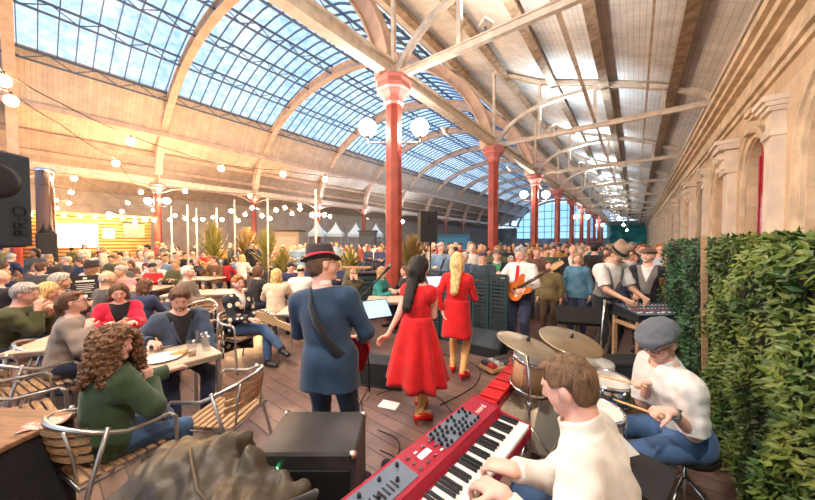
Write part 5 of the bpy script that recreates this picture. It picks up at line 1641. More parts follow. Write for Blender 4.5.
# ---- guitars
m_wine = mat('wine_red_lacquer', (0.30, 0.012, 0.02), 0.2, coat=0.6); m_orange = mat('orange_lacquer', (0.62, 0.16, 0.03), 0.2, coat=0.6, var=0.25, vscale=3); m_fret = mat('dark_fretboard', (0.06, 0.03, 0.02), 0.4); m_maple = mat('maple_neck', (0.62, 0.38, 0.18), 0.35)
def guitar(M, label, bodym, neckm):
    """lies in its local XZ plane, neck towards +X, front faces +Y"""
    root = empty('electric_guitar', (0, 0, 0), 0, label, 'guitar'); root.matrix_world = M
    out = [(-0.20, -0.02), (-0.19, 0.09), (-0.12, 0.155), (-0.03, 0.13), (0.04, 0.11), (0.12, 0.15), (0.19, 0.16), (0.20, 0.12), (0.14, 0.06), (0.12, 0.0), (0.13, -0.05), (0.18, -0.09), (0.17, -0.13), (0.10, -0.14), (0.02, -0.12), (-0.06, -0.15), (-0.14, -0.15), (-0.19, -0.10)]
    sm = []
    n = len(out)
    for i in range(n):
        p0, p1, p2, p3 = [Vector(out[(i + k) % n]) for k in (-1, 0, 1, 2)]
        for t in (0, 0.33, 0.66): sm.append(tuple(0.5 * ((2 * p1) + (-p0 + p2) * t + (2 * p0 - 5 * p1 + 4 * p2 - p3) * t * t + (-p0 + 3 * p1 - 3 * p2 + p3) * t ** 3)))
    b = MB(); b.prism(sm, (0, -0.02, 0), (1, 0, 0), (0, 0, 1), -0.045); b.build('guitar_body', bodym, root)
    k = MB(); k.prism([(-0.12, -0.10), (0.05, -0.09), (0.10, -0.06), (0.05, -0.03), (-0.08, -0.04)], (0, 0.025, 0), (1, 0, 0), (0, 0, 1), -0.003); k.build('pickguard', m_plate, root)
    k = MB(); k.bar((0.10, 0.032, 0.0), (0.62, 0.032, 0.0), 0.050, 0.018, up=(0, 1, 0)); k.build('neck', neckm, root)
    k = MB(); k.bar((0.02, 0.043, 0.0), (0.60, 0.043, 0.0), 0.046, 0.006, up=(0, 1, 0)); k.build('fretboard', m_fret, root)
    k = MB(); k.prism([(0.61, -0.028), (0.64, -0.035), (0.80, -0.02), (0.80, 0.03), (0.66, 0.045), (0.61, 0.025)], (0, 0.026, 0), (1, 0, 0), (0, 0, 1), -0.014); h = k.build('headstock', neckm, root)
    for q in range(6):
        pg = MB(); pg.lathe([(0.006, 0), (0.009, 0.01), (0.006, 0.02)], (0.66 + q * 0.023, 0.03, 0.04), 6, axis=(0, 0, 1)); pg.build('tuning_peg', m_chrome, h)
    for q, x in enumerate((-0.05, 0.02)):
        pk = MB(); pk.rbox((x, 0.03, 0), (0.025, 0.012, 0.075), 0.003); pk.build('pickup', m_blackmetal, root)
    br = MB(); br.rbox((-0.11, 0.03, 0), (0.03, 0.012, 0.08), 0.003); br.build('bridge', m_chrome, root)
    st = MB()
    for q in range(6): st.tube([(-0.11, 0.042, -0.018 + q * 0.007), (0.62, 0.050, -0.016 + q * 0.0065)], 0.0008, 3)
    st.build('strings', m_chrome, root)
    return root
def body_M(J, x, y, z, yaw, neckang, tilt=0):
    return J['root'].matrix_basis @ Matrix.Translation((x, y, z)) @ Matrix.Rotation(yaw, 4, 'Z') @ Matrix.Rotation(-neckang, 4, 'Y') @ Matrix.Rotation(tilt, 4, 'X')
bpy.context.view_layer.update()
# player faces +Y; his left hand (-X) holds the neck: mirror with a half turn
def strap(J, pts, label, m):
    mb = MB(); M = J['root'].matrix_basis
    rows = []
    P_ = [M @ Vector(p) for p in pts]
    n = len(P_)
    for i in range(n):
        t = (P_[min(i + 1, n - 1)] - P_[max(i - 1, 0)]).normalized()
        c_ = M @ Vector((J['P'][0], 0, pts[i][2])); out_ = (P_[i] - c_); out_.z = 0; out_.normalize()
        s_ = t.cross(out_).normalized() * 0.028
        rows.append([P_[i] - s_, P_[i] + s_])
    mb.sheet(rows); o = mb.build('guitar_strap', m, None); thicken(o, 0.006, 0); tag(o, label, 'strap')
Nz = JG['N'][2]
strap(JG, [(-0.13, 0.05, Nz + 0.012), (-0.12, -0.05, Nz - 0.005), (-0.09, -0.128, Nz - 0.09), (-0.03, -0.152, Nz - 0.20), (0.04, -0.150, Nz - 0.31), (0.11, -0.135, Nz - 0.40), (0.175, -0.06, Nz - 0.47), (0.19, 0.05, Nz - 0.50)], 'black guitar strap across the back of the blue suit', c_black)
guitar(JGroot.matrix_basis @ Matrix.Translation((0.02, 0.25, 0.92)) @ Matrix.Rotation(0.06, 4, 'Z') @ Matrix.Scale(-1, 4, (1, 0, 0)) @ Matrix.Rotation(-0.35, 4, 'Y'), 'wine red electric guitar held by the man in the blue suit', m_wine, m_maple)
guitar(J6['root'].matrix_basis @ Matrix.Translation((-0.06, 0.235, 1.06)) @ Matrix.Scale(-1, 4, (1, 0, 0)) @ Matrix.Rotation(-0.6, 4, 'Y'), 'orange electric guitar held by the guitarist in the white shirt', m_orange, m_maple)

# ---- amplifier box in front of the camera
az = 0.86
c0, c1, c2, c3 = onplane(281, 411, az), onplane(362, 411, az), onplane(360, 452, az), onplane(260, 455, az)
ac = (c0 + c1 + c2 + c3) / 4; wx = ((c1 - c0).length + (c2 - c3).length) / 2; dy = ((c3 - c0).length + (c2 - c1).length) / 2
arz = math.atan2((c1 - c0).y, (c1 - c0).x)
m_amptop = mat('worn_black_vinyl', (0.06, 0.058, 0.06), 0.38, var=0.4, vscale=4, bump=0.15, bscale=200)
root = empty('amplifier', (ac.x, ac.y, az - 0.34), arz, 'black box amplifier with scuffed top and a green light', 'amplifier')
b = MB(); b.rbox((0, 0, 0.17), (wx, dy, 0.34), 0.012); b.build('cabinet', m_amptop, root)
for sx in (-1, 1):
    for sy in (-1, 1):
        k = MB(); k.ball((sx * (wx / 2 - 0.012), sy * (dy / 2 - 0.012), 0.327), 0.021, 8); k.build('corner_protector', m_chrome, root)
b = MB(); b.rbox((0, -dy / 2 - 0.003, 0.15), (wx - 0.04, 0.012, 0.24), 0.004); b.build('grille', m_blackbox, root)
b = MB(); b.ball((-wx / 2 + 0.10, -dy / 2 - 0.010, 0.28), 0.006, 8); b.build('power_light', mat('green_led', (0.1, 1, 0.3), 0.3, emit=(0.1, 1.0, 0.3), es=8), root)
b = MB(); b.tube([(-wx / 2 + 0.13, -dy / 2 - 0.01, 0.25), (-wx / 2 + 0.13, -dy / 2 - 0.05, 0.2), (-wx / 2 + 0.14, -dy / 2 - 0.06, -0.1)], 0.004, 6); b.build('power_cable', m_blackmetal, root)
root = empty('flight_case', (ac.x, ac.y, 0), arz, 'black case under the scuffed amplifier', 'case')
b = MB(); b.rbox((0, 0, (az - 0.345) / 2), (wx + 0.06, dy + 0.04, az - 0.345), 0.015); b.build('case_body', m_blackbox, root)
b = MB(); b.box((0, 0, 0.35), (wx + 0.066, dy + 0.046, 0.02)); b.build('case_trim', m_alu, root)
bp_ = ac + RT * 0.36 + FW * 0.02
gl_ = [cap(A(0, -0.13, 0.30), A(0, 0.13, 0.32), 0.085, 0.08, 0.05), cap(A(0, -0.14, 0.12), A(0, 0.14, 0.12), 0.10, 0.10, 0.05), cap(A(0, -0.12, 0.5), A(0, 0.10, 0.56), 0.07, 0.05, 0.05), halfspace(A(0, 0, 0.01), A(0, 0, -1))]
root = empty('gig_bag', (bp_.x, bp_.y, 0), arz, 'black padded gig bag leaning beside the amplifier', 'bag')
link_mesh('bag_body', simple_sdf('bag_body', gl_, 0.012, c_black, (30, 0.006)), root)
b = MB(); b.tube([(0.06, -0.05, 0.55), (0.10, -0.04, 0.62), (0.10, 0.04, 0.62), (0.06, 0.05, 0.57)], 0.010, 6); b.build('handle', c_black, root)

# ---- the brown coat lying over a case at the bottom of the picture
cc = cs(-0.76, 1.06)
root = empty('flight_case', (cc.x, cc.y, 0), YAW - 0.35, 'black case under the heaped brown coat', 'case')
b = MB(); b.rbox((0, 0, 0.35), (0.80, 0.42, 0.70), 0.02); b.build('case_body', m_blackbox, root)
b = MB(); b.box((0, 0, 0.55), (0.806, 0.426, 0.02)); b.build('case_trim', m_alu, root)
L = [ell(A(0.0, 0.0, 0.06), A(0.40, 0.24, 0.16)), ell(A(-0.12, 0.04, 0.15), A(0.24, 0.17, 0.13)), ell(A(0.20, -0.03, 0.12), A(0.24, 0.20, 0.12)), cap(A(-0.34, -0.18, 0.04), A(-0.05, -0.24, 0.16), 0.07, 0.09, 0.06), cap(A(-0.02, -0.20, 0.18), A(0.34, -0.16, 0.06), 0.06, 0.07, 0.05),
     cap(A(-0.30, 0.10, 0.08), A(-0.05, 0.20, 0.20), 0.08, 0.06, 0.05), cap(A(0.1, 0.12, 0.2), A(0.36, 0.10, 0.02), 0.07, 0.06, 0.05), halfspace(A(0, 0, 0.0), A(0, 0, -1))]
m_coat = mat('brown_waxed_cloth', (0.06, 0.045, 0.028), 0.5, var=0.3, vscale=5, bump=0.35, bscale=25)
L += [cap(A(-0.38 + 0.1 * k, -0.26, 0.03), A(-0.20 + 0.11 * k, 0.14, 0.24 - 0.012 * k), 0.035, 0.025, 0.03) for k in range(6)]
V, F = sdf_mesh(L, 0.008, (34, 0.010))
coat = link_mesh('brown_coat', np_mesh('brown_coat', V, F, [m_coat]), None, (cc.x, cc.y, 0.703), YAW - 0.35); tag(coat, 'crumpled brown waxed coat or bag heaped on a black case', 'coat')
zp = MB(); zp.tube([(0.35, -0.21, 0.13), (0.27, -0.19, 0.21), (0.12, -0.19, 0.265), (-0.05, -0.20, 0.28), (-0.2, -0.22, 0.22), (-0.32, -0.22, 0.13)], 0.010, 6); zp.build('zip_edge', c_black, coat)
zp = MB(); zp.tube([(-0.18, 0.08, 0.26), (-0.05, 0.0, 0.295), (0.1, -0.08, 0.28), (0.25, -0.1, 0.24)], 0.006, 6); zp.build('seam', mat('coat_seam', (0.09, 0.06, 0.035), 0.6), coat)
zp = MB(); zp.tube([(0.30, -0.10, 0.18), (0.40, -0.02, 0.26), (0.43, 0.10, 0.22), (0.37, 0.14, 0.10)], 0.014, 8); zp.build('carry_strap', c_black, coat)

# ---- black-sided counter with a brown top at the lower edge
cp = cs(-2.48, 1.44)
root = empty('counter', (cp.x, cp.y, 0), YAW - 0.10, 'counter with brown wooden top and black cloth sides', 'counter')
b = MB(); b.rbox((0, 0, 0.735), (0.80, 0.80, 0.03), 0.006); b.build('countertop', m_brownwood, root)
b = MB()
n = 80; rows = [[], []]
for k in range(n):
    a = 4 * k / n; sd = int(a); t = (a - sd) * 2 - 1; q = 0.385 + 0.006 * math.sin(k * 1.9)
    x, y = [(t * q, -q), (q, t * q), (-t * q, q), (-q, -t * q)][sd]
    rows[0].append((x, y, 0.005)); rows[1].append((x, y, 0.72))
b.sheet(rows, closed=True); b.build('cloth_side', c_black, root)
lf = MB(); lf.sheet([[(-0.10 + 0.02 * math.sin(i), -0.07 + 0.035 * j, 0.004 * math.sin(i * 2 + j) + 0.006) for j in range(5)] for i in np.linspace(0, 5, 9)])
o = MB(); rows = [[(x * 0.026, y * 0.03, 0.004 + 0.006 * math.sin(x * 1.2 + y)) for y in range(5)] for x in range(8)]; o.sheet(rows)
lp_ = onplane(14, 434, 0.757); o = o.build('leaflet', mat('leaflet_print', (0.75, 0.7, 0.6), 0.5, col2=(0.6, 0.15, 0.1), vscale=30), None, (lp_.x, lp_.y, 0.752), 1.2); thicken(o, 0.002, 0); tag(o, 'crumpled colourful leaflet on the brown counter top', 'leaflet')

# ---- stage piano
KZ = 0.86; KL = 1.27; KD = 0.335
ko = (kb_far_back + kb_far_front) / 2 + kb_e1 * (KL / 2)
krz = math.atan2(kb_e1.y, kb_e1.x)
# local +X runs along the keys; find which side local +Y is
yl = Vector((-math.sin(krz), math.cos(krz), 0)); ks = 1 if yl.dot(kb_e2) > 0 else -1
m_nred = mat('stage_piano_red', (0.34, 0.008, 0.032), 0.35, coat=0.2); m_npanel = mat('control_panel_grey', (0.13, 0.17, 0.23), 0.4); m_ivory = mat('ivory_key', (0.82, 0.81, 0.77), 0.25); m_ebony = mat('ebony_key', (0.015, 0.015, 0.018), 0.25); m_nblk = m_blackmetal
root = empty('stage_piano', (ko.x, ko.y, KZ - 0.10), krz, 'red stage piano with grey control panels played by the man in white', 'keyboard')
b = MB(); yb = -ks * KD / 2
b.prism([(-KD / 2, 0), (KD / 2, 0), (KD / 2, 0.045), (0.0, 0.055), (-0.015, 0.098), (-KD / 2, 0.112)], (-KL / 2, 0, 0), (0, ks, 0), (0, 0, 1), ks * KL); b.build('piano_case', m_nred, root)
for sx in (-1, 1):
    e = MB(); e.prism([(-KD / 2, -0.002), (KD / 2 + 0.002, -0.002), (KD / 2 + 0.002, 0.066), (0, 0.082), (-0.01, 0.103), (-KD / 2, 0.116)], (sx * KL / 2 - (0.012 if sx > 0 else 0), 0, 0), (0, ks, 0), (0, 0, 1), ks * 0.012); e.build('end_cheek', m_nred, root)
NW = 52; kw = (KL - 0.035) / NW; x0 = -KL / 2 + 0.0175
for i in range(NW):
    k = MB(); k.rbox((x0 + (i + 0.5) * kw, ks * (KD / 2 - 0.075), 0.062), (kw * 0.95, 0.145, 0.020), 0.002); k.build('white_key', m_ivory, root)
for i in range(NW - 1):
    # the far end of the case is the treble end
    deg7 = i % 7
    if deg7 in (2, 6): continue
    k = MB(); k.rbox((x0 + (i + 1) * kw, ks * (KD / 2 - 0.10), 0.078), (kw * 0.52, 0.095, 0.014), 0.002); k.build('black_key', m_ebony, root)
def kpanel(xa, xb, ya, yb_, name='control_panel'):
    z = lambda y: 0.112 - (y + KD / 2) * (0.014 / (KD / 2 - 0.015)) + 0.001
    p = MB(); vs = [(x, ks * y, z(y) + h) for h in (0, 0.002) for x, y in ((xa, ya), (xb, ya), (xb, yb_), (xa, yb_))]
    p.add(vs, [(0, 1, 2, 3), (7, 6, 5, 4), (0, 4, 5, 1), (1, 5, 6, 2), (2, 6, 7, 3), (3, 7, 4, 0)]); return p.build(name, m_npanel, root), z
far = -1   # kb_e1 points to the camera: far end is local -X
pa, zf = kpanel(-0.46, -0.14, -KD / 2 + 0.015, -0.035); pb, _ = kpanel(0.06, 0.48, -KD / 2 + 0.015, -0.035)
rr = random.Random(7)
kn = 0
for i in range(9):
    for j in range(5):
        if rr.random() < 0.12: continue
        y = -KD / 2 + 0.028 + j * 0.024; x = -0.445 + i * 0.036 + (j % 2) * 0.012
        k = MB(); k.lathe([(0.0085, 0), (0.0075, 0.012), (0.006, 0.0135)], (x, ks * y, zf(y) + 0.002), 9); k.build('knob', m_ebony, pa); kn += 1
for i in range(7):
    y = -KD / 2 + 0.04 + (i % 2) * 0.05; x = 0.09 + i * 0.05
    k = MB(); k.lathe([(0.009, 0), (0.0075, 0.012)], (x, ks * y, zf(y) + 0.002), 9); k.build('knob', m_ebony, pb)
for i in range(9):
    y = -0.055; x = 0.16 + i * 0.022
    k = MB(); k.rbox((x, ks * (y - 0.02), zf(y) + 0.004), (0.008, 0.045, 0.006), 0.001); k.build('drawbar', m_ebony, pb)
b = MB(); y = -0.09; b.rbox((-0.045, ks * y, zf(y) + 0.002), (0.07, 0.028, 0.003), 0.001); b.build('display', mat('piano_display', (0.7, 0.8, 0.85), 0.3, emit=(0.85, 0.95, 1), es=1.0), root)
for i in range(12):
    y = -0.05 - (i % 3) * 0.035; x = -0.12 + (i // 3) * 0.05
    if i % 3 == 1 and 0 < i // 3 < 3: continue
    k = MB(); k.rbox((x, ks * y, zf(y) + 0.003), (0.018, 0.010, 0.004), 0.001); k.build('button', m_ebony if i % 4 else m_ivory, root)
text_mesh(root, 'logo_lettering', 'nord', 0.05, m_ivory, (-0.53, ks * -0.075, zf(-0.075) + 0.0015), (0, 0, PI if ks > 0 else 0), 0.0006)
# stand
root = empty('keyboard_stand', (ko.x, ko.y, 0), krz, 'black crossed stand under the red stage piano', 'stand')
for yy in (-0.10, 0.10):
    for s in (-1, 1):
        l = MB(); l.bar((-s * 0.45, yy + s * 0.012, 0.02), (s * 0.45, yy + s * 0.012, KZ - 0.125), 0.03, 0.03); l.build('leg', m_blackmetal, root)
for s in (-1, 1):
    l = MB(); l.bar((s * 0.45, -0.16, KZ - 0.116), (s * 0.45, 0.16, KZ - 0.116), 0.03, 0.03); l.build('support_arm', m_blackmetal, root)
    l = MB(); l.bar((s * 0.45, -0.2, 0.016), (s * 0.45, 0.2, 0.016), 0.03, 0.03); l.build('foot', m_blackmetal, root)
# second red instrument case beyond it
ra, rb = onplane(523, 357, 0.62), onplane(462, 428, 0.62)
rd = (rb - ra); rc = (ra + rb) / 2; rrz = math.atan2(rd.y, rd.x); RL = rd.length + 0.10
root = empty('bar_percussion', (rc.x, rc.y, 0.52), rrz, 'long narrow red case with raised red bars behind the stage piano', 'instrument')
b = MB(); b.rbox((0, 0, 0.03), (RL, 0.15, 0.05), 0.006); b.build('case_body', mat('dark_red_case', (0.30, 0.01, 0.015), 0.4), root)
n = 9
for i in range(n):
    k = MB(); k.rbox((-RL / 2 + RL * (i + 0.5) / n, 0, 0.085), (RL / n * 0.78, 0.15, 0.03), 0.004); k.build('tone_bar', mat('bright_red_bar', (0.55, 0.01, 0.012), 0.4), root)
root = empty('trestle', (rc.x, rc.y, 0), rrz, 'black trestle under the long red case', 'stand')
for s in (-1, 1):
    for t in (-1, 1):
        k = MB(); k.bar((s * RL * 0.36, t * 0.16, 0.005), (s * RL * 0.34, 0, 0.51), 0.025, 0.025); k.build('leg', m_blackmetal, root)
k = MB(); k.bar((-RL * 0.36, 0, 0.505), (RL * 0.36, 0, 0.505), 0.03, 0.02); k.build('top_rail', m_blackmetal, root)
# piano stool
st = JK['root'].matrix_basis @ Vector((0, 0, 0))
def stool(loc, label, h=0.49):
    root = empty('drum_stool', loc, 0, label, 'stool')
    b = MB(); b.lathe([(0.0, h - 0.07), (0.15, h - 0.07), (0.165, h - 0.05), (0.165, h - 0.02), (0.14, h - 0.005), (0, h)], (0, 0, 0), 20); b.build('seat', m_leather, root)
    b = MB(); b.tube([(0, 0, 0.12), (0, 0, h - 0.07)], 0.014, 8); b.build('post', m_chrome, root)
    for k in range(3):
        a = k * 2.094; l = MB(); l.tube([(0, 0, 0.28), (math.cos(a) * 0.24, math.sin(a) * 0.24, 0.01)], 0.010, 6); l.build('leg', m_chrome, root)
stool((st.x, st.y, 0), 'round black stool under the keyboard player')
st = JD['root'].matrix_basis @ Vector((0, 0, 0)); stool((st.x, st.y, 0), 'round black stool under the drummer')

# ---- drum kit
m_shell = mat('champagne_drum_shell', (0.62, 0.52, 0.36), 0.3, var=0.15, vscale=60, coat=0.4); m_head = mat('white_drum_head', (0.80, 0.78, 0.72), 0.5, var=0.06, vscale=5); m_tanshell = mat('tan_drum_shell', (0.55, 0.35, 0.18), 0.3, coat=0.4)
m_cym = mat('bronze_cymbal', (0.52, 0.42, 0.28), 0.32, metal=0.85, var=0.2, vscale=4)
def drum(name, label, c, axis, r, depth, shell, lugs=6, bottom_head=True):
    ax = Vector(axis).normalized(); q = ax.to_track_quat('Z', 'Y')
    root = empty(name, c, 0, label, 'drum'); root.rotation_mode = 'QUATERNION'; root.rotation_quaternion = q
    b = MB(); b.lathe([(r * 0.98, -depth / 2), (r * 0.985, 0), (r * 0.98, depth / 2)], n=36); b.build('shell', shell, root)
    for s in (-1, 1):
        h = MB(); h.lathe([(r, -0.014), (r + 0.014, -0.014), (r + 0.014, 0.014), (r, 0.014), (r, -0.014)], (0, 0, s * depth / 2), 36, caps=False); h.build('hoop', m_chrome if depth < 0.33 else shell, root)
        h = MB(); h.lathe([(0, 0), (r * 0.985, 0), (r * 0.985, s * 0.004)] if s > 0 else [(r * 0.985, -0.004), (r * 0.985, 0), (0, 0)], (0, 0, s * (depth / 2 + 0.003)), 36, smooth=False); h.build('drum_head', m_head, root)
    for k in range(lugs):
        a = 2 * PI * k / lugs
        l = MB(); l.rbox((math.cos(a) * (r + 0.008), math.sin(a) * (r + 0.008), depth * 0.25), (0.02, 0.02, 0.05), 0.004)
        l.tube([(math.cos(a) * (r + 0.012), math.sin(a) * (r + 0.012), -depth / 2), (math.cos(a) * (r + 0.012), math.sin(a) * (r + 0.012), depth / 2)], 0.004, 5); l.build('lug', m_chrome, root)
    return root
KB = pd(528, 2.62, 0.29); kax = (-RT * 0.62 + FW * 0.78)
drum('bass_drum', 'champagne bass drum standing on its side with chrome lugs', KB, kax, 0.27, 0.42, m_shell, 8)
for s in (-1, 1):
    l = MB(); sd = kax.cross(V3((0, 0, 1))).normalized(); p = KB + kax.normalized() * 0.1 + sd * s * 0.26
    l.tube([p + V3((0, 0, -0.02)), p + sd * s * 0.12 + kax * 0.12 + V3((0, 0, -0.285))], 0.008, 6); tag(l.build('spur_leg', m_chrome), 'chrome spur bracing the bass drum on its ' + ('singers side' if s < 0 else 'drummer side'), 'drum spur', 'bass drum spurs')
TC = pd(534, 2.42, 0.72)
drum('tom_drum', 'tan mounted tom drum tilted over the bass drum', TC, RT * 0.10 - FW * 0.10 + V3((0, 0, 1)), 0.155, 0.24, m_tanshell)
drum('snare_drum', 'snare drum with sticks over it in front of the drummer', snare_c - V3((0, 0, 0.07)), V3((0, 0, 1)) + RT * 0.05 - FW * 0.04, 0.175, 0.14, m_chrome, 8)
FT = pd(596, 1.98, 0.66)
FTO = drum('floor_tom', 'white-headed floor tom just behind the keyboard player', FT - V3((0, 0, 0.15)), V3((0, 0, 1)), 0.17, 0.30, m_shell)
def stand3(base, top, label, name='drum_stand', spread=0.28, zj=0.25):
    root = empty(name, base, 0, label, 'stand')
    t = Vector(top) - Vector(base)
    b = MB(); b.tube([(0, 0, 0.10), (0, 0, t.z * 0.7), (t.x, t.y, t.z)], 0.011, 8); b.lathe([(0.018, -0.03), (0.018, 0.03)], (0, 0, t.z * 0.55), 10); b.build('pole', m_chrome, root)
    for k in range(3):
        a = k * 2.094 + 0.4; l = MB(); l.tube([(0, 0, zj + 0.15), (math.cos(a) * spread, math.sin(a) * spread, 0.012)], 0.008, 6); l.tube([(0, 0, 0.11), (math.cos(a) * spread * 0.55, math.sin(a) * spread * 0.55, (zj + 0.15) * 0.45)], 0.005, 5); l.build('leg', m_chrome, root)
    return root
def cymbal(c, axis, r, label):
    q = Vector(axis).normalized().to_track_quat('Z', 'Y')
    root = empty('cymbal', c, 0, label, 'cymbal', None); root.rotation_mode = 'QUATERNION'; root.rotation_quaternion = q
    b = MB(); pr = [(0.008, 0.024), (0.02, 0.026), (0.035, 0.018), (0.045, 0.010)] + [(0.045 + (r - 0.045) * k / 14, 0.010 - 0.018 * (k / 14) ** 1.3 + 0.0007 * (k % 2)) for k in range(1, 15)]
    b.lathe(pr, n=48, caps=False); o = b.build('cymbal_disc', m_cym, root); thicken(o, 0.0015, 0)
    b = MB(); b.lathe([(0.014, 0.024), (0.016, 0.03), (0.014, 0.045), (0.007, 0.047), (0.012, 0.052), (0.012, 0.062), (0, 0.064)], n=12); b.build('wing_nut', m_blackmetal, root)
C1 = pd(528, 2.30, 1.00); C2 = pd(572, 2.55, 0.945)
cymbal(C1, V3((0, 0, 1)) - FW * 0.10 + RT * 0.25, 0.235, 'thin crash cymbal on the side towards the singers, tilted'); cymbal(C2, V3((0, 0, 1)) - FW * 0.22 + RT * 0.12, 0.255, 'larger bronze ride cymbal nearest the sound man')
stand3(pd(531, 2.22), C1, 'chrome crash cymbal stand on its tripod'); stand3(pd(577, 2.62), C2, 'chrome stand under the larger ride cymbal'); stand3(V3((snare_c.x, snare_c.y, 0)), snare_c - V3((0, 0, 0.15)), 'low chrome stand under the snare drum', spread=0.2, zj=0.1)
for k in range(3):
    a = k * 2.094 + 0.2; l = MB(); x_, y_ = math.cos(a) * 0.19, math.sin(a) * 0.19; l.tube([(x_, y_, -0.50), (x_, y_, 0.0)], 0.007, 6); l.build('leg', m_chrome, FTO)
hp_ = pd(640, 2.1)
stand3(pd(603, 2.95), pd(606, 2.95, 1.22), 'tall chrome stand pole beside the ride cymbal')
def stick(J, i, tip, label):
    M = J['root'].matrix_basis; w = M @ Vector(J['W'][i]); d = M.to_3x3() @ Vector(J['hd'][i]); n = M.to_3x3() @ Vector(J['pn'][i])
    h = w + d * 0.085 + n * 0.022; t = Vector(tip); dr = (t - h).normalized(); b = MB()
    b.tube([h - dr * 0.06, t - dr * 0.05, t - dr * 0.02, t - dr * 0.008, t], 0.008, 8, rs=[0.0085, 0.007, 0.0045, 0.006, 0.002]); tag(b.build('drumstick', m_maple), label, 'drumstick')
stick(JD, 1, at(593, 374, 2.30), 'wooden drumstick resting over the snare drum'); stick(JD, 0, at(613, 399, 2.05), 'lower wooden drumstick held towards the floor tom')
# towel/roll and small case behind the kit
b = MB(); tpz = pd(580, 2.95, 0.0)
# ---- microphone stands and tablets
def mic_stand(base, joint, boom_a, boom_b, label, tablet=None, tl=''):
    root = empty('microphone_stand', base, 0, label, 'microphone stand'); B = Vector(base)
    b = MB(); b.tube([(0, 0, 0.03), Vector(joint) - B], 0.012, 8); b.build('pole', m_blackmetal, root)
    b = MB(); b.tube([Vector(boom_a) - B, Vector(boom_b) - B], 0.0105, 8); b.build('boom', m_blackmetal, root)
    for k in range(3):
        a = k * 2.094 + 0.9; l = MB(); l.tube([(0, 0, 0.10), (math.cos(a) * 0.30, math.sin(a) * 0.30, 0.012)], 0.008, 6); l.build('leg', m_blackmetal, root)
    c = MB(); c.lathe([(0.018, -0.02), (0.018, 0.02)], Vector(joint) - B, 10); c.build('clutch', m_blackmetal, root)
    d = (Vector(boom_b) - Vector(boom_a)).normalized(); e = Vector(boom_b)
    mroot = empty('microphone', e, 0, 'black microphone on the ' + label.split(' with')[0], 'microphone'); mroot['label'] = tl
    c = MB(); c.lathe([(0.010, 0), (0.013, 0.05), (0.018, 0.14)], (0, 0, 0), 12, axis=d); c.build('handle', m_blackmetal, mroot); c = MB(); c.ball(d * 0.16, 0.027, 12); c.build('mesh_grille', mat('mic_grille', (0.25, 0.25, 0.26), 0.4, metal=0.8, bump=0.6, bscale=500), mroot)
mic_stand(pd(369, 3.45), pd(366, 3.45, 1.00), at(335, 326, 3.35), at(381, 276, 3.5), 'black boom microphone stand between suited guitarist and singer', tl='black microphone at the end of the long boom before the singer')
def tablet(p, px_deg, tilt, label, s=1.0, scr=m_screen):
    root = empty('tablet', p, face_dir(p, px_deg) + PI, label, 'tablet'); root.rotation_euler = (tilt, 0, face_dir(p, px_deg) + PI)
    b = MB(); b.rbox((0, 0, 0), (0.26 * s, 0.012, 0.20 * s), 0.004); b.build('tablet_case', m_blackmetal, root)
    b = MB(); b.box((0, -0.008, 0), (0.235 * s, 0.003, 0.175 * s)); b.build('screen', scr, root)
tablet(at(377, 309, 3.38), 25, -0.75, 'tablet with light blue screen clipped to the microphone stand', 1.25)
tablet(at(437, 282, 4.35), 20, -0.9, 'tablet with violet-white screen in front of the blonde singer', 1.2, mat('tablet_screen_violet', (0.5, 0.5, 0.8), 0.3, emit=(0.60, 0.55, 1.0), es=0.6))
mic_stand(pd(434, 4.5), pd(434, 4.5, 1.12), pd(434, 4.5, 1.05), pd(441, 4.42, 1.40), 'straight black microphone stand before the blonde singer', tl='black microphone in front of the blonde singer')
# music stand
def music_stand(px, d, z, deg, label, tilt=-0.9, scale=1.0):
    p = pd(px, d); root = empty('music_stand', p, face_dir(p, deg) + PI, label, 'music stand')
    b = MB(); b.tube([(0, 0.03, 0.10), (0, 0.03, z)], 0.009, 8); b.build('pole', m_blackmetal, root)
    b = MB(); R = Matrix.Rotation(tilt, 3, 'X'); b.box((0, 0, z + 0.05), (0.46 * scale, 0.008, 0.28 * scale), R=R); b.box(Vector((0, 0, z + 0.05)) + R @ V3((0, -0.025, -0.14 * scale)), (0.46 * scale, 0.05, 0.008), R=R); b.build('desk', m_blackmetal, root)
    for k in range(3):
        a = k * 2.094 + 0.5; l = MB(); l.tube([(0, 0.03, 0.22), (math.cos(a) * 0.26, 0.03 + math.sin(a) * 0.26, 0.01)], 0.008, 6); l.build('leg', m_blackmetal, root)
    return root, p
music_stand(578, 3.55, 0.86, 15, 'low black music stand between the cymbals and the sound man')
rt_, mp_ = music_stand(627, 1.62, 0.50, -20, 'black music stand with white sheets beside the drummer', -1.15, 0.9)
for i, (px, py, l) in enumerate(((617, 437, 'white music sheet on the stand beside the drummer'), (620, 465, 'loose white sheet lower beside the drummer stand'))):
    p = at(px, py, 1.62 + 0.03 * i); o = MB(); o.box((0, 0, 0), (0.14, 0.20, 0.002)); o = o.build('paper_sheet', m_paper, None, p); o.rotation_euler = (0.5, 0.3 - 0.3 * i, YAW + 0.6); tag(o, l, 'paper')
o = MB(); o.box((0, 0, 0.002), (0.15, 0.21, 0.002)); p = onplane(389, 405, 0); o = o.build('paper_sheet', m_paper, None, (p.x, p.y, 0.001), YAW + 1.2); tag(o, 'white slip of paper lying on the floor by the singer', 'paper')
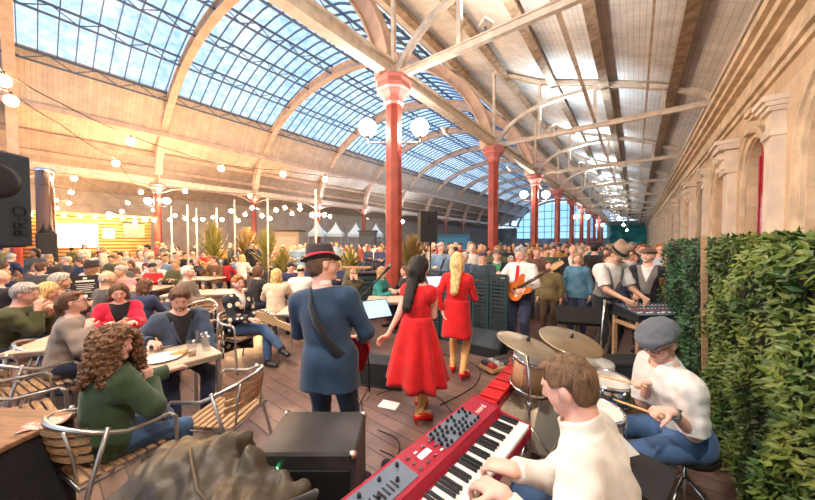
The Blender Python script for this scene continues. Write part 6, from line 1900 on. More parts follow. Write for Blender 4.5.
# ---- pedal board
p = pd(500, 4.15); root = empty('pedal_board', p, YAW + 0.5, 'wooden-edged effects pedal board with red and black pedals', 'pedal board')
b = MB(); b.rbox((0, 0, 0.05), (0.52, 0.26, 0.05), 0.006); b.build('board', m_maple, root)
cols = [(0.6, 0.05, 0.05), (0.75, 0.72, 0.7), (0.1, 0.1, 0.12), (0.5, 0.1, 0.08), (0.05, 0.05, 0.06), (0.6, 0.55, 0.5), (0.1, 0.1, 0.1), (0.08, 0.08, 0.1)]
for i in range(8):
    k = MB(); k.rbox((-0.19 + (i % 4) * 0.125, -0.06 + (i // 4) * 0.125, 0.10), (0.09, 0.105, 0.055), 0.006); e = k.build('effects_pedal', mat('pedal_%d' % i, cols[i], 0.4), root)
    k = MB(); k.lathe([(0.012, 0.125), (0.012, 0.14)], (-0.19 + (i % 4) * 0.125, -0.09 + (i // 4) * 0.125, 0), 8); k.build('foot_switch', m_chrome, e)
# ---- mixing desk on its table
mp = pd(655, 3.95); mrz = YAW + 0.05
root = empty('trestle_table', mp, mrz, 'wooden-legged table under the mixing desk', 'table')
b = MB(); b.rbox((0, 0, 0.80), (0.84, 0.5, 0.03), 0.005); b.build('tabletop', m_blackbox, root)
for sx in (-1, 1):
    for sy in (-1, 1):
        l = MB(); l.box((sx * 0.38, sy * 0.2, 0.39), (0.045, 0.045, 0.79)); l.build('leg', m_slat, root)
    l = MB(); l.box((sx * 0.38, 0, 0.70), (0.04, 0.4, 0.05)); l.build('rail', m_slat, root)
l = MB(); l.box((0, -0.2, 0.70), (0.76, 0.04, 0.05)); l.build('rail', m_slat, root)
root = empty('mixing_desk', (mp.x, mp.y, 0.815), mrz, 'mixing desk with rows of knobs and faders beside the hedge', 'mixing desk')
b = MB(); b.prism([(-0.22, 0), (0.22, 0), (0.22, 0.12), (-0.22, 0.05)], (-0.40, 0, 0), (0, 1, 0), (0, 0, 1), 0.80); b.build('desk_body', m_blackbox, root)
b = MB(); b.prism([(-0.21, 0.053), (0.21, 0.119), (0.21, 0.122), (-0.21, 0.056)], (-0.38, 0, 0), (0, 1, 0), (0, 0, 1), 0.76); b.build('desk_panel', m_npanel, root)
for i in range(14):
    for j in range(5):
        y = -0.06 + j * 0.055; z = 0.085 + 0.159 * y; k = MB(); k.lathe([(0.010, 0), (0.008, 0.018)], (-0.34 + i * 0.052, y, z), 6); k.build('knob', m_ivory if j % 2 else (m_blackmetal if j else m_redshoe), root)
    y = -0.15; k = MB(); k.rbox((-0.34 + i * 0.052, y + 0.02 * math.sin(i * 2), 0.085 + 0.159 * y + 0.012), (0.014, 0.03, 0.014), 0.002); k.build('fader', m_ivory, root)
for i in range(5):
    k = MB(); k.tube([(-0.3 + i * 0.15, 0.20, 0.12), (-0.28 + i * 0.15, 0.24, 0.18), (-0.25 + i * 0.15, 0.30, 0.05), (-0.25 + i * 0.15, 0.31, -0.3)], 0.006, 6); k.build('plug_cable', m_blackmetal, root)
p = pd(628, 3.15)
root = empty('amplifier', p, YAW, 'black amplifier box on the floor behind the drum kit', 'amplifier')
b = MB(); b.rbox((0, 0, 0.27), (0.5, 0.3, 0.54), 0.02); b.build('cabinet', m_blackbox, root); b = MB(); b.rbox((0, -0.152, 0.27), (0.44, 0.01, 0.46), 0.004); b.build('grille', m_grill, root)
root = empty('rolled_cloth', pd(640, 2.75), 0, 'brown cloth bundle lying behind the snare drum', 'cloth')
link_mesh('cloth_body', simple_sdf('cloth_body', [cap(A(-0.25, 0, 0.14), A(0.25, 0.05, 0.16), 0.14, 0.12, 0.05), ell(A(0, 0, 0.3), A(0.28, 0.16, 0.20)), ell(A(0.1, 0, 0.42), A(0.2, 0.14, 0.12)), halfspace(A(0, 0, 0.005), A(0, 0, -1))], 0.014, cloth('brown_cloth', (0.20, 0.11, 0.06)), (18, 0.012)), root)
root = empty('side_drum', pd(597, 2.72, 0), 0, 'white upturned drum lying beyond the snare', 'drum')
b = MB(); b.lathe([(0.15, 0.55), (0.155, 0.56), (0.155, 0.68), (0.15, 0.69), (0, 0.69)], n=24); b.build('shell', m_plate, root); b = MB(); b.tube([(0, 0, 0.0), (0, 0, 0.55)], 0.012, 6); b.lathe([(0.13, 0), (0.03, 0.03)], n=12); b.build('stand_leg', m_chrome, root)
# ---- cables
def cable(pts, label, r=0.005, grp='black cables trailing over the floor'):
    P_ = [onplane(px, py, 0.006) for px, py in pts]; out = []
    n = len(P_)
    for i in range(n - 1):
        p0, p1, p2, p3 = P_[max(i - 1, 0)], P_[i], P_[i + 1], P_[min(i + 2, n - 1)]
        for t in (0, 0.2, 0.4, 0.6, 0.8): out.append(0.5 * ((2 * p1) + (-p0 + p2) * t + (2 * p0 - 5 * p1 + 4 * p2 - p3) * t * t + (-p0 + 3 * p1 - 3 * p2 + p3) * t ** 3))
    out.append(P_[-1]); b = MB(); b.tube(out, r, 6); tag(b.build('cable', m_blackmetal), label, 'cable', grp)
cable([(376, 395), (400, 388), (430, 392), (450, 410), (452, 425), (430, 450)], 'black cable curving from the boom stand past the singer')
cable([(378, 430), (398, 440), (396, 460), (380, 470), (390, 490)], 'black cable coiling beside the gig bag'); cable([(380, 450), (400, 462), (398, 485), (376, 499)], 'second black cable looping beside the gig bag')
cable([(470, 362), (480, 370), (476, 384), (460, 395), (440, 405)], 'black cable running from the pedal board'); cable([(352, 385), (362, 405), (358, 420)], 'short black cable behind the amplifier')
cable([(540, 352), (556, 360), (600, 375), (640, 400)], 'black cable under the drum kit')
# ---- barrier panels
m_rattan = grid_mat('dark_teal_slats', (0.018, 0.045, 0.055), (0.005, 0.012, 0.015), 0.5, 0.06, 0.012, 0.6, 0.0, 0.8, (0.015, 0.04, 0.05), 'xz', 0.2)
bA, bB = cs(0.1, 5.75), cs(1.62, 4.72); n = 6
for i in range(n):
    a = bA + (bB - bA) * ((i + 0.03) / n); b_ = bA + (bB - bA) * ((i + 0.97) / n); m_ = (a + b_) / 2; w = (b_ - a).length
    root = empty('barrier_panel', m_, math.atan2((b_ - a).y, (b_ - a).x), 'dark teal slatted barrier panel ' + ('behind the dark-haired singer, furthest from the guitarist', 'behind the standing tablet', 'just behind the blonde singer', 'beside the blonde singer under the capped man', 'second before the white-shirted guitarist', 'nearest the white-shirted guitarist')[i], 'barrier', 'dark teal barrier panels')
    p = MB()
    for k in range(18): p.rbox((0, 0, 0.09 + k * 0.064), (w - 0.04, 0.03, 0.052), 0.006)
    p.build('slat_panel', m_rattan, root)
    f = MB(); f.box((0, 0, 1.25), (w, 0.05, 0.05)); f.box((0, 0, 0.04), (w, 0.05, 0.05))
    for s in (-1, 1): f.box((s * (w / 2 - 0.02), 0, 0.63), (0.04, 0.05, 1.25))
    f.build('panel_frame', mat('teal_frame', (0.018, 0.045, 0.055), 0.5), root)
# ---- hedge panels of artificial leaves
m_leaf = mat('hedge_leaf', (0.03, 0.085, 0.018), 0.38, var=0.0, vscale=4, col2=(0.17, 0.22, 0.035))
m_leafd = mat('hedge_leaf_dark', (0.015, 0.07, 0.035), 0.4, vscale=6, col2=(0.05, 0.14, 0.04))
m_mesh = mat('hedge_backing', (0.015, 0.022, 0.01), 0.9)
def leafy(rr, mb, p, nrm_, L, W, droop=0.5):
    n = Vector(nrm_).normalized()
    t = Vector((rr.uniform(-1, 1), rr.uniform(-1, 1), rr.uniform(-1.1, 0.5))); t = (t - n * t.dot(n) * 0.4 + n * 0.5).normalized()
    s = t.cross(n); s = s.normalized() if s.length > 1e-3 else Vector((1, 0, 0)); u = s.cross(t).normalized()
    a = p; m1 = p + t * L * 0.45 - u * 0.0; e = p + t * L - u * L * 0.22 * droop
    mb.add([a, m1 + s * W - u * W * 0.35, e, m1 - s * W - u * W * 0.35, m1 + u * W * 0.1], [(0, 1, 4), (1, 2, 4), (2, 3, 4), (3, 0, 4)], 0, True)
def hedge(a, b, h, thick, count, leafm, L, label, seed):
    a, b = Vector(a), Vector(b); d = (b - a); w = d.length; rz = math.atan2(d.y, d.x)
    root = empty('hedge', (a + b) / 2, rz, label, 'hedge')
    bk = MB(); bk.rbox((0, 0, h / 2), (w, thick, h - 0.04), 0.03); bk.build('backing', m_mesh, root)
    rr = random.Random(seed); mb = MB()
    for i in range(count):
        q = rr.random()
        if q < 0.80:       # the face towards the stage (local +Y is set by the direction a->b)
            x = rr.uniform(-w / 2, w / 2); z = rr.uniform(0.02, h)
            bul = 0.035 * math.sin(x * 9 + math.sin(z * 7)) + 0.03 * math.sin(z * 11 + x * 5)
            p = Vector((x, thick / 2 + 0.01 + bul + rr.uniform(-0.02, 0.05), z)); n = (0, 1, 0.35)
        elif q < 0.93: p = Vector((rr.uniform(-w / 2, w / 2), rr.uniform(-thick / 2, thick / 2), h + rr.uniform(-0.03, 0.07))); n = (0, 0.3, 1)
        else:
            sx = rr.choice((-1, 1)); p = Vector((sx * w / 2, rr.uniform(-thick / 2, thick / 2), rr.uniform(0.02, h))); n = (sx, 0, 0.2)
        leafy(rr, mb, p, n, L * rr.uniform(0.7, 1.25), L * 0.24)
    mb.build('foliage', leafm, root)
    return root
hedge((0.72, 1.35, 0), (0.74, 2.6, 0), 1.77, 0.20, 6500, m_leaf, 0.062, 'leafy green hedge panel nearest the camera beside the drummer', 1)
hedge((0.74, 2.62, 0), (0.72, 4.15, 0), 1.78, 0.20, 6000, m_leaf, 0.056, 'yellow-green hedge panel behind the drummer next to the wooden stake', 2)
hedge((0.66, 4.2, 0), (0.46, 5.6, 0), 1.76, 0.20, 4200, m_leafd, 0.055, 'darker green hedge panel at the far end beside the mixing desk', 3)
b = MB(); b.box((0, 0, 0.93), (0.045, 0.03, 1.86)); o = b.build('wooden_stake', m_slat, None, (0.585, 4.10, 0)); o.rotation_euler = (0.03, -0.03, 0); tag(o, 'slim wooden stake leaning between two hedge panels', 'stake')

# ---- timber bar hut
m_log = grid_mat('golden_timber', (0.70, 0.40, 0.15), (0.32, 0.16, 0.05), 9.0, 0.20, 0.012, 0.6, 0.5, 0.6, (0.62, 0.34, 0.12), 'yz', 0.2)
HX = -24.4; HY0, HY1 = -0.1, 4.9; HH = 3.2
root = empty('bar_hut', (HX - 1.2, (HY0 + HY1) / 2, 0), 0, 'golden timber bar hut with a lit serving hatch', 'hut')
w = HY1 - HY0
b = MB(); b.box((0, 0, HH / 2), (2.4, w, HH)); 
for k in range(16): b.tube([(1.22, -w / 2, 0.1 + k * 0.2), (1.22, w / 2, 0.1 + k * 0.2)], 0.10, 8)
b.build('log_wall', m_log, root)
b = MB(); b.box((0.2, 0, HH + 0.1), (3.2, w + 0.5, 0.16)); b.build('roof', m_log, root)
b = MB(); b.box((1.34, -w / 2 + 1.9, 2.15), (0.04, 1.5, 1.3)); b.build('lit_hatch', mat('lit_hatch', (1, 0.9, 0.7), 0.5, emit=(1.0, 0.86, 0.62), es=1.8), root)
b = MB(); b.box((1.34, -w / 2 + 3.1, 2.3), (0.02, 0.5, 0.6)); b.build('poster', m_paper, root)
b = MB(); b.box((1.34, -w / 2 + 4.2, 2.5), (0.03, 0.95, 0.85)); o = b.build('menu_sign', mat('red_menu', (0.55, 0.12, 0.08), 0.5, col2=(0.75, 0.5, 0.35), vscale=9), root); b = MB(); b.box((1.38, -w / 2 + 4.2, 2.98), (0.10, 1.05, 0.12)); b.build('sign_light', m_blackmetal, o)
bulb_m = mat('string_bulb_glow', (1, 0.8, 0.5), 0.4, emit=(1.0, 0.60, 0.26), es=BULB_E)
for k in range(9):
    b = MB(); b.ball((1.85, -w / 2 + 0.3 + k * 0.55, HH - 0.05), 0.055, 8); b.build('eaves_bulb', bulb_m, root)
root = empty('flue_pipe', onplane(57, 240, 0) * 0 + Vector((-20.9, 0.6, 0)), 0, 'shiny steel flue pipe rising by the bar hut', 'flue')
b = MB(); b.lathe([(0.28, 2.2), (0.28, 4.9), (0.31, 4.92), (0.31, 5.05), (0.29, 5.06)], n=20); b.build('pipe', m_chrome, root); b = MB(); b.rbox((0, 0, 1.1), (0.62, 0.62, 2.2), 0.05); b.build('oven_body', m_blackbox, root)

# ---- festoon lights: bulbs hung on sagging cables
m_wire = mat('festoon_cable', (0.03, 0.02, 0.02), 0.6)
def festoon(anchors, label, bulbs, w_light=True, group='festoon light strings'):
    pts = []
    A_ = [Vector(a) for a in anchors]
    for a, c in zip(A_[:-1], A_[1:]):
        n = 8; sag = (c - a).length * 0.02
        for k in range(n): t = k / n; p = a.lerp(c, t); pts.append(p - V3((0, 0, sag * 4 * t * (1 - t))))
    pts.append(A_[-1])
    root = empty('festoon_lights', A_[0], 0, label, 'string lights', None); O = A_[0]
    b = MB(); b.tube([p - O for p in pts], 0.009, 5); b.build('cable', m_wire, root)
    for i in bulbs:
        p = A_[i]
        s = MB(); s.lathe([(0.016, -0.07), (0.020, -0.06), (0.020, 0.0)], p - O, 8); so = s.build('bulb_socket', m_wire, root)
        g = MB(); g.ball(p - O + V3((0, 0, -0.13)), 0.08, 10); g.build('bulb', bulb_m, so)
def hz(px, py, z=4.0): d = (z + 0.0 - EYE) * FPX / (242 - py); return at(px, py, d) + V3((0, 0, 0.12))
festoon([hz(-20, 60), hz(3, 80), hz(60, 110), hz(131, 141), hz(180, 157), hz(221, 168), hz(283, 174), hz(325, 179), hz(349, 181)], 'festoon string from the near top edge across to the red column', [1, 3, 5, 6, 7])
festoon([hz(-25, 85), hz(11, 100), hz(60, 130), hz(116, 163), hz(141, 192), hz(185, 191, 4), hz(250, 196), hz(300, 205)], 'lower festoon string hanging over the pizza tables', [1, 3, 4, 5, 6, 7])
festoon([hz(20, 172), hz(74, 178), hz(100, 190), hz(128, 203), hz(153, 210)], 'short festoon string passing above the flue pipe', [1, 3, 4])
festoon([hz(40, 187), hz(71, 192), hz(69, 203), hz(56, 200), hz(57, 208)], 'festoon cluster wound around the flue pipe', [1, 2, 3, 4])
farb = [(109, 211), (114, 213), (122, 209), (135, 220), (144, 216), (154, 218), (170, 217), (175, 213), (185, 216), (195, 217), (203, 217), (213, 215), (222, 217), (231, 208), (238, 218), (245, 212), (252, 205), (262, 213), (270, 216), (276, 207), (285, 205), (292, 211), (300, 206), (318, 212), (330, 214)]
def fz(px, py, d): return at(px, py, d)
festoon([fz(px, py, 14.5 + (i % 3)) for i, (px, py) in enumerate(farb[:13])], 'far festoon string zigzagging over the seated crowd beside the hut', list(range(13)))
festoon([fz(px, py, 13 + (i % 3)) for i, (px, py) in enumerate(farb[13:])], 'far festoon string zigzagging over the seated crowd in mid hall', list(range(12)))
# thin white posts carrying them
for i, (px, pt, d) in enumerate(((188, 205, 13), (197, 208, 15), (217, 208, 14.5), (235, 200, 12), (268, 198, 11.5), (316, 190, 9.5), (172, 206, 15))):
    z = 1.8 + (242 - pt) / 295 * d; b = MB(); b.tube([(0, 0, 0), (0, 0, z)], 0.035, 8); p = pd(px, d); o = b.build('light_post', mat('white_post', (0.75, 0.70, 0.62), 0.5), None, p); tag(o, 'thin white post %s' % ('close to the far red column beside the hut', 'between the hut posts at the tall green plant', 'rising at the tall green plant', 'beside the wide feathery plant', 'standing behind the cream hooded woman', 'tallest white post nearest the blue-suited guitarist', 'standing at the corner of the timber hut')[i], 'post', 'festoon posts')

# ---- plants
m_frond = mat('palm_frond', (0.22, 0.24, 0.05), 0.55, col2=(0.40, 0.32, 0.10), vscale=5); m_dry = mat('dry_frond', (0.36, 0.24, 0.10), 0.6, col2=(0.20, 0.16, 0.05), vscale=5); m_pot = mat('dark_planter', (0.03, 0.04, 0.05), 0.6)
def palm(p, h, r, n, m, label, seed, potw=0.5):
    root = empty('potted_palm', p, 0, label, 'plant'); rr = random.Random(seed); mb = MB()
    b = MB(); b.box((0, 0, 0.3), (potw, potw, 0.6), taper=1.08); b.build('planter', m_pot, root)
    for i in range(n):
        a = rr.uniform(0, 2 * PI); el = rr.uniform(0.35, 1.45); L = r * rr.uniform(0.7, 1.1); z0 = 0.6 + rr.uniform(0, (h - 0.6) * 0.35)
        pts = []; sd = Vector((-math.sin(a), math.cos(a), 0))
        for k in range(7):
            t = k / 6; x = math.cos(el) * L * t; z = z0 + math.sin(el) * (h - z0) * t * 1.05 - 0.35 * L * t * t
            pts.append(Vector((math.cos(a) * x, math.sin(a) * x, z)))
        wd = [0.012, 0.03, 0.04, 0.038, 0.028, 0.016, 0.002]
        mb.sheet([[q - sd * w_, q + sd * w_] for q, w_ in zip(pts, wd)])
        mb.tube([pts[0], pts[3]], 0.006, 4)
    mb.build('fronds', m, root)
palm(pd(411, 8.3), 2.35, 1.0, 130, m_dry, 'spiky dry-tipped palm beside the red column and loudspeaker', 1, 0.45)
palm(pd(350, 9.6), 1.9, 0.8, 80, m_frond, 'yellow-green bushy plant between the tables and the red column', 2)
palm(pd(282, 9.4), 1.85, 0.8, 80, m_frond, 'bright green plant behind the cream hooded woman', 3)
palm(pd(213, 12.2), 2.9, 0.85, 130, m_frond, 'tall green bamboo-like plant in the seated crowd nearer the hut', 4)
palm(pd(247, 14.0), 2.8, 1.0, 150, m_dry, 'wide feathery plant in the middle of the seated crowd', 5); palm(pd(266, 12.0), 2.7, 0.9, 110, m_frond, 'arching plant beside the wide feathery one', 6)
b = MB()
# ---- market tents far away
m_tent = mat('pale_blue_tent', (0.60, 0.74, 0.82), 0.8)
for i, px in enumerate((318, 336, 356, 376)):
    p = pd(px, 27 + i); root = empty('market_tent', p, YAW, 'pale pointed market tent ' + ('nearest the hut', 'second from the hut', 'third from the hut', 'closest to the big red column')[i], 'tent', 'pale market tents')
    c = MB(); rows = []
    for t in (0, 0.25, 0.5, 0.75, 1.0):
        q = 0.66 * (1 - t) ** 1.5 + 0.02; rows.append([(sx * q, sy * q, 2.6 + 1.1 * t) for sx, sy in ((-1, -1), (1, -1), (1, 1), (-1, 1))])
    c.sheet([[(x, y, 2.3) for x, y, z in rows[0]]] + rows, closed=True, smooth=False); c.build('canopy', m_tent, root)
    for sx in (-1, 1):
        for sy in (-1, 1): l = MB(); l.tube([(sx * 0.64, sy * 0.64, 0), (sx * 0.64, sy * 0.64, 2.35)], 0.03, 5); l.build('leg', m_alu, root)
# far kiosks / dark shutters under the roof
for px, d, w_, h_, c_, l in ((451, 30, 3.6, 2.6, (0.02, 0.10, 0.16), 'dark blue shuttered kiosk behind the crowd beyond the loudspeaker'), (290, 23, 1.8, 2.6, (0.35, 0.28, 0.22), 'brown doorway kiosk with rounded top behind the festoon posts'), (368, 26, 1.4, 2.7, (0.05, 0.06, 0.08), 'dark narrow kiosk beside the red column')):
    p = pd(px, d); root = empty('kiosk', p, YAW, l, 'kiosk'); b = MB(); b.box((0, 0, h_ / 2), (w_, 1.2, h_)); b.build('kiosk_body', mat('kiosk_%d' % px, c_, 0.6), root)
    b = MB(); b.box((0, -0.62, h_ * 0.55), (w_ * 0.8, 0.04, h_ * 0.6)); b.build('shutter', grid_mat('shutter_%d' % px, tuple(x * 1.6 for x in c_), c_, 4, 0.12, 0.02, 0.5, 0.0, 0.5, None, 'xz'), root); b = MB(); b.box((0, 0, h_ + 0.05), (w_ + 0.2, 1.4, 0.12)); b.build('kiosk_roof', m_blackmetal, root)
# raised black bar counter with hi-top behind the couple
for px, d, w_, l in ((345, 8.6, 1.5, 'dark wooden high table with cups behind the covered-face child'), ):
    p = pd(px, d); root = empty('high_table', p, YAW, l, 'table'); b = MB(); b.rbox((0, 0, 1.05), (w_, 0.6, 0.04), 0.01); b.build('tabletop', m_brownwood, root)
    for sx in (-1, 1):
        for sy in (-1, 1): k = MB(); k.box((sx * (w_ / 2 - 0.08), sy * 0.25, 0.515), (0.06, 0.06, 1.03)); k.build('leg', m_blackmetal, root)
p = pd(372, 7.9); root = empty('planter_box', p, YAW, 'dark slatted planter box beside the red column', 'planter'); b = MB()
for k in range(7): b.rbox((0, 0, 0.08 + k * 0.13), (1.3, 0.45, 0.11), 0.01)
b.build('slats', m_rattan, root); b = MB(); b.box((0, 0, 0.98), (1.34, 0.49, 0.04)); b.build('rim', m_blackmetal, root)
# ================================================================== THE CROWD
PROTO = {}
def make_proto(key, seat, lean, pitch, yaw, hands, fem, curl=0.8, palms=(None, None), hdir=(None, None), fat=0.0):
    J = skeleton(h=1.62 if fem else 1.75, fem=fem, seat=seat, lean=lean, pitch=pitch, yaw=yaw, hands=hands, palms=palms, hdir=hdir, curl=curl)
    c = 0.016
    body = body_mesh(J, c, skin_mat('pink'), fine=True, fat=fat)
    top = top_mesh(J, 'top', c, c_grey, g=0.026, sleeve=1.9, hem=0.10, wr=(24, 0.004), fat=fat, bust=1 if fem else 0, skirt=0.12 if seat is None else 0)
    tr = trouser_mesh(J, 0.018, c_navy, fat=fat)
    hair = {k: simple_sdf('hair', hair_prims(J, k), 0.011, hair_mat('brown'), (80, 0.004)) for k in (('crop', 'bob', 'long') if fem else ('crop', 'short', 'bald'))}
    hats = {}
    for hk in ('brim', 'peak'):
        tmp = hat(J, hk, m_felt, None, None, 1.05); hats[hk] = tmp.data; bpy.data.objects.remove(tmp)
    PROTO[key] = dict(body=body, top=top, tr=tr, hair=hair, hats=hats, fem=fem, seat=seat)
tb = (A(0, 0, -1), A(0, 0, -1))
make_proto('sm0', 0.46, 14, 12, 10, (A(-0.14, 0.42, 0.84), A(0.14, 0.42, 0.84)), False, palms=tb)
make_proto('sm1', 0.46, 4, -4, -25, (A(-0.16, 0.30, 0.70), A(0.12, 0.30, 1.00)), False)
make_proto('sw0', 0.46, 10, 8, -15, (A(-0.10, 0.40, 0.82), A(0.10, 0.38, 0.84)), True, palms=tb)
make_proto('sw1', 0.46, 5, -2, 20, (A(-0.08, 0.28, 1.02), A(0.14, 0.38, 0.80)), True)
make_proto('tm0', None, 0, 4, 8, (None, None), False)
make_proto('tm1', None, 1, 2, -15, (A(-0.06, 0.28, 1.08), A(0.10, 0.30, 1.12)), False, curl=1.3, palms=(A(1, -1, 0), A(-1, -1, 0)), fat=0.03)
make_proto('tm2', None, 3, 8, 18, (A(-0.2, 0.05, 0.9), A(0.12, 0.30, 1.15)), False, curl=1.2, palms=(None, A(-1, 0, 0)))
make_proto('tw0', None, 0, 2, -8, (None, None), True)
make_proto('tw1', None, 1, 4, 14, (A(-0.05, 0.25, 1.02), A(0.06, 0.26, 1.05)), True, curl=1.2)
TOPC = [('black', (0.02, 0.02, 0.024), 9), ('navy blue', (0.03, 0.045, 0.11), 7), ('dark grey', (0.09, 0.09, 0.095), 5), ('brown', (0.16, 0.085, 0.05), 5), ('cream', (0.68, 0.56, 0.44), 5), ('white', (0.78, 0.74, 0.70), 5),
        ('red', (0.55, 0.03, 0.04), 4), ('olive green', (0.10, 0.11, 0.05), 4), ('light blue', (0.20, 0.33, 0.48), 4), ('mustard yellow', (0.42, 0.22, 0.03), 2), ('maroon', (0.22, 0.03, 0.04), 3), ('teal', (0.04, 0.20, 0.20), 2), ('pink', (0.65, 0.28, 0.30), 2), ('pale grey', (0.42, 0.41, 0.40), 3)]
TOPL = [t for t in TOPC for _ in range(t[2])]
HAIRL = ['brown'] * 8 + ['dark'] * 6 + ['grey'] * 4 + ['white'] * 1 + ['blonde'] * 4 + ['ginger'] * 2 + ['fair'] * 3
HNAME = {'brown': 'brown', 'dark': 'black', 'grey': 'grey', 'white': 'white', 'blonde': 'blonde', 'ginger': 'ginger', 'fair': 'light brown'}
TRL = [('navy', c_navy), ('black', c_black), ('denim', c_denim), ('brown', cloth('brown_trousers', (0.12, 0.07, 0.04)))]
cr = random.Random(21)
PLACED = [(o.location.x, o.location.y) for o in bpy.data.objects if o.type == 'EMPTY' and o.get('category') == 'person']
OBST = [(o.location.x, o.location.y, 0.85 if o.get('category') == 'plant' else 0.5) for o in bpy.data.objects if o.type == 'EMPTY' and o.get('category') in ('column', 'plant', 'planter', 'table', 'loudspeaker', 'stand', 'tent', 'kiosk')] + [(-20.9, 0.6, 1.0), (-20.0, 0.9, 0.8)]
CROWD = []; TABLES = []; CUPS = []
def put(keylist, p, rz, zone, mind=0.44, scale=None, force=False):
    x, y = p.x, p.y
    if not force:
        for (a, b) in PLACED:
            if (a - x) ** 2 + (b - y) ** 2 < mind * mind: return False
        for (a, b, r) in OBST:
            if (a - x) ** 2 + (b - y) ** 2 < r * r: return False
    for (a, b, rz_, hx, hy) in RECTS:
        dx, dy = x - a, y - b; u_ = dx * math.cos(rz_) + dy * math.sin(rz_); v_ = -dx * math.sin(rz_) + dy * math.cos(rz_)
        if abs(u_) < hx + 0.2 and abs(v_) < hy + 0.25: return False
    PLACED.append((x, y))
    key = cr.choice(keylist); P = PROTO[key]; s = scale or cr.uniform(0.95, 1.06)
    tc_ = cr.choice(TOPL); hc = cr.choice(HAIRL)
    if not P['fem'] and hc == 'blonde': hc = 'grey'
    hs = cr.choice(('bob', 'long', 'long', 'crop')) if P['fem'] else cr.choice(('crop', 'crop', 'short', 'short', 'bald'))
    hk = None
    if cr.random() < 0.10: hk = cr.choice(('brim', 'peak'))
    root = empty('person', (x, y, 0), rz, None, 'person'); root.scale = (s, s, s)
    def part(nm, me, m):
        o = link_mesh(nm, me, root); o.material_slots[0].link = 'OBJECT'; o.material_slots[0].material = m; return o
    part('body', P['body'], skin_mat(cr.choice(('fair', 'pink', 'pink', 'tan', 'brown') if cr.random() < 0.3 else ('fair', 'pink', 'tan'))))
    part('top', P['top'], cloth('crowd_' + tc_[0].replace(' ', '_'), tc_[1]))
    tn, tm = cr.choice(TRL); part('trousers', P['tr'], tm)
    part('hair', P['hair'][hs], hair_mat(hc))
    if hk: part('hat', P['hats'][hk], c_black if hk == 'peak' else cr.choice((m_felt, m_straw)))
    v = CAM_M.inverted() @ Vector((x, y, 1.4)); px = 407.5 + FPX * v.x / -v.z
    hd = {'crop': 'short', 'short': 'short', 'bald': 'receding', 'bob': 'chin-length', 'long': 'long'}[hs] + ' ' + HNAME[hc] + ' hair'
    if hk: hd = {'brim': 'a brimmed hat', 'peak': 'a peaked cap'}[hk]
    CROWD.append([root, zone, 'seated' if P['seat'] else 'standing', 'woman' if P['fem'] else 'man', tc_[0], hd, px, -v.z])
    return True
RECTS = [(T1.x, T1.y, math.atan2(TA.y, TA.x), 0.4, 0.38), (T2.x, T2.y, YAW + 0.35, 0.62, 0.35), (T3.x, T3.y, YAW + 0.1, 0.55, 0.35), (T4.x, T4.y, YAW + 0.05, 0.5, 0.3), (T5.x, T5.y, YAW + 0.2, 0.8, 0.38), (T6.x, T6.y, YAW + 0.2, 0.7, 0.35)]
SIT = ['sm0', 'sm1', 'sw0', 'sw1']; STA = ['tm0', 'tm1', 'tm2', 'tw0', 'tw1']
# picnic tables with people around
def pub_table(p, rz, l, label, near):
    root = empty('pub_table', p, rz, label, 'table', 'pale tables in the seated area')
    b = MB(); b.rbox((0, 0, 0.72), (l, 0.7, 0.035), 0.008); b.build('tabletop', m_tabletop, root)
    for sx in (-1, 1):
        for sy in (-1, 1): k = MB(); k.box((sx * 0.30, sy * 0.05, 0.35), (0.05, 0.05, 0.70)); k.build('leg', m_alu, root)
    return root
seats_t = []
rows_t = [(5.3, [-6.3, -4.4]), (7.0, [-8.6, -6.4, -4.2, -2.1]), (8.9, [-11.0, -8.7, -6.4, -4.2, -2.0]), (10.9, [-13.2, -10.9, -8.6, -6.3, -4.0]), (12.9, [-14.5, -12.1, -9.7, -7.4]), (14.8, [-15.5, -13.2, -10.9, -8.6])]
cupm = None
gi = 0
for ri, (d, xs) in enumerate(rows_t):
    for x in xs:
        d2 = d + cr.uniform(-0.25, 0.25); x2 = x + cr.uniform(-0.25, 0.25); rz = YAW + cr.uniform(-0.35, 0.35); c = cs(x2, d2)
        if d > 6 and any((a - c.x) ** 2 + (b - c.y) ** 2 < 1.0 for a, b, r in OBST): continue
        if d < 6 and False: continue
        if c.x < -23.5: continue
        busy = any((a - c.x) ** 2 + (b - c.y) ** 2 < 0.55 for a, b in PLACED) or any((a - c.x) ** 2 + (b - c.y) ** 2 < 1.1 for a, b, r in OBST)
        if not busy:
            tbl = pub_table(c, rz, 1.5, 'pale rectangular table', ri < 3); RECTS.append((c.x, c.y, rz, 0.75, 0.35)); TABLES.append(tbl)
            for k in range(3 if d < 12 else 0):
                q = c + Vector((math.cos(rz) * (-0.5 + 0.5 * k), math.sin(rz) * (-0.5 + 0.5 * k), 0.738)) + Vector((0, cr.uniform(-0.15, 0.15), 0))
                fq = cr.choice((0.0, 0.5, 1.0)); CUPS.append((pint(q, 'plastic pint cup', fq * 0.9, 'cups in the seated crowd', 0.16), tbl, k, fq))
        ux = Vector((math.cos(rz), math.sin(rz), 0)); uy = Vector((-ux.y, ux.x, 0))
        for sy in (-1, 1):
            for k in (-0.58, 0.0, 0.58):
                if cr.random() < 0.04: continue
                p = c + ux * (k + cr.uniform(-0.06, 0.06)) + uy * sy * 0.78
                put(SIT, p, math.atan2(-sy * uy.y, -sy * uy.x) - PI / 2 + cr.uniform(-0.2, 0.2), 'seated', 0.55)
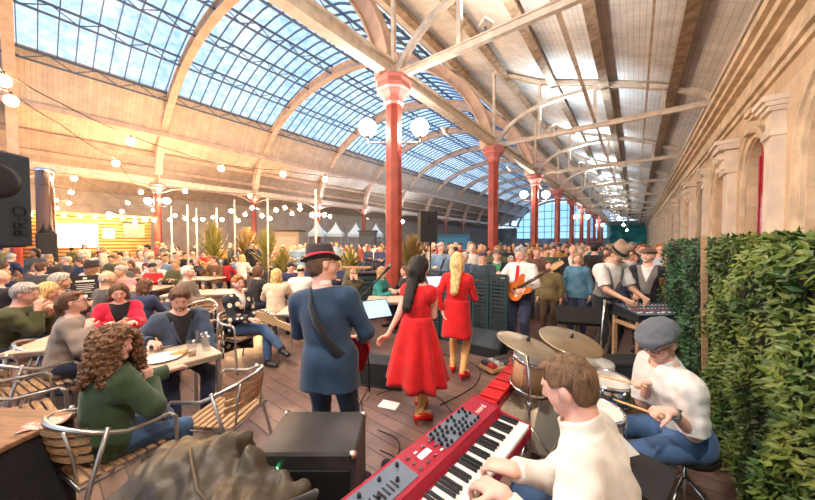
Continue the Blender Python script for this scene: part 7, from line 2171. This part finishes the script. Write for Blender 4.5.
# standing groups behind the seated area, along the hut, and across the hall
def line(px0, px1, d0, d1, n, zone, jit=0.4, face=0, mind=0.50, keys=STA, spread=50):
    for i in range(n):
        px = px0 + (px1 - px0) * (i + cr.random()) / n; d = cr.uniform(d0, d1); p = pd(px, d)
        if p.x < -23.2 or p.x > 1.3: continue
        put(keys, p, face_dir(p, face + cr.uniform(-spread, spread)), zone, mind)
line(2, 40, 7.5, 11, 9, 'left', spread=120); line(45, 165, 15.2, 17.5, 26, 'hut', spread=150); line(100, 150, 9.5, 11.5, 7, 'hut', spread=150)
line(165, 330, 14.5, 18.5, 44, 'mid', spread=100); line(240, 385, 11.5, 15, 26, 'mid', spread=80)
line(300, 400, 16, 22, 30, 'mid', spread=60); line(395, 480, 7.5, 10, 22, 'barrier', spread=25); line(440, 520, 6.6, 8.2, 16, 'barrier', spread=20)
line(396, 530, 10, 14, 34, 'behind', spread=40); line(400, 560, 14.5, 20, 30, 'behind', spread=50)
line(520, 660, 6.4, 8.0, 22, 'platform', spread=25); line(520, 655, 8.2, 11, 34, 'platform', spread=30); line(530, 650, 11.5, 16, 34, 'platform', spread=40); line(560, 648, 17, 26, 26, 'platform', spread=60)
line(667, 682, 7.0, 12, 6, 'platform', spread=20)
ZT = {'seated': 'among tables', 'left': 'beside the hut crowd', 'hut': 'before the timber hut', 'mid': 'in mid hall', 'barrier': 'behind the teal barrier', 'behind': 'between the red columns', 'platform': 'on the platform'}
def near_text(x, y, skip=None, rank=0):
    ds = sorted((((c[0].location.x - x) ** 2 + (c[0].location.y - y) ** 2), i) for i, c in enumerate(CROWD) if c[0] is not skip)
    c = CROWD[ds[rank][1]]; return '%s in %s' % (c[3], c[4])
used = {}
for c in CROWD:
    base = '%s %s in %s with %s %s' % (c[2], c[3], c[4], c[5], ZT[c[1]]); used.setdefault(base, []).append(c)
final = {}
for base, lst in used.items():
    for c in lst:
        lb = base
        if len(lst) > 1:
            lb = '%s %s in %s with %s, beside a %s' % (c[2], c[3], c[4], c[5], near_text(c[0].location.x, c[0].location.y, c[0]))
        final.setdefault(lb, []).append(c)
for lb, lst in final.items():
    for c in lst:
        l2 = lb
        if len(lst) > 1:
            l2 = '%s %s in %s, %s, near a %s' % (c[2], c[3], c[4], c[5], near_text(c[0].location.x, c[0].location.y, c[0], 1))
        c[0]['label'] = l2
seen = {}
for c in CROWD: seen.setdefault(c[0]['label'], []).append(c)
for l, lst in seen.items():
    if len(lst) > 1:
        for c in lst: c[0]['group'] = 'alike crowd members'
for t in TABLES: t['label'] = 'pale table beside a seated %s %s' % (near_text(t.location.x, t.location.y), 'and a %s' % near_text(t.location.x, t.location.y, None, 1))
for (cu, t, i, f) in CUPS: cu['label'] = '%s cup standing between a %s and a %s' % (('empty', 'half-full', 'full')[int(f * 2)], near_text(cu.location.x, cu.location.y), near_text(cu.location.x, cu.location.y, None, 1))
print('CROWD', len(CROWD), 'dup', sum(len(l) for l in seen.values() if len(l) > 1))
bpy.context.view_layer.update()
